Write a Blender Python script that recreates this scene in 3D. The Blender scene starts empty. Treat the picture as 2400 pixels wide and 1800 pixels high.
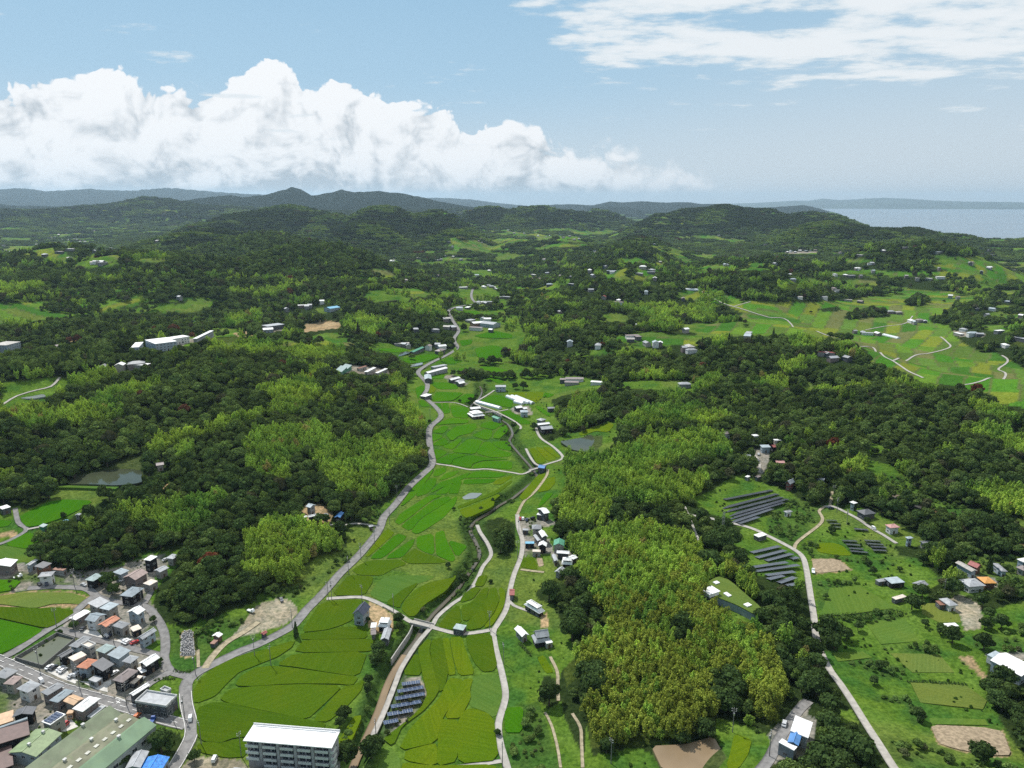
import bpy, bmesh, math, random
import numpy as np
from mathutils import Vector, Matrix

random.seed(7)
RNG = np.random.default_rng(7)
SC = bpy.context.scene
COL = SC.collection
R = math.radians

# ------------------------------------------------------------------ camera
CAM_H = 220.0                  # drone height above the valley floor (m)
FPX = 1714.0                   # focal length in photo pixels (2400 wide)
PITCH = math.atan((900 - 474) / FPX)
cam_d = bpy.data.cameras.new('camera')
cam_d.sensor_width = 36.0
cam_d.lens = 36.0 * FPX / 2400.0
cam_d.clip_start = 1.0
cam_d.clip_end = 250000.0
cam = bpy.data.objects.new('camera', cam_d)
cam.location = (0, 0, CAM_H)
cam.rotation_euler = (math.pi / 2 - PITCH, 0, 0)
COL.objects.link(cam)
SC.camera = cam

# ------------------------------------------------------------------ light
SUN_EL, SUN_AZ = 53.0, -38.0   # elevation; azimuth from the view axis, negative = left
sun_d = bpy.data.lights.new('sun', 'SUN')
sun_d.energy = 4.8
sun_d.angle = R(0.53)
sun_d.color = (1.0, 0.955, 0.89)
sun = bpy.data.objects.new('sun', sun_d)
sdir = Vector((math.sin(R(SUN_AZ)) * math.cos(R(SUN_EL)), math.cos(R(SUN_AZ)) * math.cos(R(SUN_EL)), math.sin(R(SUN_EL))))
sun.rotation_euler = (-sdir).to_track_quat('-Z', 'Y').to_euler()
COL.objects.link(sun)
HAZE_DENSITY = 2.8e-5
SC.view_settings.view_transform = 'Standard'
SC.view_settings.look = 'None'
SC.view_settings.gamma = 1.0
SC.view_settings.use_curve_mapping = False
SC.view_settings.exposure = 0.0
SC.cycles.use_denoising = False
SC.cycles.use_adaptive_sampling = False
SC.cycles.max_bounces = 5
SC.cycles.diffuse_bounces = 2
SC.cycles.glossy_bounces = 2
SC.cycles.transmission_bounces = 3
SC.cycles.transparent_max_bounces = 6
SC.cycles.volume_bounces = 0
SC.cycles.caustics_reflective = False
SC.cycles.caustics_refractive = False


class NT:
    """small helper for node trees"""
    def __init__(s, tree):
        s.t = tree
        s.n = tree.nodes
        s.l = tree.links

    def new(s, kind, **kw):
        nd = s.n.new(kind)
        for k, v in kw.items():
            setattr(nd, k, v)
        return nd

    def put(s, sock, v):
        if isinstance(v, bpy.types.NodeSocket):
            s.l.new(v, sock)
        elif v is not None:
            if isinstance(v, (int, float)) and hasattr(sock.default_value, '__len__'):
                v = (v, v, v) if len(sock.default_value) == 3 else (v, v, v, 1)
            if isinstance(v, (tuple, list)) and hasattr(sock.default_value, '__len__') and len(sock.default_value) == 4 and len(v) == 3:
                v = (*v, 1)
            sock.default_value = v

    def math(s, op, a, b=None, c=None, clamp=False):
        nd = s.new('ShaderNodeMath', operation=op, use_clamp=clamp)
        for i, v in enumerate((a, b, c)):
            if v is not None:
                s.put(nd.inputs[i], v)
        return nd.outputs[0]

    def vmath(s, op, a, b=None, scale=None):
        nd = s.new('ShaderNodeVectorMath', operation=op)
        s.put(nd.inputs[0], a)
        if b is not None:
            s.put(nd.inputs[1], b)
        if scale is not None:
            s.put(nd.inputs['Scale'], scale)
        return nd.outputs['Value'] if op in ('DOT_PRODUCT', 'LENGTH', 'DISTANCE') else nd.outputs[0]

    def mix(s, fac, a, b, blend='MIX'):
        nd = s.new('ShaderNodeMix', data_type='RGBA', blend_type=blend)
        s.put(nd.inputs['Factor'], fac)
        s.put(nd.inputs[6], a)
        s.put(nd.inputs[7], b)
        return nd.outputs[2]

    def smooth(s, x, lo, hi, o0=0.0, o1=1.0):
        nd = s.new('ShaderNodeMapRange', interpolation_type='SMOOTHSTEP')
        for k, v in zip(range(5), (x, lo, hi, o0, o1)):
            s.put(nd.inputs[k], v)
        return nd.outputs[0]

    def noise(s, vec, scale, detail=4, rough=0.55, dim='3D', lac=2.0):
        nd = s.new('ShaderNodeTexNoise', noise_dimensions=dim)
        s.put(nd.inputs['Vector'], vec)
        nd.inputs['Scale'].default_value = scale
        nd.inputs['Detail'].default_value = detail
        nd.inputs['Roughness'].default_value = rough
        nd.inputs['Lacunarity'].default_value = lac
        return nd.outputs['Fac']

    def curve(s, x, pts):
        nd = s.new('ShaderNodeFloatCurve')
        c = nd.mapping.curves[0]
        while len(c.points) > 2:
            c.points.remove(c.points[1])
        c.points[0].location = pts[0]
        c.points[1].location = pts[-1]
        for p in pts[1:-1]:
            c.points.new(*p)
        for p in c.points:
            p.handle_type = 'AUTO'
        nd.mapping.update()
        s.put(nd.inputs['Value'], x)
        return nd.outputs[0]
# ------------------------------------------------------------------ world: Nishita sky, summer haze, cumulus bank, high cloud
W = bpy.data.worlds.new('World')
SC.world = W
W.use_nodes = True
W.cycles.sampling_method = 'MANUAL'
W.cycles.sample_map_resolution = 512


def _azel(u, v):
    a, t_ = (u - 1200) / FPX, (v - 900) / FPX
    cp, sp = math.cos(PITCH), math.sin(PITCH)
    x, y, z = a, cp - t_ * sp, -sp - t_ * cp
    return math.atan2(x, y), math.atan2(z, math.hypot(x, y))


def billow_group():
    g = bpy.data.node_groups.new('billow', 'ShaderNodeTree')
    g.interface.new_socket('Vector', in_out='INPUT', socket_type='NodeSocketVector')
    g.interface.new_socket('Height', in_out='OUTPUT', socket_type='NodeSocketFloat')
    t = NT(g)
    gi, go = t.new('NodeGroupInput'), t.new('NodeGroupOutput')
    p = gi.outputs[0]
    w1 = t.new('ShaderNodeTexNoise', noise_dimensions='2D')
    t.put(w1.inputs['Vector'], p)
    w1.inputs['Scale'].default_value = 9.0
    w1.inputs['Detail'].default_value = 3.0
    off = t.vmath('SCALE', t.vmath('SUBTRACT', w1.outputs['Color'], (.5, .5, .5)), scale=0.085)
    q = t.vmath('ADD', p, off)
    tot = None
    for sc_, amp in ((11.0, .44), (24.0, .27), (52.0, .18), (115.0, .11)):
        v = t.new('ShaderNodeTexVoronoi', feature='F1', voronoi_dimensions='2D')
        t.put(v.inputs['Vector'], q)
        v.inputs['Scale'].default_value = sc_
        b = t.math('MULTIPLY', t.math('SUBTRACT', 1.0, v.outputs['Distance']), amp)
        tot = b if tot is None else t.math('ADD', tot, b)
    t.l.new(tot, go.inputs[0])
    return g


nt = NT(W.node_tree)
nt.n.clear()
dirv = nt.vmath('NORMALIZE', nt.new('ShaderNodeTexCoord').outputs['Generated'])
sep = nt.new('ShaderNodeSeparateXYZ')
nt.put(sep.inputs[0], dirv)
dx, dy, dz = sep.outputs
az = nt.math('ARCTAN2', dx, dy)
el = nt.math('ARCSINE', dz)
sky = nt.new('ShaderNodeTexSky', sky_type='NISHITA')
sky.sun_disc = False
sky.sun_elevation = R(SUN_EL)
sky.sun_rotation = R(SUN_AZ)
sky.altitude = 200
sky.air_density = 1.0
sky.dust_density = 0.6
sky.ozone_density = 2.0
SKYK = 0.1                                     # strength of the Background below
low = nt.smooth(el, 0.0, 0.30, 1.0, 0.0)
haze_c = nt.mix(nt.smooth(el, 0.0, 0.16), (6.4, 7.2, 7.8), (4.0, 6.05, 7.75))
haze_c = nt.mix(nt.smooth(el, 0.10, 0.42), haze_c, (2.5, 4.9, 7.0))
blue = nt.mix(nt.smooth(el, 0.05, 0.9, 0.95, 0.35), sky.outputs[0], haze_c)
whit = nt.smooth(az, -0.1, 0.55)               # the air is milkier over the bay
blue = nt.mix(nt.math('MULTIPLY', whit, nt.smooth(el, 0.02, 0.30, 0.55, 0.0)), blue, (6.6, 7.2, 7.6))

# --- cumulus bank along the ridge
TOP = [(-900, 300), (-700, 240), (-520, 215), (-330, 235), (-150, 205), (0, 205), (65, 195), (150, 180), (217, 163), (262, 165), (325, 200), (358, 206), (400, 180), (434, 178), (467, 193), (520, 184), (570, 174),
       (588, 140), (618, 126), (662, 136), (700, 178), (727, 206), (760, 195), (803, 184), (846, 195), (900, 217), (912, 244), (955, 244), (1010, 239), (1063, 260), (1096, 293), (1128, 282), (1172, 309),
       (1248, 309), (1302, 336), (1367, 347), (1443, 347), (1497, 363), (1519, 390), (1551, 396), (1606, 390), (1638, 374), (1680, 392), (1720, 408), (1790, 422), (1900, 436), (2100, 448), (2400, 455), (3100, 466)]
pts = []
AZL, ELT = R(62), 0.30
for u, v in TOP:
    a, e = _azel(u, v)
    pts.append(((a + AZL) / (2 * AZL), e / ELT))
pts = sorted(pts)
pts = [(0.0, pts[0][1])] + pts + [(1.0, 0.01)]
s_ = nt.math('DIVIDE', nt.math('ADD', az, AZL), 2 * AZL, clamp=True)
top = nt.math('MULTIPLY', nt.curve(s_, pts), ELT)
bg_ = billow_group()


def billow(vec):
    nd = nt.new('ShaderNodeGroup')
    nd.node_tree = bg_
    nt.put(nd.inputs[0], vec)
    return nd.outputs[0]


pvn = nt.new('ShaderNodeCombineXYZ')
nt.put(pvn.inputs[0], az)
nt.put(pvn.inputs[1], nt.math('MULTIPLY', el, 1.12))
pv = pvn.outputs[0]
B0 = billow(pv)
sun_t = Vector(sdir).normalized()
B1 = billow(nt.vmath('ADD', pv, (-.011, .020, 0)))
B2 = billow(nt.vmath('ADD', pv, (-.014, .055, 0)))
rel = nt.math('SUBTRACT', B0, B1)
rel2 = nt.math('SUBTRACT', B0, B2)
edge = nt.math('ADD', nt.math('SUBTRACT', top, el), nt.math('MULTIPLY', nt.math('SUBTRACT', B0, 0.60), 0.085))
wisp = nt.noise(nt.vmath('MULTIPLY', pv, (1, 2.0, 0)), 30.0, 6, 0.68, '2D')
edge = nt.math('ADD', edge, nt.math('MULTIPLY', nt.math('SUBTRACT', wisp, 0.5), 0.012))
soft = nt.smooth(az, -0.05, 0.22, 0.0060, 0.030)     # crisp heads on the left, torn edges to the right
alpha = nt.smooth(nt.math('DIVIDE', edge, soft), 0.0, 1.0)
alpha = nt.math('MULTIPLY', alpha, nt.smooth(az, 0.20, 0.42, 1.0, 0.4))
rel_h = nt.math('DIVIDE', el, nt.math('MAXIMUM', top, 0.01))        # 0 at the base, 1 at the heads
strk = nt.noise(nt.vmath('MULTIPLY', pv, (1.0, 2.9, 0)), 9.0, 5, 0.62, '2D')
shade = nt.math('ADD', nt.smooth(rel_h, 0.02, 0.48, 0.58, 0.91), nt.math('MULTIPLY', rel, 0.85))
shade = nt.math('ADD', shade, nt.math('MULTIPLY', rel2, 0.26))
shade = nt.math('ADD', shade, nt.math('MULTIPLY', nt.math('SUBTRACT', strk, 0.5), nt.smooth(rel_h, 0.1, 0.7, 0.75, 0.12)))
shade = nt.math('MINIMUM', nt.math('MAXIMUM', shade, 0.54), 1.03)
ccol = nt.mix(nt.smooth(shade, 0.42, 0.98), (4.1, 4.75, 5.3), (9.6, 9.75, 9.9))
ccol = nt.mix(nt.smooth(el, 0.004, 0.022, 0.85, 0.0), ccol, (5.6, 6.7, 7.5))
ccol = nt.mix(nt.smooth(az, 0.0, 0.4, 0.0, 0.5), ccol, (7.4, 7.9, 8.2))
out = nt.mix(alpha, blue, ccol)

# --- high broken cloud sheet, upper right
pz = nt.math('ADD', nt.math('MAXIMUM', dz, 0.0), 0.06)
hx, hy = nt.math('DIVIDE', dx, pz), nt.math('DIVIDE', dy, pz)
hv = nt.new('ShaderNodeCombineXYZ')
nt.put(hv.inputs[0], nt.math('MULTIPLY', hx, 0.75))
nt.put(hv.inputs[1], nt.math('MULTIPLY', hy, 1.0))
h1 = nt.noise(hv.outputs[0], 1.9, 7, 0.62, '2D')
h2 = nt.noise(hv.outputs[0], 0.24, 2, 0.5, '2D')
reg = nt.math('MULTIPLY', nt.smooth(nt.math('ADD', az, nt.math('MULTIPLY', el, 0.35)), 0.0, 0.34), nt.smooth(el, 0.07, 0.19))
cov = nt.math('ADD', nt.math('ADD', nt.math('MULTIPLY', h1, 1.05), nt.math('MULTIPLY', h2, 0.30)), nt.math('MULTIPLY', reg, 0.37))
ha = nt.smooth(cov, 0.81, 0.96, 0.0, 0.9)
ha = nt.math('MULTIPLY', ha, nt.smooth(el, 0.035, 0.10))
hc = nt.mix(nt.smooth(cov, 0.86, 1.05), (7.2, 8.0, 8.5), (9.0, 9.25, 9.4))
out = nt.mix(ha, out, hc)
bgn = nt.new('ShaderNodeBackground')
nt.put(bgn.inputs[0], out)
bgn.inputs[1].default_value = SKYK
wo = nt.new('ShaderNodeOutputWorld')
nt.l.new(bgn.outputs[0], wo.inputs[0])
# ------------------------------------------------------------------ survey: photo pixel <-> ground
# Positions were surveyed from the photograph (2400 x 1800). A reading is a map sheet
# (origin, scale) plus sheet coordinates; it becomes a metric ground point by ray casting.
S1 = 2212 / 600.0
SHEET = {'Z': (0, 0, 2212 / 2400.0),
         'A': (0, 1350, S1), 'B': (600, 1350, S1), 'C': (1200, 1350, S1), 'D': (1800, 1350, S1),
         'E': (0, 900, S1), 'F': (600, 900, S1), 'G': (1200, 900, S1), 'H': (1800, 900, S1),
         'I': (0, 600, S1), 'J': (600, 600, S1), 'K': (1200, 600, S1), 'L': (1800, 600, S1),
         'M': (0, 380, 2.765), 'N': (800, 380, 2.765), 'O': (1600, 380, 2.765),
         'a': (0, 1275, 10.055), 'b': (180, 1275, 10.055), 'c': (150, 1390, 8.824), 'd': (100, 1480, 7.373),
         'e': (0, 1540, 8.508), 'f': (280, 1560, 11.06), 'g': (0, 1650, 5.267), 'h': (560, 1680, 8.508),
         'i': (800, 1390, 13.825), 'j': (1200, 1180, 9.219), 'k': (1180, 1380, 10.371), 'l': (690, 1160, 10.533),
         'm': (960, 850, 6.144), 'n': (1640, 1000, 9.217), 'o': (2200, 1300, 9.215), 'p': (1960, 1150, 7.9)}


def px(sheet, pts):
    x0, y0, s = SHEET[sheet]
    p = np.asarray(pts, float)
    return np.stack([x0 + p[..., 0] / s, y0 + p[..., 1] / s], -1)


CP, SP = math.cos(PITCH), math.sin(PITCH)


def ray_dir(u, v):
    a = (np.asarray(u, float) - 1200) / FPX
    t = (np.asarray(v, float) - 900) / FPX
    a, t = np.broadcast_arrays(a, t)
    return np.stack([a, CP - t * SP, -SP - t * CP], -1)


def project(x, y, z):
    dz = z - CAM_H
    dep = y * CP - dz * SP
    up = y * SP + dz * CP
    dep = np.maximum(dep, 1.0)
    return 1200 + FPX * x / dep, 900 - FPX * up / dep, dep


# ------------------------------------------------------------------ value noise
def _hash(ix, iy, seed):
    h = (ix.astype(np.int64) * 374761393 + iy.astype(np.int64) * 668265263 + seed * 2147483647 + 1013904223) & 0xFFFFFFFF
    h = ((h ^ (h >> 13)) * 1274126177) & 0xFFFFFFFF
    h = (h ^ (h >> 16)) & 0xFFFFFFFF
    return h / 4294967295.0


def vnoise(x, y, seed=0):
    ix, iy = np.floor(x), np.floor(y)
    fx, fy = x - ix, y - iy
    fx = fx * fx * (3 - 2 * fx)
    fy = fy * fy * (3 - 2 * fy)
    a, b = _hash(ix, iy, seed), _hash(ix + 1, iy, seed)
    c, d = _hash(ix, iy + 1, seed), _hash(ix + 1, iy + 1, seed)
    return (a + (b - a) * fx) * (1 - fy) + (c + (d - c) * fx) * fy


def fbm(x, y, seed=0, oct=4, gain=0.5):
    s = np.zeros(np.broadcast(x, y).shape)
    amp, tot = 1.0, 0.0
    for k in range(oct):
        s += amp * vnoise(x * 2 ** k + 17.3 * k, y * 2 ** k - 9.1 * k, seed + k)
        tot += amp
        amp *= gain
    return s / tot


# ------------------------------------------------------------------ land cover survey
FOREST, BAMBOO, OPEN, SCRUB, WATER, DIRT, PAVE, YARD, CROP, DRY = range(10)
CODE = {'f': FOREST, 'b': BAMBOO, 'g': OPEN, 's': SCRUB, 'w': WATER, 'd': DIRT, 'u': PAVE, 'y': YARD, 'c': CROP, 'n': DRY}
U0, V0, STEP = -600, 474, 2.0
RW, RH = 1800, 960
COVER = np.zeros((RH, RW), np.uint8)


def in_poly(pu, pv, poly):
    inside = np.zeros(pu.shape, bool)
    n = len(poly)
    for i in range(n):
        x1, y1 = poly[i]
        x2, y2 = poly[(i + 1) % n]
        if y1 == y2:
            continue
        c = (y1 > pv) != (y2 > pv)
        inside ^= c & (pu < (x2 - x1) * (pv - y1) / (y2 - y1) + x1)
    return inside


def paint(sheet, code, pts):
    p = px(sheet, pts)
    i0 = max(0, int((p[:, 0].min() - U0) / STEP)); i1 = min(RW, int((p[:, 0].max() - U0) / STEP) + 2)
    j0 = max(0, int((p[:, 1].min() - V0) / STEP)); j1 = min(RH, int((p[:, 1].max() - V0) / STEP) + 2)
    if i1 <= i0 or j1 <= j0:
        return
    uu, vv = np.meshgrid(U0 + STEP * np.arange(i0, i1), V0 + STEP * np.arange(j0, j1))
    m = in_poly(uu, vv, p)
    COVER[j0:j1, i0:i1][m] = CODE[code]


def cover_at(u, v):
    i = np.clip(((u - U0) / STEP).astype(int), 0, RW - 1)
    j = np.clip(((v - V0) / STEP).astype(int), 0, RH - 1)
    return COVER[j, i]


# far country first: noise decides wood, bamboo and small clearings
_uu, _vv = np.meshgrid(U0 + STEP * np.arange(RW), V0 + 1 + STEP * np.arange(RH))
_d = ray_dir(_uu, _vv)
_k = -CAM_H / np.minimum(_d[..., 2], -1e-5)
_X, _Y = _d[..., 0] * _k, _d[..., 1] * _k
_n1 = fbm(_X / 260, _Y / 260, 11, 4)
_n2 = fbm(_X / 95, _Y / 95, 23, 3)
_far = np.clip((_Y - 1000) / 900, 0, 1)
COVER[(_n2 > 0.68 + 0.012 * _far) & (_n1 < 0.62)] = BAMBOO
COVER[(_n1 > 0.62 - 0.055 * _far) & (_far > 0.15)] = OPEN
COVER[(_n1 > 0.66 - 0.05 * _far) & (_far > 0.15)] = CROP
del _uu, _vv, _d, _k, _X, _Y, _n1, _n2, _far

for sh, code, pts in [
    # keep the big far hills wooded
    ('M', 'f', [(1000, 560), (1250, 440), (1700, 320), (1890, 285), (2212, 350), (2212, 719), (800, 719), (850, 650), (1100, 640)]),
    ('N', 'f', [(0, 330), (270, 285), (600, 320), (900, 440), (940, 480), (700, 490), (650, 560), (400, 600), (0, 719)]),
    ('N', 'b', [(690, 440), (850, 420), (930, 470), (760, 495), (670, 480)]),
    ('N', 'f', [(720, 350), (960, 288), (1250, 288), (1450, 320), (1440, 400), (1150, 440), (950, 430)]),
    ('O', 'f', [(0, 320), (280, 275), (600, 340), (850, 330), (1150, 390), (1480, 430), (1990, 560), (1700, 590), (1300, 560), (900, 570), (600, 540), (200, 470), (0, 470)]),
    ('O', 'b', [(880, 540), (960, 470), (1100, 500), (1280, 520), (1200, 570), (930, 580)]),
    ('O', 'b', [(460, 480), (700, 420), (780, 450), (640, 520), (480, 500)]),
    # far fields and hamlets
    ('M', 'c', [(0, 520), (120, 470), (420, 450), (650, 470), (620, 520), (560, 560), (600, 600), (780, 600), (760, 640), (500, 680), (330, 650), (330, 610), (100, 600), (0, 620)]),
    ('M', 'f', [(420, 560), (600, 570), (590, 610), (480, 620), (430, 600)]),
    ('M', 'f', [(0, 600), (150, 600), (330, 640), (330, 660), (0, 680)]),
    ('N', 'c', [(680, 500), (1000, 500), (1180, 490), (1230, 520), (1000, 560), (860, 600), (720, 590), (720, 530)]),
    ('N', 'c', [(280, 660), (400, 640), (700, 640), (700, 660), (500, 719), (350, 719)]),
    ('N', 'c', [(1000, 440), (1450, 440), (1900, 440), (1850, 480), (1560, 500), (1260, 490), (1000, 470)]),
    ('N', 'c', [(800, 680), (980, 640), (1100, 660), (1080, 719), (820, 719)]),
    ('O', 'c', [(1680, 640), (1800, 620), (1960, 600), (1960, 640), (1700, 690)]),
    ('O', 'c', [(370, 660), (450, 650), (440, 670), (380, 672)]),
    ('O', 'u', [(660, 580), (880, 570), (870, 585), (670, 590)]),
    ('J', 'g', [(1200, 30), (1600, 15), (1800, 60), (2212, 20), (2212, 200), (2010, 220), (1920, 330), (1880, 400), (1700, 470), (1650, 450), (1840, 350), (1860, 310), (1760, 240), (1700, 130), (1500, 105), (1380, 135), (1230, 140)]),
    ('J', 'f', [(1450, 90), (1600, 75), (1700, 160), (1750, 240), (1700, 270), (1600, 200), (1450, 170)]),
    ('J', 'g', [(1690, 480), (1900, 470), (2212, 500), (2212, 900), (2040, 930), (1830, 900), (1720, 900), (1750, 780), (1830, 650), (1700, 540)]),
    ('J', 'g', [(960, 300), (1100, 290), (1330, 320), (1330, 390), (1060, 400), (960, 360)]),
    ('J', 'w', [(1060, 390), (1200, 385), (1240, 395), (1070, 405)]),
    ('K', 'c', [(740, 160), (1000, 100), (1170, 100), (1280, 180), (1060, 215), (800, 180)]),
    ('K', 'g', [(180, 220), (330, 190), (500, 195), (520, 240), (350, 250)]),
    ('K', 'c', [(1400, 315), (1500, 290), (1640, 300), (1760, 290), (1830, 330), (1990, 370), (2212, 400), (2212, 600), (1990, 490), (1900, 445), (1780, 405), (1620, 392), (1400, 350)]),
    ('K', 'g', [(0, 510), (60, 510), (60, 560), (0, 570)]),
    ('K', 'g', [(0, 670), (200, 665), (110, 700), (110, 760), (0, 830)]),
    ('K', 'g', [(420, 850), (560, 830), (780, 800), (1100, 770), (1380, 772), (1000, 810), (700, 860), (430, 870)]),
    ('K', 'g', [(760, 500), (880, 490), (1010, 510), (1020, 560), (860, 570), (770, 540)]),
    ('L', 'c', [(0, 390), (330, 400), (620, 380), (900, 340), (1500, 340), (1600, 420), (1500, 500), (1560, 590), (1600, 680), (1700, 760), (1850, 830), (1950, 820), (2060, 890), (2212, 960), (2400, 1100), (2400, 1340), (2212, 1310), (2000, 1270), (1930, 1190), (1760, 1170), (1680, 1140), (1560, 1110), (1320, 1090), (1200, 1010), (900, 920), (860, 820), (700, 720), (560, 690), (180, 670), (100, 600), (0, 590)]),
    ('L', 'f', [(640, 530), (700, 480), (850, 440), (980, 435), (1050, 490), (1040, 530), (860, 530), (700, 550)]),
    ('L', 'f', [(1170, 390), (1300, 330), (1420, 375), (1300, 440), (1180, 420)]),
    ('L', 'f', [(1390, 520), (1600, 490), (1800, 480), (1780, 560), (1700, 600), (1600, 600), (1500, 590), (1400, 570)]),
    ('L', 'f', [(410, 460), (600, 430), (640, 470), (480, 480)]),
    ('L', 'g', [(600, 200), (780, 210), (770, 270), (640, 280), (620, 240)]),
    ('L', 'g', [(1480, 20), (1650, 20), (1600, 80), (1500, 80)]),
    ('L', 'g', [(110, 1035), (340, 1060), (420, 1160), (335, 1170), (300, 1090)]),
    ('L', 'u', [(1600, 640), (1860, 670), (1860, 690), (1640, 690)]),
    ('I', 'g', [(420, 0), (700, 10), (1000, 5), (900, 60), (700, 70), (500, 40)]),
    ('I', 'g', [(1350, 400), (1500, 400), (1500, 440), (1360, 440)]),
    ('I', 'g', [(0, 1080), (200, 1080), (380, 1045), (520, 1050), (750, 1050), (600, 1100), (480, 1165), (400, 1250), (200, 1265), (0, 1320)]),
    ('I', 'u', [(930, 770), (1090, 760), (1500, 740), (1850, 675), (1850, 690), (1500, 790), (1180, 800), (940, 810)]),
    ('I', 'g', [(1360, 905), (1500, 880), (1780, 855), (1780, 880), (1500, 905)]),
    ('I', 'd', [(420, 742), (500, 725), (900, 662), (905, 690), (600, 735), (450, 745)]),
    ('J', 'd', [(310, 640), (440, 652), (700, 620), (760, 572), (600, 556), (430, 590)]),
    ('I', 'd', [(2010, 665), (2130, 645), (2260, 650), (2230, 690), (2060, 695)]),
    ('J', 'g', [(510, 450), (740, 445), (750, 462), (640, 480), (560, 500), (510, 470)]),
    ('J', 'u', [(40, 610), (250, 600), (250, 640), (40, 660)]),
    ('J', 'g', [(940, 775), (1100, 745), (1330, 800), (1660, 830), (1690, 870), (1450, 965), (1300, 955), (1200, 850), (1050, 825)]),
    ('J', 'u', [(690, 965), (830, 940), (900, 945), (1150, 975), (1140, 1035), (900, 1015), (700, 1000)]),
    # main valley and the settlement
    ('Z', 'g', [(-300, 1190), (0, 1200), (60, 1207), (100, 1225), (170, 1240), (240, 1225), (300, 1205), (320, 1190), (390, 1190), (395, 1210), (345, 1260), (330, 1300), (345, 1335), (375, 1350), (400, 1330), (420, 1330), (455, 1345), (480, 1325), (560, 1275), (640, 1240), (680, 1205), (735, 1190), (770, 1165), (790, 1140), (810, 1100), (850, 1075), (885, 1030), (930, 1000), (925, 960), (915, 930), (920, 905), (900, 880), (880, 868), (872, 840), (885, 815), (905, 800), (935, 790), (960, 770), (985, 745), (990, 700), (975, 680), (985, 650), (1000, 620), (1030, 590), (1060, 560), (1075, 545), (1130, 545), (1110, 590), (1090, 620), (1090, 660), (1120, 690), (1135, 730), (1110, 760), (1070, 780), (1110, 785), (1180, 800), (1235, 840), (1190, 860), (1200, 900), (1225, 935), (1300, 930), (1330, 905), (1335, 950), (1310, 965), (1220, 975), (1215, 1020), (1230, 1040), (1200, 1080), (1195, 1110), (1200, 1150), (1230, 1190), (1245, 1215), (1215, 1240), (1180, 1260), (1195, 1310), (1230, 1370), (1240, 1420), (1210, 1450), (1205, 1480), (1215, 1540), (1240, 1600), (1290, 1659), (1400, 1900), (-300, 1900)]),
    ('K', 'g', [(0, 990), (380, 1020), (600, 1045), (850, 1095), (1100, 1070), (1400, 1070), (1560, 1080), (1575, 1175), (1200, 1150), (850, 1135), (560, 1175), (440, 1200), (240, 1280), (330, 1400), (200, 1480), (0, 1400)]),
    ('G', 'g', [(390, 495), (560, 435), (860, 305), (890, 400), (840, 510), (865, 560), (770, 590), (480, 590), (300, 520)]),
    ('Z', 'f', [(1040, 1125), (1085, 1115), (1110, 1130), (1112, 1180), (1100, 1200), (1065, 1195), (1035, 1155)]),
    ('F', 's', [(1860, 1180), (1930, 1300), (1950, 1420), (1930, 1480), (1890, 1400), (1840, 1260), (1700, 1180), (1740, 1120)]),
    ('F', 's', [(1740, 1659), (1760, 1580), (1900, 1500), (1920, 1540), (1880, 1640), (1840, 1659)]),
    ('B', 's', [(1300, 420), (1180, 320), (1250, 340), (1300, 380)]),
    ('B', 's', [(1010, 620), (1130, 560), (1240, 540), (1180, 680), (1090, 780), (1010, 810), (970, 720)]),
    ('B', 's', [(1450, 340), (1560, 240), (1700, 150), (1750, 90), (1790, 110), (1660, 250), (1560, 330), (1480, 390)]),
    ('F', 's', [(890, 1080), (1060, 1050), (1130, 1080), (1080, 1170), (1020, 1190), (900, 1160)]),
    ('F', 'g', [(640, 1200), (860, 1240), (1000, 1220), (1040, 1260), (930, 1420), (840, 1480), (760, 1480), (790, 1330), (650, 1260)]),
    ('F', 's', [(620, 1659), (780, 1530), (860, 1480), (780, 1420), (700, 1500), (560, 1659)]),
    ('B', 's', [(0, 240), (180, 185), (290, 200), (420, 120), (560, 40), (600, 0), (440, 0), (300, 80), (0, 160)]),
    ('B', 'f', [(-100, 0), (440, 0), (330, 80), (150, 130), (-100, 170)]),
    ('A', 'f', [(1700, 300), (2050, 280), (2212, 220), (2212, 80), (1650, 80), (1380, 200), (1300, 260), (1400, 400), (1500, 410), (1640, 440), (1700, 400)]),
    ('A', 's', [(1690, 460), (1850, 360), (2100, 330), (2212, 330), (2200, 410), (2000, 530), (1870, 650), (1790, 760), (1740, 790), (1700, 640)]),
    ('A', 's', [(1440, 450), (1560, 430), (1560, 690), (1680, 700), (1690, 825), (1520, 830), (1500, 740), (1440, 590)]),
    ('A', 'd', [(1560, 470), (1670, 480), (1690, 690), (1560, 700)]),
    ('B', 'n', [(-220, 540), (-60, 330), (0, 250), (180, 190), (300, 215), (360, 290), (350, 330), (240, 420), (0, 490)]),
    ('A', 's', [(1880, 690), (2000, 640), (2212, 510), (2212, 570), (2040, 650), (1890, 720)]),
    # settlement ground
    ('A', 'y', [(-300, 780), (0, 730), (150, 690), (490, 500), (600, 340), (760, 210), (900, 180), (1020, 110), (1270, 40), (1290, 200), (1420, 420), (1450, 700), (1480, 830), (1380, 900), (1290, 930), (1250, 1090), (1000, 1130), (600, 1250), (350, 1350), (0, 1400), (-300, 1400)]),
    ('A', 'g', [(-300, 150), (0, 150), (760, 180), (780, 240), (620, 360), (380, 480), (200, 600), (0, 690), (-300, 760)]),
    ('A', 'd', [(-300, 165), (0, 160), (200, 132), (620, 132), (790, 185), (775, 275), (600, 268), (450, 268), (310, 305), (0, 275), (-300, 275)]),
    ('A', 'y', [(-300, -160), (0, -140), (100, -120), (330, -100), (560, -60), (760, -40), (1000, -80), (1150, -130), (1300, -180), (1450, -190), (1470, -120), (1330, 10), (1280, 150), (1020, 200), (820, 190), (760, 110), (240, 110), (100, 140), (-50, 60), (-300, 60)]),
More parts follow.
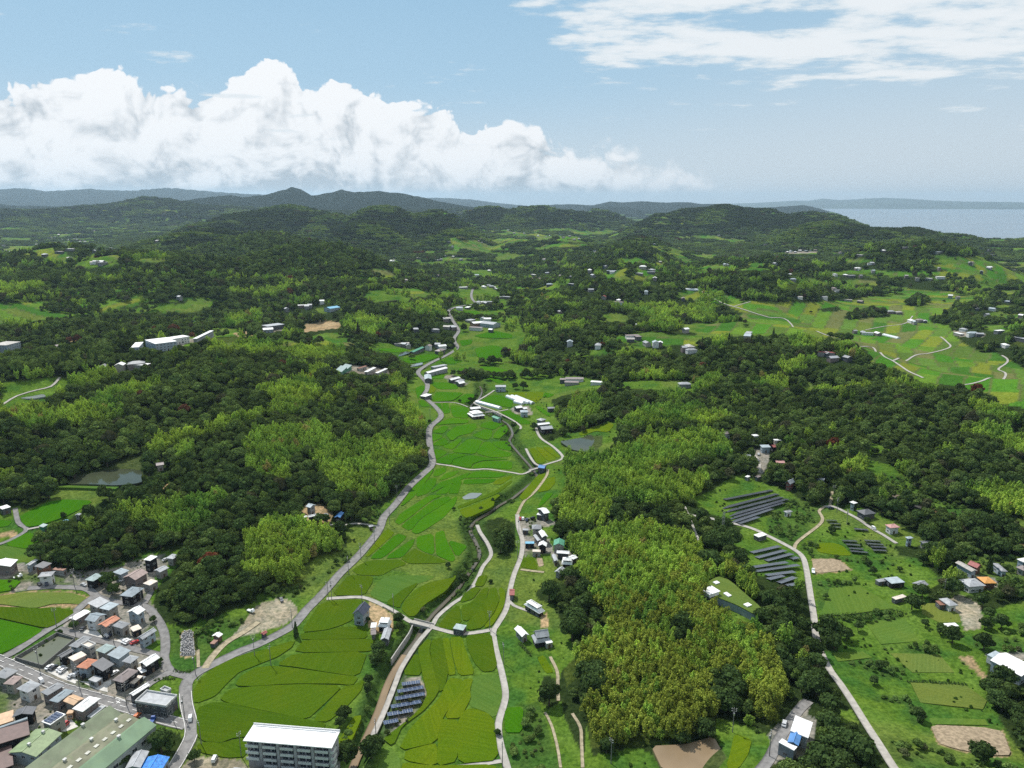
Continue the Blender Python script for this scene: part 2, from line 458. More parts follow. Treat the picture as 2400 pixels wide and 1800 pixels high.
    ('A', 'g', [(-300, -300), (0, -300), (300, -200), (300, -110), (100, -130), (-300, -170)]),
    ('A', 'g', [(1230, 600), (1400, 530), (1400, 640), (1300, 665), (1240, 640)]),
    ('A', 'g', [(1310, 930), (1370, 890), (1500, 890), (1560, 930), (1590, 1230), (1460, 1180), (1400, 980)]),
    ('A', 'g', [(1080, 1200), (1600, 1310), (1610, 1480), (1500, 1659), (1000, 1659), (900, 1500)]),
    ('A', 'y', [(-300, 1500), (0, 1560), (160, 1480), (330, 1600), (500, 1800), (-300, 1900)]),
    ('A', 'f', [(1250, 1400), (1330, 1330), (1420, 1350), (1560, 1360), (1590, 1450), (1520, 1560), (1400, 1540), (1280, 1480)]),
    ('A', 'n', [(1560, 1659), (1700, 1520), (2060, 1560), (2150, 1659), (2212, 1800), (1500, 1800)]),
    ('A', 'g', [(1700, 1490), (2080, 1510), (2060, 1580), (1700, 1560)]),
    ('B', 'd', [(970, 220), (1060, 250), (1200, 340), (1180, 470), (1000, 500), (960, 420)]),
    ('B', 's', [(1180, 330), (1270, 360), (1260, 420), (1180, 480)]),
    ('B', 'y', [(1240, 870), (1420, 870), (1490, 1020), (1440, 1150), (1230, 1320), (1090, 1410), (1060, 1340), (1200, 1000)]),
    ('j', 'y', [(130, 260), (330, 290), (560, 340), (950, 380), (940, 450), (700, 510), (420, 560), (520, 660), (800, 760), (860, 960), (840, 1070), (620, 1080), (260, 1130), (190, 760), (130, 460)]),
    ('j', 'y', [(820, 1010), (1230, 1000), (1330, 1200), (1320, 1290), (920, 1350), (820, 1120)]),
    ('k', 'd', [(860, 640), (1040, 590), (1090, 780), (1060, 930), (950, 950), (870, 930), (900, 760)]),
    ('l', 'd', [(190, 560), (220, 260), (520, 210), (730, 240), (940, 400), (950, 520), (850, 720), (250, 660)]),
    ('m', 'y', [(490, 190), (600, 170), (870, 260), (850, 300), (700, 330), (560, 290)]),
    ('m', 'y', [(1440, 660), (1550, 610), (1720, 620), (1780, 740), (1700, 760), (1520, 740)]),
    # left pond and the terraces below it
    ('E', 'g', [(455, 890), (1015, 905), (900, 1000), (870, 1020), (800, 1060), (700, 1100), (560, 1175), (350, 1240), (230, 1260), (170, 1240), (150, 1120), (420, 1000)]),
    ('E', 's', [(420, 990), (860, 985), (870, 1005), (430, 1010)]),
    ('E', 'g', [(-300, 1040), (170, 1060), (150, 1230), (410, 1290), (290, 1400), (290, 1520), (-300, 1530)]),
    ('E', 'd', [(0, 1290), (60, 1270), (160, 1270), (130, 1310), (0, 1330)]),
    ('E', 'w', [(570, 888), (680, 800), (900, 745), (1110, 625), (1275, 620), (1235, 690), (1225, 780), (1240, 860), (1180, 880), (1000, 902), (800, 895)]),
    ('E', 's', [(1240, 880), (1300, 800), (1440, 750), (1480, 790), (1450, 860), (1290, 960), (1200, 990)]),
    ('E', 'd', [(1300, 945), (1440, 850), (1480, 850), (1400, 910)]),
    # pond on the right of the valley
    ('G', 'w', [(410, 515), (500, 495), (620, 465), (660, 440), (780, 450), (770, 520), (720, 582), (540, 585), (500, 570)]),
    ('G', 'f', [(160, 360), (230, 330), (400, 400), (460, 440), (300, 495), (220, 440)]),
    # right-hand plateau
    ('G', 'g', [(1560, 970), (1700, 930), (1830, 840), (2000, 770), (2070, 820), (2212, 860), (2400, 930), (2500, 1010), (2212, 1160), (2212, 1659), (2050, 1659), (1980, 1420), (1850, 1350), (1990, 1250), (1870, 1180), (1750, 1130), (1680, 1120), (1590, 1050)]),
    ('G', 'y', [(2060, 560), (2212, 540), (2230, 640), (2160, 780), (2110, 770), (2100, 620)]),
    ('H', 'g', [(0, 870), (190, 940), (240, 1000), (430, 1060), (530, 1020), (650, 1080), (700, 1020), (960, 1130), (1100, 1200), (1240, 1270), (1270, 1310), (1400, 1370), (1300, 1400), (1100, 1400), (1130, 1480), (1290, 1500), (1450, 1640), (1460, 1700), (0, 1700), (0, 1310)]),
    ('H', 's', [(120, 1000), (240, 1000), (440, 1090), (450, 1210), (260, 1390), (200, 1400), (0, 1290), (0, 1150)]),
    ('H', 's', [(260, 1420), (420, 1330), (430, 1420), (340, 1460)]),
    ('H', 's', [(350, 1460), (700, 1490), (1120, 1540), (1080, 1570), (730, 1540), (360, 1490)]),
    ('H', 'd', [(375, 1510), (600, 1510), (730, 1610), (400, 1640)]),
    ('H', 'g', [(890, 500), (1100, 560), (900, 600), (850, 650), (1050, 690), (1200, 810), (950, 800), (850, 740), (840, 600)]),
    ('H', 's', [(960, 780), (1210, 800), (1330, 960), (1700, 1080), (2300, 1200), (2300, 1330), (1900, 1230), (1620, 1190), (1300, 1030), (1050, 930), (1000, 860)]),
    ('H', 'w', [(970, 920), (1080, 920), (1290, 1030), (1500, 1110), (1650, 1150), (1620, 1190), (1300, 1080), (1060, 970)]),
    ('H', 'd', [(2040, 1330), (2260, 1380), (2260, 1430), (2080, 1380)]),
    ('H', 's', [(1650, 1500), (2212, 1480), (2212, 1700), (1500, 1700)]),
    ('D', 'g', [(290, -20), (1450, -20), (1480, 60), (1380, 120), (1380, 230), (1450, 300), (1900, 300), (2212, 200), (2500, 200), (2500, 760), (1900, 680), (1880, 880), (1890, 1000), (2050, 1340), (2300, 1659), (2400, 1900), (1100, 1900), (900, 1400), (700, 1080), (540, 830), (440, 640), (600, 650), (590, 480), (430, 440), (330, 0)]),
    ('D', 's', [(1240, 40), (1640, 20), (1660, 170), (1920, 140), (2100, 150), (2300, 100), (2300, -60), (1900, 0), (1500, 0)]),
    ('D', 'y', [(1650, 40), (1800, -10), (1980, 20), (1990, 90), (1880, 120), (1740, 110)]),
    ('D', 'n', [(1520, 180), (1660, 160), (1830, 250), (1850, 380), (1830, 450), (1700, 470), (1650, 330), (1520, 310)]),
    ('D', 's', [(380, 40), (760, 30), (780, 90), (560, 110), (500, 280), (430, 280), (400, 120)]),
    ('D', 's', [(440, 380), (700, 330), (1080, 290), (1190, 350), (1020, 390), (820, 410), (600, 390)]),
    ('D', 's', [(980, 590), (1300, 580), (1480, 600), (1500, 670), (1200, 670), (1000, 640)]),
    ('D', 's', [(560, 740), (900, 700), (1200, 800), (1150, 900), (900, 870), (800, 780), (600, 770)]),
    ('D', 's', [(870, 1020), (1180, 1030), (1280, 1130), (1330, 1270), (1240, 1290), (1180, 1100), (900, 1080)]),
    ('D', 's', [(960, 1350), (1120, 1380), (1450, 1450), (1700, 1580), (1900, 1520), (2212, 1659), (2212, 1800), (1000, 1800)]),
    ('D', 's', [(1730, 520), (1950, 480), (2212, 440), (2212, 640), (1900, 660), (1780, 620)]),
    ('D', 'd', [(1400, 1290), (1850, 1310), (2030, 1340), (2110, 1560), (1900, 1560), (1620, 1500), (1470, 1450)]),
    ('D', 'd', [(1640, 700), (1750, 690), (1890, 880), (1850, 880)]),
    ('D', 'y', [(1880, 670), (2400, 640), (2400, 900), (2100, 860), (1950, 770)]),
    ('D', 'f', [(1890, 870), (2050, 780), (2300, 880), (2500, 1000), (2500, 1659), (2212, 1520), (2050, 1310), (1900, 1000)]),
    ('D', 'y', [(270, 1070), (380, 1070), (330, 1200), (410, 1230), (400, 1400), (280, 1570), (100, 1580), (-60, 1720), (-60, 1400), (180, 1200)]),
    ('D', 'f', [(400, 1400), (480, 1280), (780, 1270), (950, 1420), (1060, 1620), (1150, 1800), (-100, 1800), (100, 1600), (290, 1580)]),
    ('D', 'g', [(600, 1140), (720, 1160), (790, 1270), (600, 1260)]),
    # bottom centre
    ('C', 'g', [(1000, 1490), (1080, 1480), (1250, 1560), (1400, 1800), (600, 1800), (640, 1300), (690, 1550)]),
    ('C', 'g', [(1760, 1220), (1900, 1250), (2100, 1310), (2212, 1390), (2260, 1500), (2100, 1800), (1700, 1800), (1850, 1560), (1760, 1380)]),
    ('C', 's', [(2060, 1320), (2150, 1330), (2170, 1420), (2080, 1440)]),
    ('C', 'w', [(1200, 1520), (1500, 1480), (1740, 1400), (1850, 1560), (1760, 1700), (1300, 1700)]),
    ('C', 's', [(90, 1100), (230, 1080), (270, 1180), (320, 1330), (400, 1659), (420, 1800), (-80, 1800), (-40, 1400), (100, 1300)]),
    ('C', 'f', [(260, 870), (380, 870), (415, 1090), (300, 1150), (250, 1060)]),
    ('C', 'g', [(1610, 100), (1780, 20), (1900, 60), (2170, 300), (2240, 340), (2050, 390), (1930, 390), (1830, 290), (1770, 210)]),
    ('C', 'f', [(200, 130), (330, 60), (420, 130), (420, 230), (290, 230), (220, 200)]),
]:
    paint(sh, code, pts)

BAMBOO_POLYS = [
    ('C', [(280, -40), (420, 0), (650, 100), (700, 240), (860, 500), (650, 620), (420, 750), (470, 950), (560, 880), (640, 850), (760, 850), (800, 960), (700, 1060), (640, 1180), (680, 1480), (980, 1470), (1480, 1440), (1740, 1240), (1720, 940), (1860, 880), (1990, 1000), (2060, 1180), (2212, 1300), (2300, 1250), (2330, 900), (2212, 700), (2100, 420), (1900, 340), (1620, 100), (1680, 0), (1500, -300), (1100, -400), (500, -200)]),
    ('G', [(370, 1050), (540, 880), (850, 800), (1200, 800), (950, 850), (830, 1000), (880, 1100), (770, 1260), (540, 1300), (400, 1190)]),
    ('G', [(640, 700), (900, 640), (1300, 470), (1750, 470), (1890, 560), (1900, 660), (1450, 720), (1200, 800), (850, 800), (640, 800)]),
    ('G', [(900, 380), (1200, 240), (1650, 210), (1500, 350), (1250, 400), (1000, 410)]),
    ('G', [(450, 300), (560, 100), (750, 80), (800, 200), (700, 330), (500, 420), (380, 330)]),
    ('F', [(0, 290), (350, 80), (500, 60), (550, 150), (380, 260), (0, 310)]),
    ('F', [(0, 450), (440, 390), (620, 430), (680, 560), (960, 560), (1100, 480), (1350, 600), (1500, 640), (1180, 760), (1200, 880), (900, 980), (640, 1000), (560, 800), (420, 600), (300, 700), (300, 900), (0, 880)]),
    ('F', [(-100, 1320), (180, 1200), (480, 1260), (760, 1400), (600, 1640), (300, 1750), (-100, 1700)]),
    ('F', [(1060, 220), (1200, 160), (1350, 220), (1480, 330), (1450, 440), (1300, 400)]),
    ('E', [(960, 1170), (1230, 1110), (1900, 990), (1950, 1050), (1830, 1200), (1500, 1380), (1280, 1310), (1150, 1250)]),
    ('E', [(650, 230), (900, 130), (1350, 20), (1400, 60), (1300, 120), (750, 220), (680, 280)]),
    ('E', [(1290, 590), (1480, 500), (1760, 420), (2212, 280), (2260, 330), (1800, 450), (1500, 560), (1300, 640)]),
    ('E', [(1480, 640), (1600, 560), (1700, 640), (1560, 710)]),
    ('E', [(2100, 560), (2212, 500), (2250, 900), (2140, 760)]),
    ('E', [(0, 260), (240, 170), (440, 220), (400, 300), (150, 350)]),
    ('I', [(480, 1180), (700, 1060), (1100, 980), (1180, 1000), (850, 1130), (500, 1210)]),
    ('I', [(640, 1340), (900, 1230), (1360, 1120), (1390, 1170), (1050, 1280), (700, 1360)]),
    ('I', [(1740, 760), (1900, 660), (2100, 700), (2260, 740), (2260, 880), (1800, 860)]),
    ('I', [(0, 560), (280, 580), (250, 660), (0, 640)]),
    ('I', [(160, 380), (540, 370), (450, 450), (200, 440)]),
    ('I', [(1890, 580), (2260, 490), (2260, 620), (1900, 650)]),
    ('J', [(0, 840), (250, 700), (480, 690), (760, 800), (780, 900), (500, 960), (270, 900), (0, 860)]),
    ('J', [(690, 620), (780, 560), (950, 540), (1170, 600), (1000, 740), (900, 690), (850, 680)]),
    ('J', [(270, 980), (480, 1000), (960, 1040), (960, 1070), (480, 1040), (300, 1000)]),
    ('J', [(0, 1200), (480, 1060), (560, 1220), (380, 1400), (0, 1410), (0, 1380), (250, 1300)]),
    ('J', [(1330, 330), (1500, 290), (1830, 360), (1700, 390), (1500, 380)]),
    ('J', [(1380, 440), (1530, 420), (1650, 540), (1500, 530)]),
    ('K', [(1330, 440), (1550, 430), (1560, 490), (1400, 500)]),
    ('K', [(890, 870), (1300, 830), (1400, 850), (1300, 890), (920, 900)]),
    ('K', [(400, 630), (650, 600), (650, 660), (450, 680)]),
    ('K', [(1690, 740), (1850, 740), (1840, 830), (1700, 800)]),
    ('K', [(1580, 1120), (1800, 1020), (1830, 1050), (1750, 1150), (1600, 1180)]),
    ('K', [(0, 870), (130, 870), (230, 910), (50, 960)]),
    ('L', [(20, 1170), (250, 1190), (850, 1150), (900, 1170), (500, 1210), (280, 1220)]),
    ('L', [(150, 720), (300, 650), (560, 680), (400, 850), (200, 830)]),
    ('L', [(30, 250), (200, 215), (480, 230), (500, 300), (100, 320)]),
]
_open_before = COVER.copy()
for sh, pts in BAMBOO_POLYS:
    paint(sh, 'b', pts)
_keep = np.isin(_open_before, (OPEN, SCRUB, WATER, DIRT, PAVE, YARD, CROP, DRY))
COVER[_keep] = _open_before[_keep]
for sh, pts in [('C', [(1330, 560), (1450, 450), (1580, 600), (1400, 680)]), ('C', [(1040, 640), (1180, 660), (1130, 730), (1040, 710)])]:
    paint(sh, 'f', pts)
# ------------------------------------------------------------------ relief
def gblur(a, sigma_cells):
    pad = int(sigma_cells * 3)
    p = np.pad(a, pad, mode='edge')
    fy = np.fft.fftfreq(p.shape[0])[:, None]
    fx = np.fft.rfftfreq(p.shape[1])[None, :]
    k = np.exp(-2 * (math.pi * sigma_cells) ** 2 * (fx * fx + fy * fy))
    return np.fft.irfft2(np.fft.rfft2(p) * k, s=p.shape)[pad:-pad, pad:-pad]


GX0, GY0, GC = -5000.0, 100.0, 10.0
GNX, GNY = 1000, 740
_gx, _gy = np.meshgrid(GX0 + GC * np.arange(GNX), GY0 + GC * np.arange(GNY))
_u, _v, _ = project(_gx, _gy, 0.0)
_c = cover_at(_u, _v)
_m = np.isin(_c, (FOREST, BAMBOO)).astype(float)
_b1, _b2 = gblur(_m, 3.2), gblur(_m, 11.0)
_rn = fbm(_gx / 330, _gy / 330, 5, 4)
NEARZ = 8 * _b1 ** 2 + (30 + 26 * np.clip((_gy - 500) / 1200, 0, 1)) * np.clip(_b2, 0, 1) ** 2.2 * np.clip(-0.35 + 2.7 * _rn, .15, 2)
del _gx, _gy, _u, _v, _c, _m, _b1, _b2, _rn

SEA_Z = -60.0
# hills whose crests show: photo column and row of the crest, distance, half width and half depth (m)
HILLS = [(683, 483, 4300, 240, 360), (590, 500, 4200, 200, 330), (500, 525, 3900, 170, 280), (770, 503, 4100, 150, 330), (898, 482, 4000, 190, 380), (1017, 496, 3900, 140, 330), (860, 525, 3300, 150, 300), (1060, 545, 3300, 120, 300),
         (1147, 487, 5300, 230, 420), (1252, 486, 5400, 240, 420), (1330, 497, 5600, 200, 350), (1397, 495, 6200, 230, 400),
         (1701, 480, 4900, 240, 420), (1620, 490, 5000, 220, 380), (1560, 505, 4600, 160, 300), (1800, 494, 4900, 170, 350), (1904, 500, 5100, 260, 380),
         (1962, 526, 3700, 160, 330), (2060, 540, 3700, 150, 300), (2135, 541, 3900, 160, 300), (2233, 556, 4000, 150, 280), (2330, 572, 4300, 170, 280), (2470, 570, 4600, 260, 350),
         (480, 545, 3000, 190, 320), (620, 560, 2500, 220, 330), (720, 590, 1900, 170, 260), (300, 605, 1750, 230, 230), (120, 590, 2100, 200, 260),
         (1500, 560, 2900, 130, 240), (1330, 560, 3000, 130, 220), (1480, 590, 2300, 110, 170), (1760, 640, 1650, 110, 120),
         (2080, 590, 2250, 130, 180), (2200, 585, 2300, 130, 200), (1220, 560, 3100, 90, 150)]
# far crest lines: (distance, half depth, [(column, row) ...])
RIDGES = [
    (7400, 700, [(-400, 500), (0, 492), (90, 494), (195, 484), (270, 477), (340, 462), (400, 470), (470, 482), (560, 486), (640, 492), (760, 496), (860, 500)]),
    (9500, 900, [(300, 492), (420, 472), (470, 462), (517, 456), (570, 457), (630, 452), (660, 443), (683, 435), (706, 443), (730, 455), (770, 448), (800, 441), (830, 450), (870, 447), (890, 444), (925, 450), (945, 450), (980, 456), (1010, 464), (1053, 475), (1110, 486), (1180, 494)]),
    (8300, 600, [(900, 500), (1000, 496), (1060, 489), (1120, 495), (1200, 500)]),
    (22000, 1700, [(-900, 442), (-300, 440), (0, 441), (60, 440), (108, 447), (160, 442), (210, 440), (250, 443), (320, 445), (370, 441), (420, 440), (470, 444), (540, 450), (640, 455), (760, 462)]),
    (12000, 900, [(-900, 480), (-300, 478), (0, 475), (40, 484), (100, 482), (180, 484), (260, 488)]),
    (24000, 1700, [(900, 470), (980, 463), (1017, 461), (1060, 464), (1100, 466), (1150, 473), (1200, 479), (1250, 484)]),
    (15000, 1000, [(1180, 488), (1270, 480), (1330, 478), (1390, 480), (1430, 470), (1460, 473), (1500, 471), (1560, 474), (1600, 472), (1640, 476), (1700, 478), (1760, 480), (1800, 478), (1840, 474), (1882, 471), (1910, 476), (1940, 485), (1965, 492), (1985, 500)]),
    (12500, 700, [(1320, 500), (1380, 490), (1420, 482), (1470, 488), (1520, 494), (1600, 500)]),
]
SEA_RIDGE = (42000, 2500, [(1680, 478), (1780, 475), (1860, 470), (1900, 470), (1929, 465), (1965, 469), (2000, 467), (2040, 465), (2070, 463), (2110, 465), (2150, 467), (2197, 470), (2260, 472), (2330, 473), (2400, 474), (2600, 476), (3200, 476)])


def az_of_u(u, v=490.0):
    d = ray_dir(u, v)
    return np.arctan2(d[..., 0], d[..., 1])


def crest_z(u, v, dist):
    d = ray_dir(u, v)
    return CAM_H + dist * d[..., 2] / np.hypot(d[..., 0], d[..., 1])


def far_relief(x, y):
    r = np.hypot(x, y)
    az = np.arctan2(x, y)
    acc = np.zeros_like(r)
    wob = fbm(x / 420, y / 420, 31, 4)
    for (u, v, dist, sw, sd) in HILLS:
        a0 = float(az_of_u(u, v))
        cx, cy = dist * math.sin(a0), dist * math.cos(a0)
        top = max(float(crest_z(u, v, dist)) + 4, 5.0)
        lx = (x - cx) * math.cos(a0) - (y - cy) * math.sin(a0)
        ly = (x - cx) * math.sin(a0) + (y - cy) * math.cos(a0)
        near = (np.abs(lx) < 3.5 * sw) & (np.abs(ly) < 3.5 * sd)
        q = np.zeros_like(r)
        q[near] = top * np.exp(-0.5 * ((lx[near] / sw) ** 2 + (ly[near] / sd) ** 2) * (0.5 + 1.1 * wob[near]))
        acc += q ** 7
    acc = acc ** (3 / 7)
    for dist, w, pts in RIDGES:
        p = np.array(pts, float)
        a = az_of_u(p[:, 0], p[:, 1])
        tops = np.maximum(crest_z(p[:, 0], p[:, 1], dist), 3.0)
        prof = np.interp(az, a, tops, left=0, right=0)
        jag = fbm(az * dist / (0.03 * dist), az * 0, 41, 5) - 0.5
        prof = np.maximum(prof * (1 + 0.10 * jag), 0)
        fold = 1 + 0.5 * (fbm(x / (0.9 * w), y / (0.9 * w), 51, 3) - 0.5)
        q = prof * np.exp(-0.5 * ((r - dist) / (w * fold)) ** 2)
        acc += q ** 3
    z = np.cbrt(acc)
    gul = np.abs(fbm(x / 260, y / 260, 63, 4) - .5) * 2
    z = z * (0.93 + 0.30 * np.clip(gul * 1.6, 0, 1) * np.clip(1.1 - z / 220, .2, 1))
    z += np.clip((r - 2500) / 2500, 0, 1) * 14 * (fbm(x / 700, y / 700, 61, 5) - 0.35) * np.clip(1 - (r - 9000) / 4000, 0.2, 1)
    return z


def coast_fall(x, y):
    """0 inland, falling below the sea beyond the coast on the right"""
    r = np.hypot(x, y)
    az = np.arctan2(x, y)
    a = az_of_u(np.array([1600., 1690, 1760, 1950, 2150, 2400, 3000]))
    rc = np.interp(az, a, [60000, 9000, 7600, 6400, 5500, 5000, 4300])
    return -140 * np.clip((r - rc) / 900, 0, 1)


NA, NR1, NR2 = 760, 690, 130
AZ0, AZ1 = R(-53), R(53)
LR = np.concatenate([np.linspace(math.log(150), math.log(9000), NR1), np.linspace(math.log(9000), math.log(36000), NR2 + 1)[1:]])
NR = len(LR)
AZG = np.linspace(AZ0, AZ1, NA)
_az, _lr = np.meshgrid(AZG, LR)
PX_, PY_ = np.exp(_lr) * np.sin(_az), np.exp(_lr) * np.cos(_az)


def near_relief(x, y):
    fx = np.clip((x - GX0) / GC, 0, GNX - 1.001)
    fy = np.clip((y - GY0) / GC, 0, GNY - 1.001)
    i, j = fx.astype(int), fy.astype(int)
    tx, ty = fx - i, fy - j
    return (NEARZ[j, i] * (1 - tx) + NEARZ[j, i + 1] * tx) * (1 - ty) + (NEARZ[j + 1, i] * (1 - tx) + NEARZ[j + 1, i + 1] * tx) * ty


_nz = near_relief(PX_, PY_) * np.clip((7600 - np.hypot(PX_, PY_)) / 1500, 0, 1) * np.clip(1 - (np.hypot(PX_, PY_) - 1700) / 2000, .3, 1)
_fz = far_relief(PX_, PY_)
POLZ = np.cbrt(np.maximum(_nz, 0) ** 3 + np.maximum(_fz, 0) ** 3) + np.minimum(_fz, 0) + coast_fall(PX_, PY_)
_head = np.hypot(PX_, PY_) > 12000          # the headland and islands stand in the sea
POLZ = np.where(_head, np.maximum(POLZ, np.where(_fz > 12, _fz - 62, -200)), POLZ)
# terrace walls of the valley floor: quantise gently where fields lie
del _az, _lr


def hz(x, y):
    """ground height, bilinear in the survey grid"""
    x, y = np.asarray(x, float), np.asarray(y, float)
    lr = np.log(np.maximum(np.hypot(x, y), 151.0))
    fi = np.clip(np.interp(lr, LR, np.arange(NR)), 0, NR - 1.001)
    fj = np.clip((np.arctan2(x, y) - AZ0) / (AZ1 - AZ0) * (NA - 1), 0, NA - 1.001)
    i, j = fi.astype(int), fj.astype(int)
    ti, tj = fi - i, fj - j
    return (POLZ[i, j] * (1 - tj) + POLZ[i, j + 1] * tj) * (1 - ti) + (POLZ[i + 1, j] * (1 - tj) + POLZ[i + 1, j + 1] * tj) * ti


_RS = np.exp(np.linspace(math.log(165), math.log(20000), 620))


def ground(u, v, h=0.0):
    """photo pixel(s) -> point(s) on the ground raised by h"""
    u, v = np.atleast_1d(np.asarray(u, float)), np.atleast_1d(np.asarray(v, float))
    d = ray_dir(u, v)
    hyp = np.hypot(d[:, 0], d[:, 1])
    dx, dy, dz = d[:, 0] / hyp, d[:, 1] / hyp, d[:, 2] / hyp
    rr = _RS[None, :]
    gap = CAM_H + dz[:, None] * rr - hz(dx[:, None] * rr, dy[:, None] * rr) - h
    below = gap < 0
    k = np.where(below.any(1), below.argmax(1), len(_RS) - 1)
    k = np.maximum(k, 1)
    lo, hi = _RS[k - 1], _RS[k]
    for _ in range(14):
        mid = 0.5 * (lo + hi)
        g = CAM_H + dz * mid - hz(dx * mid, dy * mid) - h
        hi = np.where(g < 0, mid, hi)
        lo = np.where(g < 0, lo, mid)
    r = 0.5 * (lo + hi)
    return np.stack([dx * r, dy * r, hz(dx * r, dy * r)], -1)


def gp(sheet, pts, h=0.0):
    p = px(sheet, np.atleast_2d(pts))
    return ground(p[:, 0], p[:, 1], h)


# ------------------------------------------------------------------ mesh helpers
MATS = {}


def obj(name, me, mat=None, parent=None, loc=None, rz=0.0):
    o = bpy.data.objects.new(name, me)
    COL.objects.link(o)
    if mat is not None and me is not None and not me.materials:
        for m in (mat if isinstance(mat, (list, tuple)) else [mat]):
            me.materials.append(m)
    if parent is not None:
        o.parent = parent
    if loc is not None:
        o.location = loc
    o.rotation_euler[2] = rz
    return o


def mesh(name, verts, faces, mats=None, smooth=False):
    me = bpy.data.meshes.new(name)
    me.from_pydata([tuple(map(float, v)) for v in verts], [], [tuple(int(i) for i in f) for f in faces])
    if mats:
        me.polygons.foreach_set('material_index', mats)
    if smooth:
        me.polygons.foreach_set('use_smooth', [True] * len(me.polygons))
    me.update()
    return me


def fast_mesh(name, verts, quads):
    """numpy quads -> mesh"""
    me = bpy.data.meshes.new(name)
    n, m = len(verts), len(quads)
    me.vertices.add(n)
    me.vertices.foreach_set('co', np.asarray(verts, np.float32).ravel())
    me.loops.add(4 * m)
    me.polygons.add(m)
    me.loops.foreach_set('vertex_index', np.asarray(quads, np.int32).ravel())
    me.polygons.foreach_set('loop_start', np.arange(0, 4 * m, 4, dtype=np.int32))
    me.polygons.foreach_set('loop_total', np.full(m, 4, np.int32))
    me.update(calc_edges=True)
    return me


def tag(o, label=None, cat=None, group=None, kind=None):
    if label:
        o['label'] = label
    if cat:
        o['category'] = cat
    if group:
        o['group'] = group
    if kind:
        o['kind'] = kind
    return o


def thing(name, label, cat, loc, rz=0.0, group=None):
    o = bpy.data.objects.new(name, None)
    o.empty_display_size = 0.5
    COL.objects.link(o)
    o.location = loc
    o.rotation_euler[2] = rz
    return tag(o, label, cat, group)


def mat(name, base, rough=0.8, var=0.0, vscale=0.5, spec=0.3, metal=0.0, bump=0.0, bscale=4.0, dirt=None):
    """plain surface with procedural tone variation"""
    if name in MATS:
        return MATS[name]
    m = bpy.data.materials.new(name)
    m.use_nodes = True
    t = NT(m.node_tree)
    b = t.n['Principled BSDF']
    b.inputs['Roughness'].default_value = rough
    b.inputs['Specular IOR Level'].default_value = spec
    b.inputs['Metallic'].default_value = metal
    tc = t.new('ShaderNodeTexCoord').outputs['Object']
    geo = t.new('ShaderNodeNewGeometry').outputs['Position']
    c = (*base, 1)
    if var:
        n = t.noise(geo, vscale, 5, 0.6)
        lo, hi = tuple(max(0, x * (1 - var)) for x in base), tuple(min(1, x * (1 + var)) for x in base)
        c = t.mix(t.smooth(n, 0.32, 0.68), lo, hi)
    if dirt:
        n2 = t.noise(geo, vscale * 2.7, 6, 0.7)
        c = t.mix(t.smooth(n2, 0.5, 0.72, 0, 0.75), c, dirt)
    t.put(b.inputs['Base Color'], c)
    if bump:
        bn = t.new('ShaderNodeBump')
        bn.inputs['Strength'].default_value = bump
        bn.inputs['Distance'].default_value = 0.2
        t.put(bn.inputs['Height'], t.noise(tc, bscale, 4, 0.6))
        t.l.new(bn.outputs[0], b.inputs['Normal'])
    MATS[name] = m
    return m


# ------------------------------------------------------------------ terrain sheet
RIVER = [('B', [(800, 1700), (860, 1540), (960, 1330), (1050, 1130), (1120, 930), (1180, 800), (1280, 640), (1390, 500), (1440, 400), (1520, 300), (1620, 200), (1740, 80), (1790, 0)]),
         ('F', [(1800, 1650), (1880, 1540), (1930, 1440), (1900, 1340), (1850, 1230), (1900, 1150), (2020, 1080), (2100, 1020), (2212, 960)]),
         ('G', [(40, 930), (140, 850), (215, 780), (160, 690), (90, 610), (20, 530)]),
         ('m', [(1440, 1090), (1480, 980), (1420, 860), (1300, 780), (1150, 720), (960, 640), (880, 600), (940, 540), (1010, 470), (1040, 380), (1010, 310)])]
RIVER_PATH = np.concatenate([gp(s, p) for s, p in RIVER])


def dist_polyline(x, y, path):
    d = np.full(x.shape, 1e9)
    for (x1, y1), (x2, y2) in zip(path[:-1, :2], path[1:, :2]):
        ex, ey = x2 - x1, y2 - y1
        t = np.clip(((x - x1) * ex + (y - y1) * ey) / (ex * ex + ey * ey + 1e-9), 0, 1)
        d = np.minimum(d, np.hypot(x - x1 - t * ex, y - y1 - t * ey))
    return d


_sel = (np.hypot(PX_, PY_) < 1100) & (np.abs(PX_) < 330)
_carve = np.zeros_like(POLZ)
_dd = dist_polyline(PX_[_sel], PY_[_sel], RIVER_PATH)
_carve[_sel] = -3.4 * np.clip((6.5 - _dd) / 3.0, 0, 1)
TZ = POLZ + _carve
_bank = np.zeros_like(POLZ)
_bank[_sel] = np.clip((11 - _dd) / 4, 0, 1)

_pu, _pv, _ = project(PX_, PY_, POLZ)
CLS = cover_at(_pu, _pv)
_r = np.hypot(PX_, PY_)
_inframe = (_pu > U0) & (_pu < U0 + RW * STEP) & (_pv > V0)
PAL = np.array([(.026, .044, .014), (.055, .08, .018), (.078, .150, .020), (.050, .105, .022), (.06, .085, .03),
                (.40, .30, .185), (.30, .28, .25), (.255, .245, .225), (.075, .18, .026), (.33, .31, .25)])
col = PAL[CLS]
_n = fbm(PX_ / 14, PY_ / 14, 71, 4)
_nb = fbm(PX_ / 60, PY_ / 60, 72, 3)
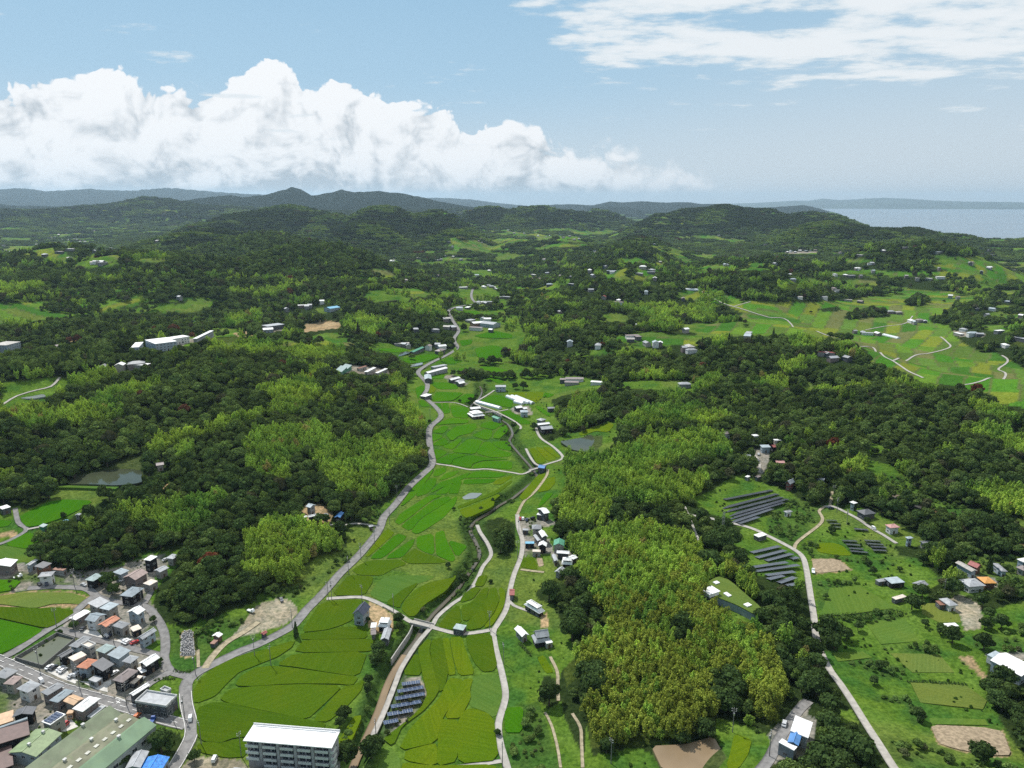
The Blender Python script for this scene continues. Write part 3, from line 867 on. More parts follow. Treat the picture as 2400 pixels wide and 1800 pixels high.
# meadows: patches of yellower, darker and drier growth
for code, amt in ((OPEN, 1.0), (CROP, 0.5), (SCRUB, 0.8)):
    k = CLS == code
    w = np.clip((_n[k] - 0.5) * 4, -1, 1)[:, None] * amt
    col[k] = np.where(w > 0, col[k] * (1 - w) + np.array((.105, .185, .03)) * w, col[k] * (1 + w) + np.array((.045, .12, .022)) * -w)
    w = np.clip((_nb[k] - 0.58) * 6, 0, 0.35)[:, None] * amt
    col[k] = col[k] * (1 - w) + np.array((.15, .17, .05)) * w
k = np.isin(CLS, (DIRT, DRY, YARD, PAVE))
w = np.clip((_n[k] - 0.42) * 4, 0, 1)[:, None]
col[k] = col[k] * (1 - 0.35 * w)
k = CLS == YARD
w = np.clip((_n[k] - 0.52) * 7, 0, 1)[:, None] * 0.85
col[k] = col[k] * (1 - w) + np.array((.075, .13, .03)) * w
# strip fields
k = CLS == CROP
xx, yy = PX_[k], PY_[k]
big = _hash(np.floor((xx + 0.4 * yy) / 210), np.floor((yy - 0.3 * xx) / 260), 5)
th = np.where(big > 0.5, R(38), R(-22)) + big * 0.5
a = xx * np.cos(th) + yy * np.sin(th)
b = -xx * np.sin(th) + yy * np.cos(th)
hsh = _hash(np.floor(b / 24), np.floor(a / 95 + _hash(np.floor(b / 24), np.floor(b * 0), 3) * 3), 9)
palc = np.array([(.055, .17, .018), (.075, .20, .022), (.11, .21, .028), (.16, .20, .03), (.085, .15, .03), (.12, .17, .035), (.14, .16, .06), (.05, .14, .02), (.10, .19, .035), (.17, .22, .03)])
cc = palc[(hsh * 9.99).astype(int)]
edge = (np.minimum(b / 24 % 1, 1 - b / 24 % 1) * 24 < 1.3) | (np.minimum(a / 95 % 1, 1 - a / 95 % 1) * 95 < 0.0)
cc[edge] = (.10, .13, .045)
col[k] = cc * (0.85 + 0.3 * _n[k])[:, None]
# overgrown river banks
w = (_bank * 0.9)[..., None]
col = col * (1 - w) + np.array((.042, .085, .022)) * w * (0.6 + 0.8 * _n)[..., None]
far = _r > 7000
vill = (fbm(PX_ / 300, PY_ / 300, 81, 4) > 0.5) & (_r > 5200) & (POLZ < 45)
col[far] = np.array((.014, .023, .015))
col[vill] = np.array((.085, .15, .035)) * (.6 + .8 * _n[vill])[:, None]
grid = np.arange(NR * NA).reshape(NR, NA)
quads = np.stack([grid[:-1, :-1], grid[:-1, 1:], grid[1:, 1:], grid[1:, :-1]], -1).reshape(-1, 4)
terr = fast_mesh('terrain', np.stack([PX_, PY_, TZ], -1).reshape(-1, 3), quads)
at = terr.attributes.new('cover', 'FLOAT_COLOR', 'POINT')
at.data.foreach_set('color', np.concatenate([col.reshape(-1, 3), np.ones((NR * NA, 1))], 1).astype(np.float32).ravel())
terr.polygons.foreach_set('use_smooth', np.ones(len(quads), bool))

m = bpy.data.materials.new('ground_cover')
m.use_nodes = True
t = NT(m.node_tree)
b_ = t.n['Principled BSDF']
b_.inputs['Roughness'].default_value = 0.95
b_.inputs['Specular IOR Level'].default_value = 0.0
pos = t.new('ShaderNodeNewGeometry').outputs['Position']
ac = t.new('ShaderNodeAttribute', attribute_name='cover').outputs['Color']
n1 = t.noise(pos, 0.55, 6, 0.72)
n2 = t.noise(pos, 0.06, 5, 0.6)
c = t.mix(t.smooth(n1, 0.3, 0.7), t.mix(1.0, ac, (0.5, 0.56, 0.52), 'MULTIPLY'), t.mix(1.0, ac, (1.42, 1.34, 1.3), 'MULTIPLY'))
c = t.mix(t.smooth(t.noise(pos, 0.22, 4, 0.65), .38, .66, 0, .5), c, t.mix(1.0, c, (.62, .70, .6), 'MULTIPLY'))
c = t.mix(t.smooth(n2, 0.35, 0.7, 0, 0.55), c, t.mix(1.0, c, (1.18, 1.02, 0.85), 'MULTIPLY'))
t.put(b_.inputs['Base Color'], c)
bn = t.new('ShaderNodeBump')
bn.inputs['Strength'].default_value = 0.7
bn.inputs['Distance'].default_value = 0.6
t.put(bn.inputs['Height'], n1)
t.l.new(bn.outputs[0], b_.inputs['Normal'])
MATS['ground'] = m
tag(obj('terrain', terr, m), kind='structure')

# ------------------------------------------------------------------ sea
sm = bpy.data.materials.new('sea_water')
sm.use_nodes = True
t = NT(sm.node_tree)
b_ = t.n['Principled BSDF']
pos = t.new('ShaderNodeNewGeometry').outputs['Position']
sv = t.vmath('MULTIPLY', pos, (0.00022, 0.0009, 0.0))
band = t.noise(sv, 1.0, 5, 0.55)
t.put(b_.inputs['Base Color'], t.mix(t.smooth(band, 0.35, 0.65), (.10, .16, .215), (.14, .20, .25)))
t.put(b_.inputs['Roughness'], t.smooth(band, 0.3, 0.7, 0.16, 0.34))
b_.inputs['IOR'].default_value = 1.33
wn = t.noise(pos, 0.05, 5, 0.7)
bn = t.new('ShaderNodeBump')
bn.inputs['Strength'].default_value = 0.5
bn.inputs['Distance'].default_value = 1.5
t.put(bn.inputs['Height'], wn)
t.l.new(bn.outputs[0], b_.inputs['Normal'])
rs = [3500, 5000, 7000, 10000, 15000, 25000, 38000, 49000]
azs = np.linspace(R(-5), R(75), 40)
vv = [(r * math.sin(a), r * math.cos(a), SEA_Z) for r in rs for a in azs]
ff = [(i * 40 + j, i * 40 + j + 1, (i + 1) * 40 + j + 1, (i + 1) * 40 + j) for i in range(len(rs) - 1) for j in range(39)]
tag(obj('sea', mesh('sea', vv, ff), sm), kind='structure')

# far shore across the bay: a mountain range of its own
dist, w, pts = SEA_RIDGE
p = np.array(pts, float)
aa = np.linspace(float(az_of_u(1680)), float(az_of_u(3200)), 420)
pz = np.interp(aa, az_of_u(p[:, 0], p[:, 1]), crest_z(p[:, 0], p[:, 1], dist) - SEA_Z)
rows = []
for k_, dr in enumerate(np.linspace(-1.0, 1.0, 17)):
    fold = fbm(aa * 300 + k_ * 0.35, aa * 0 + k_ * 0.3, 91, 4)
    prof = np.clip(1 - abs(dr) ** 1.2, 0, 1) * (0.75 + 0.5 * fold if abs(dr) > 0.05 else 0.97 + 0.06 * fold)
    rr = dist + dr * 5500
    rows.append(np.stack([rr * np.sin(aa), rr * np.cos(aa), SEA_Z - 4 + np.maximum(pz, 30) * prof], -1))
vv = np.concatenate(rows)
gi = np.arange(len(vv)).reshape(17, -1)
qq = np.stack([gi[:-1, :-1], gi[:-1, 1:], gi[1:, 1:], gi[1:, :-1]], -1).reshape(-1, 4)
fs = fast_mesh('far_shore_mountains', vv, qq)
fs.polygons.foreach_set('use_smooth', np.ones(len(qq), bool))
tag(obj('far_shore_mountains', fs, mat('far_wood', (.03, .05, .025), 0.95, 0.3, 0.0006)), kind='structure')
# ------------------------------------------------------------------ foliage
def leaf_mat(name, base, vary=0.35, trans=0.25):
    m = bpy.data.materials.new(name)
    m.use_nodes = True
    t = NT(m.node_tree)
    t.n.remove(t.n['Principled BSDF'])
    out = t.n['Material Output']
    tint = t.new('ShaderNodeAttribute', attribute_name='tint', attribute_type='INSTANCER').outputs['Color']
    rnd = t.new('ShaderNodeObjectInfo').outputs['Random']
    pos = t.new('ShaderNodeNewGeometry').outputs['Position']
    leafn = t.new('ShaderNodeNewGeometry').outputs['Random Per Island']
    has = t.math('GREATER_THAN', t.vmath('LENGTH', tint), 0.001)
    own = t.mix(rnd, tuple(x * (1 - vary * 0.5) for x in base), tuple(x * (1 + vary * 0.6) for x in base))
    c = t.mix(has, own, tint)
    k = t.math('MULTIPLY_ADD', leafn, 0.75, 0.62)
    big = t.smooth(t.noise(pos, 0.035, 3, 0.6), 0.35, 0.65, 0.82, 1.16)
    c = t.vmath('SCALE', c, scale=t.math('MULTIPLY', k, big))
    d = t.new('ShaderNodeBsdfDiffuse')
    t.put(d.inputs[0], c)
    tr = t.new('ShaderNodeBsdfTranslucent')
    t.put(tr.inputs[0], t.mix(1.0, c, (1.25, 1.15, 0.55), 'MULTIPLY'))
    mx = t.new('ShaderNodeMixShader')
    mx.inputs[0].default_value = trans
    t.l.new(d.outputs[0], mx.inputs[1])
    t.l.new(tr.outputs[0], mx.inputs[2])
    t.l.new(mx.outputs[0], out.inputs[0])
    MATS[name] = m
    return m


LEAF = leaf_mat('broadleaf_foliage', (.056, .094, .028))
BAMB = leaf_mat('bamboo_foliage', (.24, .29, .045))
LEAFRED = leaf_mat('rust_foliage', (.13, .045, .025))
BARK = mat('bark', (.075, .058, .042), 0.9, 0.3, 2.0)
CULM = mat('bamboo_culm', (.16, .19, .06), 0.6, 0.3, 2.0)


def quads_from(cent, nrm, size, rng, aspect=1.0, along=None):
    """square leaf sprays: centres, normals, sizes -> verts, faces"""
    n = len(cent)
    nrm = nrm / np.linalg.norm(nrm, axis=1, keepdims=True)
    if along is None:
        a = rng.normal(size=(n, 3))
    else:
        a = along + 0.25 * rng.normal(size=(n, 3))
    t1 = a - nrm * (a * nrm).sum(1, keepdims=True)
    t1 /= np.linalg.norm(t1, axis=1, keepdims=True)
    t2 = np.cross(nrm, t1)
    s = size[:, None] * 0.5
    w = rng.uniform(0.75, 1.1, (n, 1))
    p0 = cent - t1 * s - t2 * s * aspect * 0.55 * w
    p1 = cent - t1 * s * 0.3 + t2 * s * aspect * w
    p2 = cent + t1 * s + t2 * s * aspect * 0.25 * w
    p3 = cent + t1 * s * 0.35 - t2 * s * aspect * w
    v = np.stack([p0, p1, p2, p3], 1).reshape(-1, 3)
    f = np.arange(4 * n).reshape(-1, 4)
    return v, f


def ico(rx, ry, rz, cx, cy, cz, rng, sub=1, jag=0.15):
    bm = bmesh.new()
    bmesh.ops.create_icosphere(bm, subdivisions=sub, radius=1.0)
    v = np.array([q.co for q in bm.verts])
    f = [[w.index for w in q.verts] for q in bm.faces]
    bm.free()
    v = v * (1 + jag * rng.normal(size=(len(v), 1)))
    return v * (rx, ry, rz) + (cx, cy, cz), f


def crown_broad(seed, rad=4.6, height=9.5, nlobe=9, leaves=52, size=0.95, low=0.30):
    """round evergreen crown made of leafy lobes over a dark inner mass"""
    rng = np.random.default_rng(seed)
    V, F = [], []
    base = height * low
    mid = height * 0.56
    off = 0
    lob = [(0, 0, height - rad * 0.42, rad * 0.52)]
    for k in range(nlobe):
        a = 2 * math.pi * (k + rng.uniform(-.3, .3)) / nlobe * (1 if k < nlobe * .6 else 1.618)
        q = rad * (rng.uniform(.55, .72) if k < nlobe * .6 else rng.uniform(.25, .45))
        zz = mid + rng.uniform(-.16, .12) * height if k < nlobe * .6 else height * rng.uniform(.68, .82)
        lob.append((q * math.cos(a), q * math.sin(a), zz, rad * rng.uniform(.34, .5)))
    for (x, y, z, r) in lob:
        n = int(leaves * (r / (rad * .42)) ** 2)
        d = rng.normal(size=(n, 3))
        d[:, 2] = np.abs(d[:, 2]) * 0.9 - 0.25 * rng.random(n)
        d /= np.linalg.norm(d, axis=1, keepdims=True)
        c = np.array([x, y, z]) + d * r * rng.uniform(.82, 1.08, (n, 1)) * (1, 1, .82)
        nr = d + rng.normal(size=(n, 3)) * 0.42
        v, f = quads_from(c, nr, size * rng.uniform(.7, 1.35, n), rng, 0.8)
        V.append(v); F += [list(q + off) for q in f]; off += len(v)
        v, f = ico(r * .84, r * .84, r * .72, x, y, z, rng, 1, .10)
        V.append(v); F += [[i + off for i in q] for q in f]; off += len(v)
    v, f = ico(rad * .62, rad * .62, (height - base) * .40, 0, 0, base + (height - base) * .42, rng, 1, .12)
    V.append(v); F += [[i + off for i in q] for q in f]
    return np.concatenate(V), F


def trunk_limbs(seed, height, rad, r0=0.28):
    """tapered trunk with three limbs"""
    rng = np.random.default_rng(seed + 900)
    V, F = [], []

    def tube(pts, radii, n=6):
        o = len(V)
        for p, r in zip(pts, radii):
            for k in range(n):
                V.append((p[0] + r * math.cos(2 * math.pi * k / n), p[1] + r * math.sin(2 * math.pi * k / n), p[2]))
        for i in range(len(pts) - 1):
            for k in range(n):
                F.append((o + i * n + k, o + i * n + (k + 1) % n, o + (i + 1) * n + (k + 1) % n, o + (i + 1) * n + k))
    tube([(0, 0, -.4), (.05, .03, height * .25), (.1, -.05, height * .5), (0, 0, height * .74)], [r0 * 1.4, r0, r0 * .7, r0 * .25])
    for k in range(3):
        a = k * 2.1 + rng.uniform(0, .8)
        tube([(0.05, 0, height * .3), (rad * .3 * math.cos(a), rad * .3 * math.sin(a), height * .48), (rad * .55 * math.cos(a), rad * .55 * math.sin(a), height * .6)], [r0 * .5, r0 * .35, r0 * .12], 5)
    return V, F


def crown_bamboo(seed, n=6, spread=2.5, height=10.5, leaves=64):
    """a clump of bamboo: rounded feathery plumes nodding over, dark between"""
    rng = np.random.default_rng(seed)
    V, F, off = [], [], 0
    stems = []
    for k in range(n):
        a, q = 2.399 * k + rng.uniform(-.4, .4), spread * math.sqrt((k + .4) / n)
        x, y = q * math.cos(a), q * math.sin(a)
        h = height * rng.uniform(.72, 1.12)
        la, ll = rng.uniform(0, 2 * math.pi), rng.uniform(.5, 1.7)
        s = 1 - rng.random(leaves) ** 1.15 * 0.55
        lean = ll * s ** 3
        cx, cy = x + lean * math.cos(la), y + lean * math.sin(la)
        cz = h * s - 0.3 * lean
        rad = 0.35 + 1.15 * np.sin(np.clip((1 - s) / .5, 0, 1) * math.pi * .62) ** 0.7
        pa = rng.uniform(0, 2 * math.pi, leaves)
        rr = rad * rng.uniform(.5, 1.0, leaves)
        c = np.stack([cx + rr * np.cos(pa), cy + rr * np.sin(pa), cz - 0.3 * rr], -1)
        nr = np.stack([np.cos(pa), np.sin(pa), np.full(leaves, 1.0)], -1) + rng.normal(size=(leaves, 3)) * .55
        al = np.stack([np.cos(pa), np.sin(pa), np.full(leaves, -.5)], -1) + rng.normal(size=(leaves, 3)) * .5
        v, f = quads_from(c, nr, rng.uniform(.5, 1.05, leaves), rng, 0.62, al)
        V.append(v); F += [list(q_ + off) for q_ in f]; off += len(v)
        v, f = ico(.62, .62, h * .16, x + .35 * ll * math.cos(la), y + .35 * ll * math.sin(la), h * .72, rng, 1, .15)
        V.append(v); F += [[i + off for i in q_] for q_ in f]; off += len(v)
        stems.append((x, y, h))
    v, f = ico(spread * .75, spread * .75, height * .18, 0, 0, height * .30, rng, 1, .15)
    V.append(v); F += [[i + off for i in q_] for q_ in f]
    return np.concatenate(V), F, stems


def culms(stems):
    V, F = [], []
    for x, y, h in stems:
        o = len(V)
        for z, r in ((-.4, .07), (h * .8, .03)):
            for k in range(4):
                V.append((x + r * math.cos(k * math.pi / 2), y + r * math.sin(k * math.pi / 2), z))
        for k in range(4):
            F.append((o + k, o + (k + 1) % 4, o + 4 + (k + 1) % 4, o + 4 + k))
    return V, F


def patch_mesh(seed, bamboo=False, side=30.0):
    """a stand of far crowns, coarse sprays"""
    rng = np.random.default_rng(seed)
    V, F, off = [], [], 0
    n = 13
    for k in range(n):
        x, y = (k % 4 - 1.5) * side / 4 + rng.uniform(-3, 3), (k // 4 - 1.3) * side / 4 + rng.uniform(-3, 3)
        r, h = rng.uniform(3.6, 5.6), rng.uniform(7.5, 11.5)
        v, f = ico(r * .86, r * .86, h * .40, x, y, h * .52, rng, 1, .13)
        V.append(v); F += [[i + off for i in q] for q in f]; off += len(v)
        m = 30
        d = rng.normal(size=(m, 3)); d[:, 2] = np.abs(d[:, 2]); d /= np.linalg.norm(d, axis=1, keepdims=True)
        c = np.array([x, y, h * .55]) + d * (r, r, h * .45)
        v, f = quads_from(c, d + rng.normal(size=(m, 3)) * .4, rng.uniform(1.3, 2.4, m), rng, .8)
        V.append(v); F += [list(q + off) for q in f]; off += len(v)
    return np.concatenate(V), F


PROTO = bpy.data.collections.new('foliage_prototypes')     # not linked to the scene: sources of the forest only
NB, NM, NP = 6, 5, 3
BROAD_ME, BROAD_TR, BAMB_ME, BAMB_CU = [], [], [], []
for k in range(NB):
    rad, hh = (4.6, 9.5) if k % 2 else (5.2, 9.0)
    v, f = crown_broad(100 + k, rad, hh, 8 + k % 3)
    BROAD_ME.append(mesh('broadleaf_crown', v, f))
    BROAD_ME[-1].materials.append(LEAF)
    v, f = trunk_limbs(100 + k, hh, rad)
    BROAD_TR.append(mesh('trunk', v, f))
    BROAD_TR[-1].materials.append(BARK)
for k in range(NM):
    v, f, st = crown_bamboo(200 + k, 6, 2.5, 9.5 + .6 * k)
    BAMB_ME.append(mesh('bamboo_crown', v, f))
    BAMB_ME[-1].materials.append(BAMB)
    v, f = culms(st)
    BAMB_CU.append(mesh('culms', v, f))
    BAMB_CU[-1].materials.append(CULM)
PATCH_ME = []
for k in range(NP):
    v, f = patch_mesh(300 + k)
    PATCH_ME.append(mesh('far_stand', v, f))
    PATCH_ME[-1].materials.append(LEAF)
# slim cedars for the woods
CEDAR_ME = []
for k in range(2):
    rng = np.random.default_rng(700 + k)
    n_ = 330
    s_ = rng.random(n_) ** .85
    a_ = rng.uniform(0, 6.283, n_)
    rr = 2.3 * (1 - s_) ** .75 * rng.uniform(.7, 1.08, n_)
    c_ = np.stack([rr * np.cos(a_), rr * np.sin(a_), 2.5 + s_ * 10.5], -1)
    v, f = quads_from(c_, np.stack([np.cos(a_), np.sin(a_), np.full(n_, .55)], -1) + rng.normal(size=(n_, 3)) * .3, rng.uniform(.7, 1.25, n_), rng, .7)
    v2, f2 = ico(1.5, 1.5, 4.6, 0, 0, 6.2, rng, 1, .1)
    CEDAR_ME.append(mesh('cedar_crown', np.vstack([v, v2]), [list(q) for q in f] + [[i + len(v) for i in q] for q in f2]))
    CEDAR_ME[-1].materials.append(LEAF)
IC = NB + NM + NP
for k, me in enumerate(BROAD_ME + BAMB_ME + PATCH_ME + CEDAR_ME):
    PROTO.objects.link(bpy.data.objects.new('foliage_source_%02d' % k, me))


def solo_tree(x, y, z, k, s, label, cat, group=None, name='broadleaf_tree', crown_mat=None, rz=None):
    o = thing(name, label, cat, (x, y, z - .3), random.uniform(0, 6.28) if rz is None else rz, group)
    o.scale = (s, s, s)
    if k < NB:
        obj('trunk', BROAD_TR[k], None, o)
        c_ = obj('crown', BROAD_ME[k], None, o)
    else:
        obj('culms', BAMB_CU[k - NB], None, o)
        c_ = obj('crown', BAMB_ME[k - NB], None, o)
    if crown_mat:
        me = c_.data.copy()
        me.materials[0] = crown_mat
        c_.data = me
    return o


# ------------------------------------------------------------------ roads, paths, water, fields
ASPHALT = mat('asphalt', (.20, .195, .19), 0.9, 0.22, 0.35, 0.2, dirt=(.29, .27, .24))
CONCRETE = mat('concrete_road', (.37, .35, .315), 0.9, 0.16, 0.4, 0.2, dirt=(.36, .33, .27))
TRACK = mat('dirt_track', (.34, .29, .20), 0.95, 0.25, 0.5, 0.1, dirt=(.14, .17, .06))
CONC = mat('concrete', (.40, .39, .36), 0.9, 0.2, 0.5, 0.2, dirt=(.24, .23, .20))
CONCD = mat('dark_concrete', (.16, .16, .15), 0.9, 0.25, 0.5, 0.2)
PAINT = mat('white_paint', (.78, .77, .74), 0.7, 0.1, 1.5, 0.3)
STONE = mat('stone_wall', (.25, .235, .21), 0.95, 0.35, 0.9, 0.1)


def smooth_path(p, step):
    """Catmull-Rom through ground points, resampled"""
    p = np.asarray(p, float)[:, :2]
    q = np.vstack([2 * p[0] - p[1], p, 2 * p[-1] - p[-2]])
    out = []
    for i in range(1, len(q) - 2):
        n = max(2, int(np.linalg.norm(q[i + 1] - q[i]) / step))
        t = np.linspace(0, 1, n, endpoint=False)[:, None]
        out.append(0.5 * (2 * q[i] + (q[i + 1] - q[i - 1]) * t + (2 * q[i - 1] - 5 * q[i] + 4 * q[i + 1] - q[i + 2]) * t ** 2 + (-q[i - 1] + 3 * q[i] - 3 * q[i + 1] + q[i + 2]) * t ** 3))
    out.append(p[-1:])
    return np.vstack(out)


def normals2(p):
    d = np.gradient(p, axis=0)
    d /= np.linalg.norm(d, axis=1, keepdims=True) + 1e-9
    return np.stack([-d[:, 1], d[:, 0]], -1), d


_rz = [0]


def strip(name, path, width, material, lift=None, cols=5, z_of=None):
    nrm, _ = normals2(path)
    offs = np.linspace(-width / 2, width / 2, cols)
    rows = []
    for o_ in offs:
        xy = path + nrm * o_
        z = (z_of or hz)(xy[:, 0], xy[:, 1])
        rows.append(np.column_stack([xy, z]))
    a = np.stack(rows, 1)
    a[:, :, 2] = np.maximum(a[:, :, 2], a[:, :, 2].mean(1, keepdims=True))
    r = np.hypot(path[:, 0], path[:, 1])[:, None]
    if lift is None:
        _rz[0] += 1
        lift = 0.12 + 0.004 * (_rz[0] % 12)
    a[:, :, 2] += lift + 0.0003 * r
    n = len(path)
    g = np.arange(n * cols).reshape(n, cols)
    q = np.stack([g[:-1, :-1], g[:-1, 1:], g[1:, 1:], g[1:, :-1]], -1).reshape(-1, 4)[:, ::-1]
    # close the sides down into the soil
    v = a.reshape(-1, 3)
    lo = v.copy()
    lo[:, 2] -= 0.9
    vv = np.vstack([v, lo])
    m_ = n * cols
    side = [(g[i, 0], g[i + 1, 0], g[i + 1, 0] + m_, g[i, 0] + m_) for i in range(n - 1)] + [(g[i + 1, -1], g[i, -1], g[i, -1] + m_, g[i + 1, -1] + m_) for i in range(n - 1)]
    me = fast_mesh(name, vv, np.vstack([q, np.array(side)]))
    o = obj(name, me, material)
    tag(o, kind='structure')
    return o, a


def dashes(parent, path, width, off, on, gap, w=0.16, z=0.18, name='road_marking', material=None):
    """painted dashes along a road, one part for each dash"""
    nrm, d = normals2(path)
    seg = np.concatenate([[0], np.cumsum(np.linalg.norm(np.diff(path, axis=0), axis=1))])
    s = 1.0
    while s + on < seg[-1]:
        pts = []
        for q in (s, s + on / 2, s + on):
            x = np.interp(q, seg, path[:, 0]); y = np.interp(q, seg, path[:, 1])
            nx = np.interp(q, seg, nrm[:, 0]); ny = np.interp(q, seg, nrm[:, 1])
            for sg in (-1, 1):
                xx, yy = x + nx * (off + sg * w / 2), y + ny * (off + sg * w / 2)
                pts.append((xx, yy, float(hz(xx, yy)) + z + 0.0003 * math.hypot(xx, yy)))
        zs = max(p_[2] for p_ in pts)
        me = mesh(name, [(p_[0], p_[1], zs) for p_ in pts], [(0, 2, 3, 1), (2, 4, 5, 3)])
        obj(name, me, material or PAINT, parent)
        s += on + gap


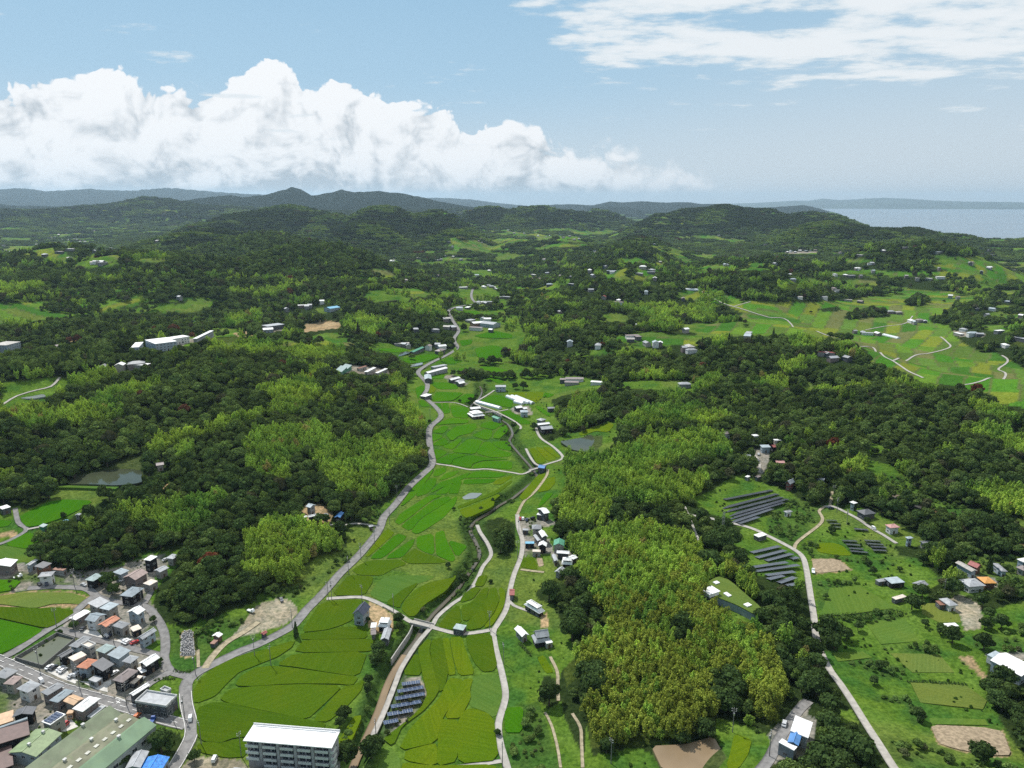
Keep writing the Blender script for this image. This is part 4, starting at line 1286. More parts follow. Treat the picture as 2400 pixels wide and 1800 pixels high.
ROADS = [
    ('road', 5.6, ASPHALT, [('A', [(1420, 1780), (1500, 1659), (1590, 1510), (1655, 1370), (1645, 1250), (1610, 1110), (1605, 950), (1650, 880), (1730, 820), (1900, 735), (2100, 640)]), ('B', [(0, 600), (200, 500), (330, 420), (430, 300), (560, 170), (650, 70)]), ('F', [(720, 1645), (800, 1570), (900, 1470), (1040, 1300), (1080, 1220), (1105, 1150), (1180, 1070), (1250, 985), (1330, 885), (1450, 775), (1525, 690), (1505, 560), (1495, 440), (1510, 370), (1600, 280), (1550, 200), (1450, 110), (1475, 50)]), ('J', [(1480, 1110), (1440, 1060), (1400, 1010), (1450, 960), (1560, 900), (1680, 840), (1740, 790), (1710, 720), (1750, 640), (1690, 540), (1670, 470), (1800, 430), (1890, 410), (1860, 340), (1885, 270), (1820, 245)])]),
    ('farm_road', 3.6, CONCRETE, [('B', [(2200, 1800), (2170, 1659), (2110, 1450), (2095, 1280), (2145, 1100), (2155, 1000), (2115, 800), (2075, 650), (2050, 490), (2080, 430), (2160, 290), (2200, 100)]), ('G', [(20, 1640), (75, 1500), (90, 1400), (85, 1330), (55, 1240), (45, 1130)])]),
    ('farm_track', 2.6, TRACK, [('G', [(45, 1130), (100, 1020), (180, 950), (240, 880), (300, 790), (310, 740)])]),
    ('farm_lane', 3.0, CONCRETE, [('G', [(265, 705), (330, 685), (430, 650), (425, 610), (350, 540), (250, 470), (212, 400), (215, 372)])]),
    ('farm_lane', 2.6, CONCRETE, [('G', [(250, 712), (200, 690), (150, 620), (120, 560)])]),
    ('farm_lane', 2.8, CONCRETE, [('F', [(1540, 688), (1700, 712), (1850, 742), (2000, 737), (2212, 767)]), ('G', [(90, 780), (180, 742), (255, 712)])]),
    ('lane_road', 3.4, CONCRETE, [('B', [(610, 198), (760, 188), (920, 186), (1050, 232), (1200, 312), (1350, 402), (1500, 438), (1700, 492), (1800, 500), (1950, 482), (2040, 465)])]),
    ('river_road', 3.0, CONCRETE, [('B', [(930, 1540), (1000, 1400), (1100, 1190), (1200, 940), (1260, 790), (1400, 575), (1520, 435), (1570, 350), (1700, 240), (1830, 150), (1920, 10)]), ('F', [(1960, 1580), (2030, 1480), (2000, 1380), (1935, 1280), (1910, 1220)])]),
    ('plateau_road', 4.0, CONCRETE, [('H', [(-700, 1130), (-560, 1150), (-200, 1230), (0, 1315), (220, 1430), (300, 1500), (330, 1600)]), ('D', [(345, 30), (365, 160), (395, 350), (410, 500), (440, 620), (490, 730), (545, 830), (620, 930), (720, 1080), (850, 1290), (960, 1460), (1060, 1620), (1130, 1720)])]),
    ('plateau_lane', 2.6, TRACK, [('H', [(225, 1425), (260, 1360), (440, 1220), (470, 1160), (440, 1100), (490, 1062)])]),
    ('plateau_lane', 3.2, CONCRETE, [('H', [(490, 1062), (560, 1060), (650, 1100), (780, 1170), (880, 1240), (1000, 1310), (1110, 1380)])]),
    ('plateau_lane', 2.4, TRACK, [('H', [(535, 1055), (545, 1000), (555, 930)])]),
    ('house_lane', 4.2, ASPHALT, [('D', [(-120, 1740), (0, 1600), (110, 1390), (250, 1180), (350, 1080)])]),
    ('forest_path', 2.0, CONCRETE, [('G', [(1490, 1060), (1550, 1200), (1620, 1370)])]),
    ('forest_lane', 2.6, CONCRETE, [('n', [(1150, 560), (1230, 680), (1290, 800), (1290, 1000)])]),
    ('town_street', 6.4, ASPHALT, [('A', [(-200, 650), (0, 735), (150, 800), (500, 955), (850, 1062), (1000, 1110), (1250, 1190), (1450, 1250), (1620, 1290)])]),
    ('town_street', 4.6, ASPHALT, [('A', [(-100, 770), (60, 690), (150, 640), (400, 475), (560, 380), (640, 320), (760, 215), (830, 170)])]),
    ('town_street', 4.2, ASPHALT, [('A', [(500, 455), (560, 475), (800, 545), (1000, 592), (1200, 642), (1400, 690)])]),
    ('town_street', 4.4, ASPHALT, [('A', [(240, 108), (500, 96), (740, 112), (850, 185), (1000, 225), (1240, 260), (1340, 345), (1415, 480), (1430, 620), (1420, 720), (1470, 820), (1620, 870)])]),
    ('town_street', 4.4, ASPHALT, [('A', [(1120, 1080), (1290, 930), (1380, 880), (1470, 830)])]),
    ('town_street', 3.2, ASPHALT, [('A', [(1250, 240), (1300, 150), (1340, 60)])]),
    ('gravel_path', 4.2, TRACK, [('A', [(1770, 800), (1830, 705), (1950, 580), (2100, 490), (2230, 400)])]),
    ('cemetery_path', 1.8, TRACK, [('A', [(1715, 790), (1710, 640)])]),
    ('field_road', 3.4, CONCRETE, [('K', [(1640, 310), (1780, 390), (1920, 440), (2050, 480), (2212, 530)]), ('L', [(200, 590), (440, 660), (700, 740), (900, 790), (980, 850), (1080, 910), (1200, 990), (1340, 1055)])]),
    ('field_lane', 3.2, CONCRETE, [('L', [(1080, 905), (1250, 870), (1400, 840), (1570, 790), (1540, 740), (1490, 700)])]),
    ('field_lane', 3.2, CONCRETE, [('L', [(1640, 1125), (1850, 1080), (2050, 1040), (1990, 980), (2070, 910), (2020, 860)])]),
    ('field_lane', 2.8, CONCRETE, [('L', [(840, 640), (1000, 610), (1180, 585), (1250, 520)])]),
    ('field_lane', 2.8, CONCRETE, [('K', [(1920, 436), (2060, 395)])]),
    ('hill_road', 4.0, CONCRETE, [('K', [(980, 468), (1040, 490), (1130, 540), (1190, 592)])]),
    ('hill_road', 3.5, CONCRETE, [('K', [(1950, 240), (1935, 210), (1970, 185)])]),
    ('valley_lane', 2.6, CONCRETE, [('I', [(-100, 1340), (0, 1300), (150, 1210), (320, 1160), (440, 1130), (520, 1050)])]),
    ('pond_lane', 3.0, ASPHALT, [('E', [(130, 1075), (160, 1200), (230, 1258), (130, 1330), (0, 1385), (-120, 1420)])]),
    ('pond_lane', 2.6, CONCRETE, [('E', [(235, 1258), (340, 1238)])]),
    ('drive_path', 2.4, CONCRETE, [('F', [(640, 1220), (760, 1222), (860, 1207), (960, 1216), (1060, 1235)])]),
    ('bank_path', 2.0, CONCRETE, [('m', [(330, 575), (550, 573), (700, 590), (840, 640)])]),
    ('channel_lane', 2.6, CONCRETE, [('m', [(1220, 400), (1100, 480), (960, 560), (930, 585), (1000, 620), (1200, 690), (1350, 760), (1500, 840), (1600, 920), (1590, 960)])]),
    ('farm_lane', 2.2, CONCRETE, [('m', [(1090, 715), (1260, 705), (1420, 675)])]),
    ('house_lane', 2.4, CONCRETE, [('k', [(130, 290), (250, 410), (450, 490), (650, 560), (880, 680)])]),
    ('garden_lane', 2.4, TRACK, [('j', [(190, 1430), (420, 1460), (690, 1490)])]),
    ('bottom_lane', 2.4, CONCRETE, [('B', [(1650, 1660), (1850, 1640), (2120, 1600)])]),
    ('bamboo_path', 1.8, TRACK, [('C', [(330, 700), (390, 830), (395, 960), (400, 1080)])]),
    ('slope_path', 1.4, TRACK, [('C', [(285, 1180), (340, 1290), (390, 1470), (420, 1659)])]),
    ('slope_path', 1.6, TRACK, [('C', [(520, 1190), (590, 1310), (600, 1450), (610, 1659)])]),
]
ROAD_OF = []
for nm, w, ma, segs in ROADS:
    p = np.concatenate([gp(s, q) for s, q in segs])
    r0 = float(np.hypot(p[:, 0], p[:, 1]).mean())
    path = smooth_path(p, 3.0 if r0 < 700 else 7.0)
    w *= 0.85 if ma is not ASPHALT else 1.0
    o, a = strip(nm, path, w, ma)
    ROAD_OF.append((o, path, w))
ROAD_ALL = np.concatenate([p_ for _, p_, _ in ROAD_OF])
dashes(ROAD_OF[15][0], ROAD_OF[15][1], 6.4, 0.0, 3.4, 3.6, 0.24, 0.20)
for off in (-2.7, 2.7):
    dashes(ROAD_OF[15][0], ROAD_OF[15][1], 6.4, off, 7.0, 0.05, 0.20, 0.20)
for off in (-2.45, 2.45):
    _mp = ROAD_OF[0][1]
    dashes(ROAD_OF[0][0], _mp[np.hypot(_mp[:, 0], _mp[:, 1]) < 330], 5.6, off, 7.0, 0.05, 0.18, 0.20)
# stop lines and the cross mark at the junction
for (s, a_, b_) in (('A', (100, 735), (230, 645)), ('A', (1000, 1050), (1085, 1085)), ('A', (1005, 1085), (1040, 1105)), ('A', (1035, 1082), (1008, 1108))):
    q = gp(s, [a_, b_])
    d = q[1] - q[0]
    n_ = np.array((-d[1], d[0], 0)); n_ /= np.linalg.norm(n_)
    zt = max(q[0, 2], q[1, 2]) + 0.34
    obj('road_marking', mesh('road_marking', [q[0] * (1, 1, 0) + n_ * .16 + (0, 0, zt), q[0] * (1, 1, 0) - n_ * .16 + (0, 0, zt), q[1] * (1, 1, 0) - n_ * .16 + (0, 0, zt), q[1] * (1, 1, 0) + n_ * .16 + (0, 0, zt)], [(0, 1, 2, 3)]), PAINT, ROAD_OF[15][0])


def chaikin(p, k=1, f=0.13):
    for _ in range(k):
        q = np.roll(p, -1, axis=0)
        p = np.stack([p * (1 - f) + q * f, p * f + q * (1 - f)], 1).reshape(-1, 2)
    return p


def sheet(name, poly, material, lift=0.3, skirt=1.4, level=False, round_=1, kind='structure', inset=0.0):
    """a field, yard or pond surface: fitted plane just above the soil, with sides"""
    p = np.asarray(poly, float)[:, :2]
    if round_:
        p = chaikin(p, round_)
    if inset != 0:
        nx_ = np.roll(p, -1, 0) - np.roll(p, 1, 0)
        nx_ = np.stack([nx_[:, 1], -nx_[:, 0]], -1) / (np.linalg.norm(nx_, axis=1, keepdims=True) + 1e-6)
        if np.sum(p[:, 0] * np.roll(p[:, 1], -1) - np.roll(p[:, 0], -1) * p[:, 1]) < 0:
            nx_ = -nx_
        p = p - nx_ * inset
    q = np.vstack([p] + [p.mean(0) + (p - p.mean(0)) * s for s in (.75, .5, .25)])
    z = hz(q[:, 0], q[:, 1])
    if level:
        zt = np.full(len(p), float(np.percentile(z, 80)))
    else:
        A = np.column_stack([q - p.mean(0), np.ones(len(q))])
        co = np.linalg.lstsq(A, z, rcond=None)[0]
        res = z - A @ co
        zt = np.column_stack([p - p.mean(0), np.ones(len(p))]) @ co + min(max(res.max(), 0), 0.6)
    zt = zt + lift
    n = len(p)
    v = np.vstack([np.column_stack([p, zt]), np.column_stack([p, zt - skirt - lift])])
    area = 0.5 * np.sum(p[:, 0] * np.roll(p[:, 1], -1) - np.roll(p[:, 0], -1) * p[:, 1])
    top_ = tuple(range(n)) if area > 0 else tuple(range(n - 1, -1, -1))
    f = [top_] + [((i + 1) % n, i, i + n, (i + 1) % n + n) if area < 0 else (i, (i + 1) % n, (i + 1) % n + n, i + n)[::-1] for i in range(n)]
    me = mesh(name, v, f)
    return tag(obj(name, me, material), kind=kind)


# ------------------------------------------------------------------ rice
def rice_mat(name, a, b, rows=True):
    m = bpy.data.materials.new(name)
    m.use_nodes = True
    t = NT(m.node_tree)
    bs = t.n['Principled BSDF']
    bs.inputs['Roughness'].default_value = 1.0
    bs.inputs['Specular IOR Level'].default_value = 0.0
    pos = t.new('ShaderNodeNewGeometry').outputs['Position']
    rnd = t.new('ShaderNodeObjectInfo').outputs['Random']
    c = t.mix(rnd, a, b)
    n0 = t.noise(pos, 0.035, 4, 0.6)
    c = t.mix(t.smooth(n0, 0.35, 0.7, 0, 0.6), c, t.mix(1.0, c, (1.45, 1.08, 0.9), 'MULTIPLY'))
    n1 = t.noise(pos, 1.6, 5, 0.75)
    c = t.mix(t.smooth(n1, 0.3, 0.7), t.mix(1.0, c, (.72, .76, .7), 'MULTIPLY'), t.mix(1.0, c, (1.22, 1.18, 1.2), 'MULTIPLY'))
    rot = t.new('ShaderNodeVectorRotate', rotation_type='Z_AXIS')
    t.put(rot.inputs['Vector'], pos)
    t.put(rot.inputs['Angle'], t.math('MULTIPLY', rnd, 3.0))
    st = t.noise(t.vmath('MULTIPLY', rot.outputs[0], (0.012, 0.9, 0)), 1.0, 3, 0.6)
    c = t.mix(t.smooth(st, 0.42, 0.60), t.mix(1.0, c, (.86, .90, .86), 'MULTIPLY'), c)
    t.put(bs.inputs['Base Color'], c)
    bn = t.new('ShaderNodeBump')
    bn.inputs['Strength'].default_value = 0.8
    bn.inputs['Distance'].default_value = 0.25
    t.put(bn.inputs['Height'], n1)
    t.l.new(bn.outputs[0], bs.inputs['Normal'])
    MATS[name] = m
    return m


RO = rice_mat('rice_olive', (.052, .104, .006), (.068, .126, .007))
RY = rice_mat('rice_ripening', (.078, .142, .006), (.098, .156, .007))
RG = rice_mat('rice_bright', (.036, .135, .005), (.050, .160, .006))
RM = rice_mat('meadow_grass', (.068, .145, .026), (.090, .165, .030))
RL = rice_mat('lawn_grass', (.10, .155, .035), (.13, .18, .04))
RN = {'o': RO, 'y': RY, 'b': RG, 'm': RM, 'l': RL}
FIELDS = [
    ('A', 'l', [(-200, 190), (0, 178), (200, 150), (600, 150), (750, 195), (720, 245), (600, 235), (450, 240), (300, 280), (0, 240), (-200, 245)]),
    ('A', 'o', [(-250, 270), (0, 278), (200, 285), (330, 292), (450, 280), (650, 308), (480, 420), (400, 452), (0, 362), (-250, 320)]),
    ('A', 'b', [(-250, 350), (0, 388), (370, 468), (230, 560), (100, 630), (0, 675), (-250, 700)]),
    ('A', 'b', [(-250, 20), (0, 40), (180, 42), (100, 125), (0, 140), (-250, 140)]),
    ('A', 'm', [(-250, -110), (0, -140), (280, -175), (290, -110), (100, -135)]),
    ('B', 'o', [(-520, 1100), (-530, 1010), (-490, 920), (-360, 800), (-150, 700), (60, 650), (330, 565), (300, 620), (180, 700), (0, 770), (-150, 830), (-250, 920), (-360, 1040)]),
    ('B', 'o', [(-170, 950), (-130, 880), (0, 800), (150, 788), (400, 818), (700, 862), (878, 882), (830, 942), (700, 930), (300, 930), (-20, 952)]),
    ('B', 'o', [(190, 768), (330, 682), (955, 662), (880, 868), (600, 828), (330, 783)]),
    ('B', 'o', [(340, 660), (405, 562), (1018, 552), (1005, 640), (955, 652)]),
    ('B', 'o', [(405, 550), (395, 503), (600, 482), (720, 452), (938, 444), (955, 520), (935, 540)]),
    ('B', 'o', [(395, 485), (565, 232), (918, 208), (895, 290), (830, 340), (830, 380), (720, 430), (600, 465)]),
    ('B', 'o', [(-300, 1060), (-220, 990), (0, 962), (400, 947), (738, 957), (600, 1090), (440, 1238), (200, 1188), (0, 1148), (-260, 1088)]),
    ('B', 'o', [(762, 962), (850, 952), (930, 905), (895, 1000), (775, 1130), (620, 1257), (495, 1252)]),
    ('B', 'o', [(-500, 1150), (-380, 1105), (-260, 1105), (0, 1168), (430, 1253), (590, 1282), (580, 1330), (0, 1330), (-60, 1385), (-200, 1400), (-300, 1438), (-440, 1428), (-500, 1380)]),
    ('B', 'o', [(-500, 1462), (-440, 1447), (-300, 1455), (-100, 1405), (-90, 1560), (-250, 1568), (-480, 1520)]),
    ('B', 'y', [(700, 1470), (850, 1222), (908, 1215), (830, 1400), (770, 1500)]),
    ('B', 'o', [(1275, 850), (1390, 660), (1425, 858)]),
    ('B', 'o', [(1405, 640), (1485, 555), (1505, 562), (1488, 650), (1538, 880), (1575, 990), (1535, 1060), (1440, 1168), (1250, 1308), (1180, 1468), (1112, 1420), (1200, 1350), (1340, 1240), (1440, 1140), (1490, 1030), (1450, 870)]),
    ('B', 'o', [(1530, 560), (1600, 542), (1628, 700), (1655, 820), (1618, 980), (1590, 998), (1540, 800), (1512, 640)]),
    ('B', 'y', [(1620, 547), (1658, 542), (1680, 660), (1718, 850), (1672, 858), (1640, 740)]),
    ('B', 'y', [(1682, 540), (1770, 532), (1800, 640), (1885, 848), (1762, 858), (1722, 740)]),
    ('B', 'o', [(1822, 522), (2025, 502), (2055, 680), (2075, 770), (2048, 818), (1970, 828), (1902, 760), (1842, 640)]),
    ('B', 'y', [(1672, 892), (1785, 902), (1728, 1040), (1598, 1240), (1548, 1440), (1245, 1508), (1335, 1330), (1592, 1072)]),
    ('B', 'y', [(1802, 902), (1868, 893), (1840, 980), (1848, 1060), (1758, 1228), (1642, 1228), (1692, 1120), (1742, 1030)]),
    ('B', 'y', [(1582, 1252), (1728, 1252), (1738, 1300), (1728, 1600), (1572, 1638), (1582, 1450)]),
    ('B', 'y', [(1302, 1520), (1545, 1455), (1555, 1500), (1552, 1640), (1292, 1590)]),
    ('B', 'y', [(1762, 1242), (1822, 1162), (1900, 1162), (2000, 1200), (2048, 1260), (2085, 1590), (1762, 1618), (1745, 1400)]),
    ('B', 'b', [(2160, 1152), (2300, 1142), (2290, 1350), (2160, 1350)]),
    ('B', 'y', [(1260, 1690), (1280, 1625), (1520, 1655), (2060, 1640), (2080, 1760), (1260, 1760)]),
    ('B', 'm', [(1055, 1700), (1100, 1530), (1170, 1502), (1230, 1580), (1245, 1700)]),
    ('B', 'm', [(1880, 870), (2090, 850), (2125, 980), (2110, 1100), (2060, 1220), (1990, 1170), (1850, 1120), (1870, 960)]),
    ('B', 'o', [(1575, 440), (1680, 315), (1745, 255), (1755, 330), (1768, 400), (1700, 440), (1690, 468)]),
    ('B', 'o', [(1782, 262), (1870, 232), (1970, 115), (2005, 105), (1978, 220), (1900, 318), (1822, 388), (1792, 380)]),
    ('B', 'o', [(1835, 402), (1990, 225), (2032, 115), (2068, 105), (2095, 210), (2055, 310), (1950, 448), (1835, 468)]),
    ('B', 'y', [(1972, 450), (2072, 322), (2117, 212), (2105, 100), (2145, 130), (2142, 250), (2040, 425)]),
    ('B', 'o', [(1765, 230), (1800, 165), (1880, 102), (1935, 112), (1868, 198)]),
    ('B', 'o', [(1895, 88), (1932, 5), (1998, 0), (1960, 88)]),
    ('B', 'o', [(665, 168), (792, 12), (830, 0), (1005, 12), (998, 60), (930, 168)]),
    ('B', 'm', [(985, 160), (1062, 52), (1130, 2), (1550, 0), (1480, 40), (1340, 78), (1258, 188), (1112, 228)]),
    ('B', 'o', [(1125, 238), (1272, 122), (1360, 82), (1398, 64), (1338, 130), (1248, 238), (1238, 276)]),
    ('B', 'o', [(1264, 290), (1284, 230), (1382, 122), (1502, 62), (1700, 22), (1720, 2), (1726, 10), (1638, 128), (1448, 248), (1370, 346), (1322, 348)]),
    ('F', 'o', [(835, 1608), (962, 1532), (1238, 1522), (1296, 1558), (1178, 1598), (1080, 1655), (882, 1648)]),
    ('F', 'b', [(1115, 1508), (1368, 1334), (1348, 1398), (1258, 1498)]),
    ('F', 'b', [(985, 1508), (1222, 1294), (1306, 1322), (1090, 1506)]),
    ('F', 'y', [(955, 1488), (1132, 1254), (1196, 1290), (962, 1496)]),
    ('F', 'o', [(1255, 1508), (1372, 1424), (1430, 1460), (1558, 1502), (1645, 1538), (1580, 1548), (1322, 1552)]),
    ('F', 'b', [(1394, 1408), (1394, 1324), (1526, 1294), (1536, 1476), (1450, 1448)]),
    ('F', 'b', [(1564, 1478), (1554, 1292), (1618, 1268), (1638, 1350), (1716, 1508), (1698, 1536), (1602, 1498)]),
    ('F', 'b', [(1664, 1354), (1798, 1392), (1816, 1410), (1738, 1496)]),
    ('F', 'b', [(1205, 1196), (1252, 1122), (1502, 964), (1612, 962), (1520, 998), (1242, 1216)]),
    ('F', 'b', [(1255, 1228), (1532, 1014), (1660, 974), (1680, 1000), (1420, 1160), (1330, 1270)]),
    ('F', 'b', [(1345, 1276), (1432, 1168), (1690, 1004), (1736, 974), (1716, 1040), (1618, 1156), (1450, 1266), (1390, 1296)]),
    ('F', 'b', [(1256, 1056), (1332, 934), (1402, 852), (1536, 734), (1498, 798), (1370, 966), (1272, 1046)]),
    ('F', 'b', [(1384, 976), (1422, 902), (1502, 824), (1556, 814), (1546, 868), (1478, 946)]),
    ('F', 'b', [(1504, 946), (1592, 852), (1702, 822), (1852, 764), (1778, 828), (1620, 886)]),
    ('F', 'b', [(1534, 796), (1552, 742), (1636, 724), (1636, 760), (1570, 796)]),
    ('F', 'b', [(1584, 836), (1642, 772), (1756, 752), (1698, 798)]),
    ('F', 'b', [(1549, 952), (1642, 882), (1696, 862), (1648, 946)]),
    ('F', 'b', [(1664, 946), (1712, 852), (1776, 834), (1748, 926), (1738, 946)]),
    ('F', 'b', [(1794, 816), (1892, 762), (2000, 758), (2166, 782), (2090, 808), (1802, 812)]),
    ('F', 'b', [(1794, 866), (1804, 828), (2076, 822), (2028, 856)]),
    ('F', 'y', [(2044, 868), (2092, 822), (2208, 792), (2208, 808), (2120, 866)]),
    ('F', 'o', [(1744, 1058), (1900, 1000), (2060, 932), (2110, 902), (2210, 832), (2210, 848), (2080, 948), (1900, 1018), (1752, 1078)]),
    ('F', 'y', [(1764, 1090), (1932, 1032), (2090, 954), (2108, 962), (2058, 1000), (2048, 1058), (1820, 1160), (1782, 1128)]),
    ('F', 'b', [(1544, 562), (1638, 582), (1646, 600), (1552, 656)]),
    ('F', 'b', [(1564, 658), (1702, 602), (1826, 612), (1700, 650), (1680, 696), (1572, 682)]),
    ('F', 'b', [(1694, 696), (1712, 652), (1852, 618), (2000, 642), (2194, 652), (1960, 662), (1870, 690), (1850, 726)]),
    ('F', 'b', [(1874, 728), (1894, 692), (1992, 668), (2208, 672), (2208, 738), (2000, 722)]),
    ('F', 'b', [(1524, 528), (1620, 464), (1666, 510), (1600, 536)]),
    ('F', 'b', [(1694, 588), (1752, 542), (1842, 474), (1956, 492), (1918, 560), (1888, 606)]),
    ('F', 'b', [(1904, 598), (1972, 504), (2020, 502), (2100, 572), (2206, 602), (2188, 628), (2030, 636)]),
    ('F', 'b', [(1524, 432), (1600, 442), (1608, 460), (1522, 498)]),
    ('F', 'b', [(1614, 538), (1692, 512), (1762, 474), (1776, 482), (1700, 566), (1642, 556)]),
    ('F', 'b', [(1524, 418), (1620, 364), (1664, 372), (1618, 428)]),
    ('F', 'b', [(1644, 438), (1722, 372), (1896, 344), (1906, 380), (1850, 426), (1750, 448), (1692, 496)]),
    ('F', 'b', [(1864, 448), (1982, 394), (2036, 402), (2036, 450), (2000, 486)]),
    ('F', 'b', [(1684, 182), (1826, 202), (1836, 298), (1712, 288), (1694, 250)]),
    ('F', 'b', [(1549, 172), (1597, 168), (1607, 250), (1590, 253)]),
    ('F', 'b', [(1613, 168), (1657, 168), (1676, 250), (1622, 257)]),
    ('F', 'b', [(1544, 358), (1692, 294), (1836, 312), (1826, 338), (1640, 348)]),
    ('F', 'b', [(1534, 118), (1562, 74), (1796, 74), (1700, 148), (1534, 152)]),
    ('F', 'y', [(1493, 80), (1503, 2), (1556, 40), (1538, 70)]),
    ('F', 'b', [(1514, 0), (1736, 2), (1736, 42), (1580, 42)]),
    ('F', 'b', [(1964, 340), (2022, 324), (2136, 342), (2050, 398), (1932, 368)]),
    ('F', 'b', [(2034, 502), (2186, 494), (2206, 578), (2100, 556)]),
    ('F', 'b', [(2064, 430), (2150, 354), (2176, 400), (2100, 476), (2054, 468)]),
    ('F', 'b', [(1724, 138), (1820, 84), (1896, 92), (1848, 148), (1780, 166)]),
    ('F', 'b', [(1934, 148), (2062, 94), (2208, 122), (2208, 206), (2130, 196), (1992, 158)]),
    ('F', 'b', [(1380, 40), (1440, 10), (1460, 40), (1410, 110), (1400, 130)]),
    ('F', 'b', [(1400, 150), (1440, 140), (1500, 190), (1440, 200)]),
    ('F', 'm', [(1420, 250), (1500, 225), (1560, 270), (1510, 310), (1480, 340)]),
    ('G', 'y', [(154, 562), (190, 553), (298, 668), (250, 688), (217, 688)]),
    ('G', 'y', [(204, 547), (250, 553), (386, 648), (310, 668)]),
    ('G', 'y', [(264, 547), (320, 547), (412, 628), (396, 643)]),
    ('G', 'y', [(219, 938), (292, 824), (368, 804), (366, 860), (318, 918)]),
    ('G', 'y', [(64, 982), (222, 794), (296, 774), (198, 928), (100, 1008)]),
    ('G', 'b', [(224, 1068), (293, 944), (356, 944), (268, 1038)]),
    ('G', 'b', [(314, 1068), (342, 1002), (396, 949), (368, 1018)]),
    ('G', 'o', [(84, 1510), (188, 1502), (216, 1598), (180, 1602), (84, 1578)]),
    ('G', 'y', [(-20, 77), (268, 68), (268, 110), (198, 168), (60, 110), (-20, 108)]),
    ('G', 'b', [(284, 73), (366, 92), (318, 118), (272, 115)]),
    ('G', 'b', [(204, 192), (240, 198), (326, 262), (326, 286), (230, 228)]),
    ('G', 'y', [(574, 430), (702, 372), (852, 334), (876, 360), (828, 418), (720, 408), (602, 448)]),
    ('m', 'b', [(700, 95), (840, 80), (1000, 130), (1020, 200), (850, 190), (760, 150)]),
    ('m', 'b', [(1050, 150), (1180, 160), (1370, 280), (1280, 300), (1130, 230), (1040, 200)]),
    ('m', 'b', [(1000, 60), (1200, 60), (1520, 150), (1480, 200), (1260, 150), (1060, 100)]),
    ('m', 'b', [(270, 190), (460, 150), (500, 190), (480, 230), (330, 230)]),
    ('m', 'b', [(300, 285), (600, 290), (690, 340), (690, 380), (420, 385)]),
    ('m', 'b', [(1120, 560), (1280, 520), (1500, 560), (1480, 590), (1180, 580)]),
    ('m', 'b', [(1310, 710), (1420, 690), (1720, 850), (1730, 890), (1600, 880)]),
    ('m', 'b', [(1640, 470), (1900, 430), (1930, 480), (1880, 520), (1820, 560)]),
    ('E', 'b', [(180, 1140), (420, 1030), (560, 1010), (800, 1015), (690, 1085), (540, 1160), (350, 1225), (240, 1238), (200, 1200)]),
    ('E', 'b', [(60, 1370), (200, 1310), (230, 1290), (330, 1310), (360, 1345), (285, 1380), (290, 1430), (80, 1400)]),
    ('E', 'm', [(-100, 1420), (40, 1400), (280, 1445), (280, 1510), (-100, 1500)]),
    ('E', 'b', [(-150, 1180), (0, 1180), (100, 1190), (60, 1230), (-150, 1250)]),
    ('J', 'b', [(1050, 815), (1100, 800), (1290, 805), (1310, 825), (1200, 835)]),
    ('J', 'b', [(1260, 890), (1450, 860), (1640, 840), (1560, 880), (1440, 925), (1310, 930)]),
    ('J', 'b', [(1540, 925), (1690, 870), (1740, 900), (1790, 910), (1700, 935)]),
    ('J', 'b', [(1880, 690), (2060, 650), (2212, 680), (2212, 710), (1960, 710)]),
    ('J', 'b', [(1890, 800), (2060, 770), (2212, 830), (2040, 900), (1920, 880)]),
    ('J', 'b', [(1760, 730), (1870, 720), (1860, 760), (1780, 780)]),
    ('J', 'b', [(1690, 490), (1960, 465), (1930, 520), (1740, 530)]),
    ('D', 'm', [(540, 110), (790, 90), (1180, 330), (1060, 280), (640, 340), (440, 335), (480, 290)]),
    ('C', 'y', [(1930, 1370), (2060, 1420), (2030, 1540), (1950, 1659), (1860, 1659), (1900, 1520)]),
    ('C', 'y', [(225, 710), (270, 690), (350, 830), (300, 840)]),
    ('D', 'm', [(850, 405), (1180, 375), (1300, 560), (980, 590)]),
    ('D', 'l', [(1060, 672), (1480, 682), (1600, 830), (1250, 830)]),
    ('D', 'l', [(1240, 930), (1700, 945), (1880, 1080), (1850, 1150), (1320, 1090)]),
    ('D', 'm', [(1400, 1235), (1880, 1245), (1900, 1285), (1400, 1275)]),
    ('D', 'm', [(560, 670), (820, 660), (900, 700), (600, 735)]),
    ('D', 'l', [(1500, 240), (1640, 330), (1660, 400), (1480, 400), (1340, 330), (1330, 240)]),
    ('H', 'y', [(440, 1380), (560, 1375), (640, 1400), (720, 1480), (600, 1480), (430, 1450)]),
]
FIELD_POLYS = []
for s, k, pts in FIELDS:
    g = gp(s, pts)
    FIELD_POLYS.append(g[:, :2])
    near_ = s in 'AB'
    sheet('rice_field' if k in 'oyb' else 'grass_field', g, RN[k], lift=(0.36 if near_ else 0.2) if k in 'oyb' else 0.1, skirt=1.6, inset=-0.55 if near_ else -0.5, round_=0 if s == 'D' else 1)
for s, pts in [('c', [(280, 788), (360, 745), (700, 800), (825, 930), (790, 955), (560, 885)]), ('c', [(850, 955), (1090, 985), (1200, 925), (1490, 1040), (1475, 1150), (1080, 1025)]),
               ('d', [(60, 690), (200, 595), (420, 665), (480, 765), (620, 845), (560, 905), (300, 805)]), ('d', [(640, 860), (780, 870), (1000, 905), (1180, 835), (1190, 905), (1120, 965), (1125, 1050), (940, 1005)]), ('e', [(1230, 1300), (1420, 1240), (1560, 1390), (1300, 1490), (1150, 1480)])]:
    sheet('driveway_pavement', gp(s, pts), mat('pale_drive', (.58, .56, .52), .9, .15, .4, .2, dirt=(.42, .40, .36)), lift=0.1, skirt=.5, round_=0)
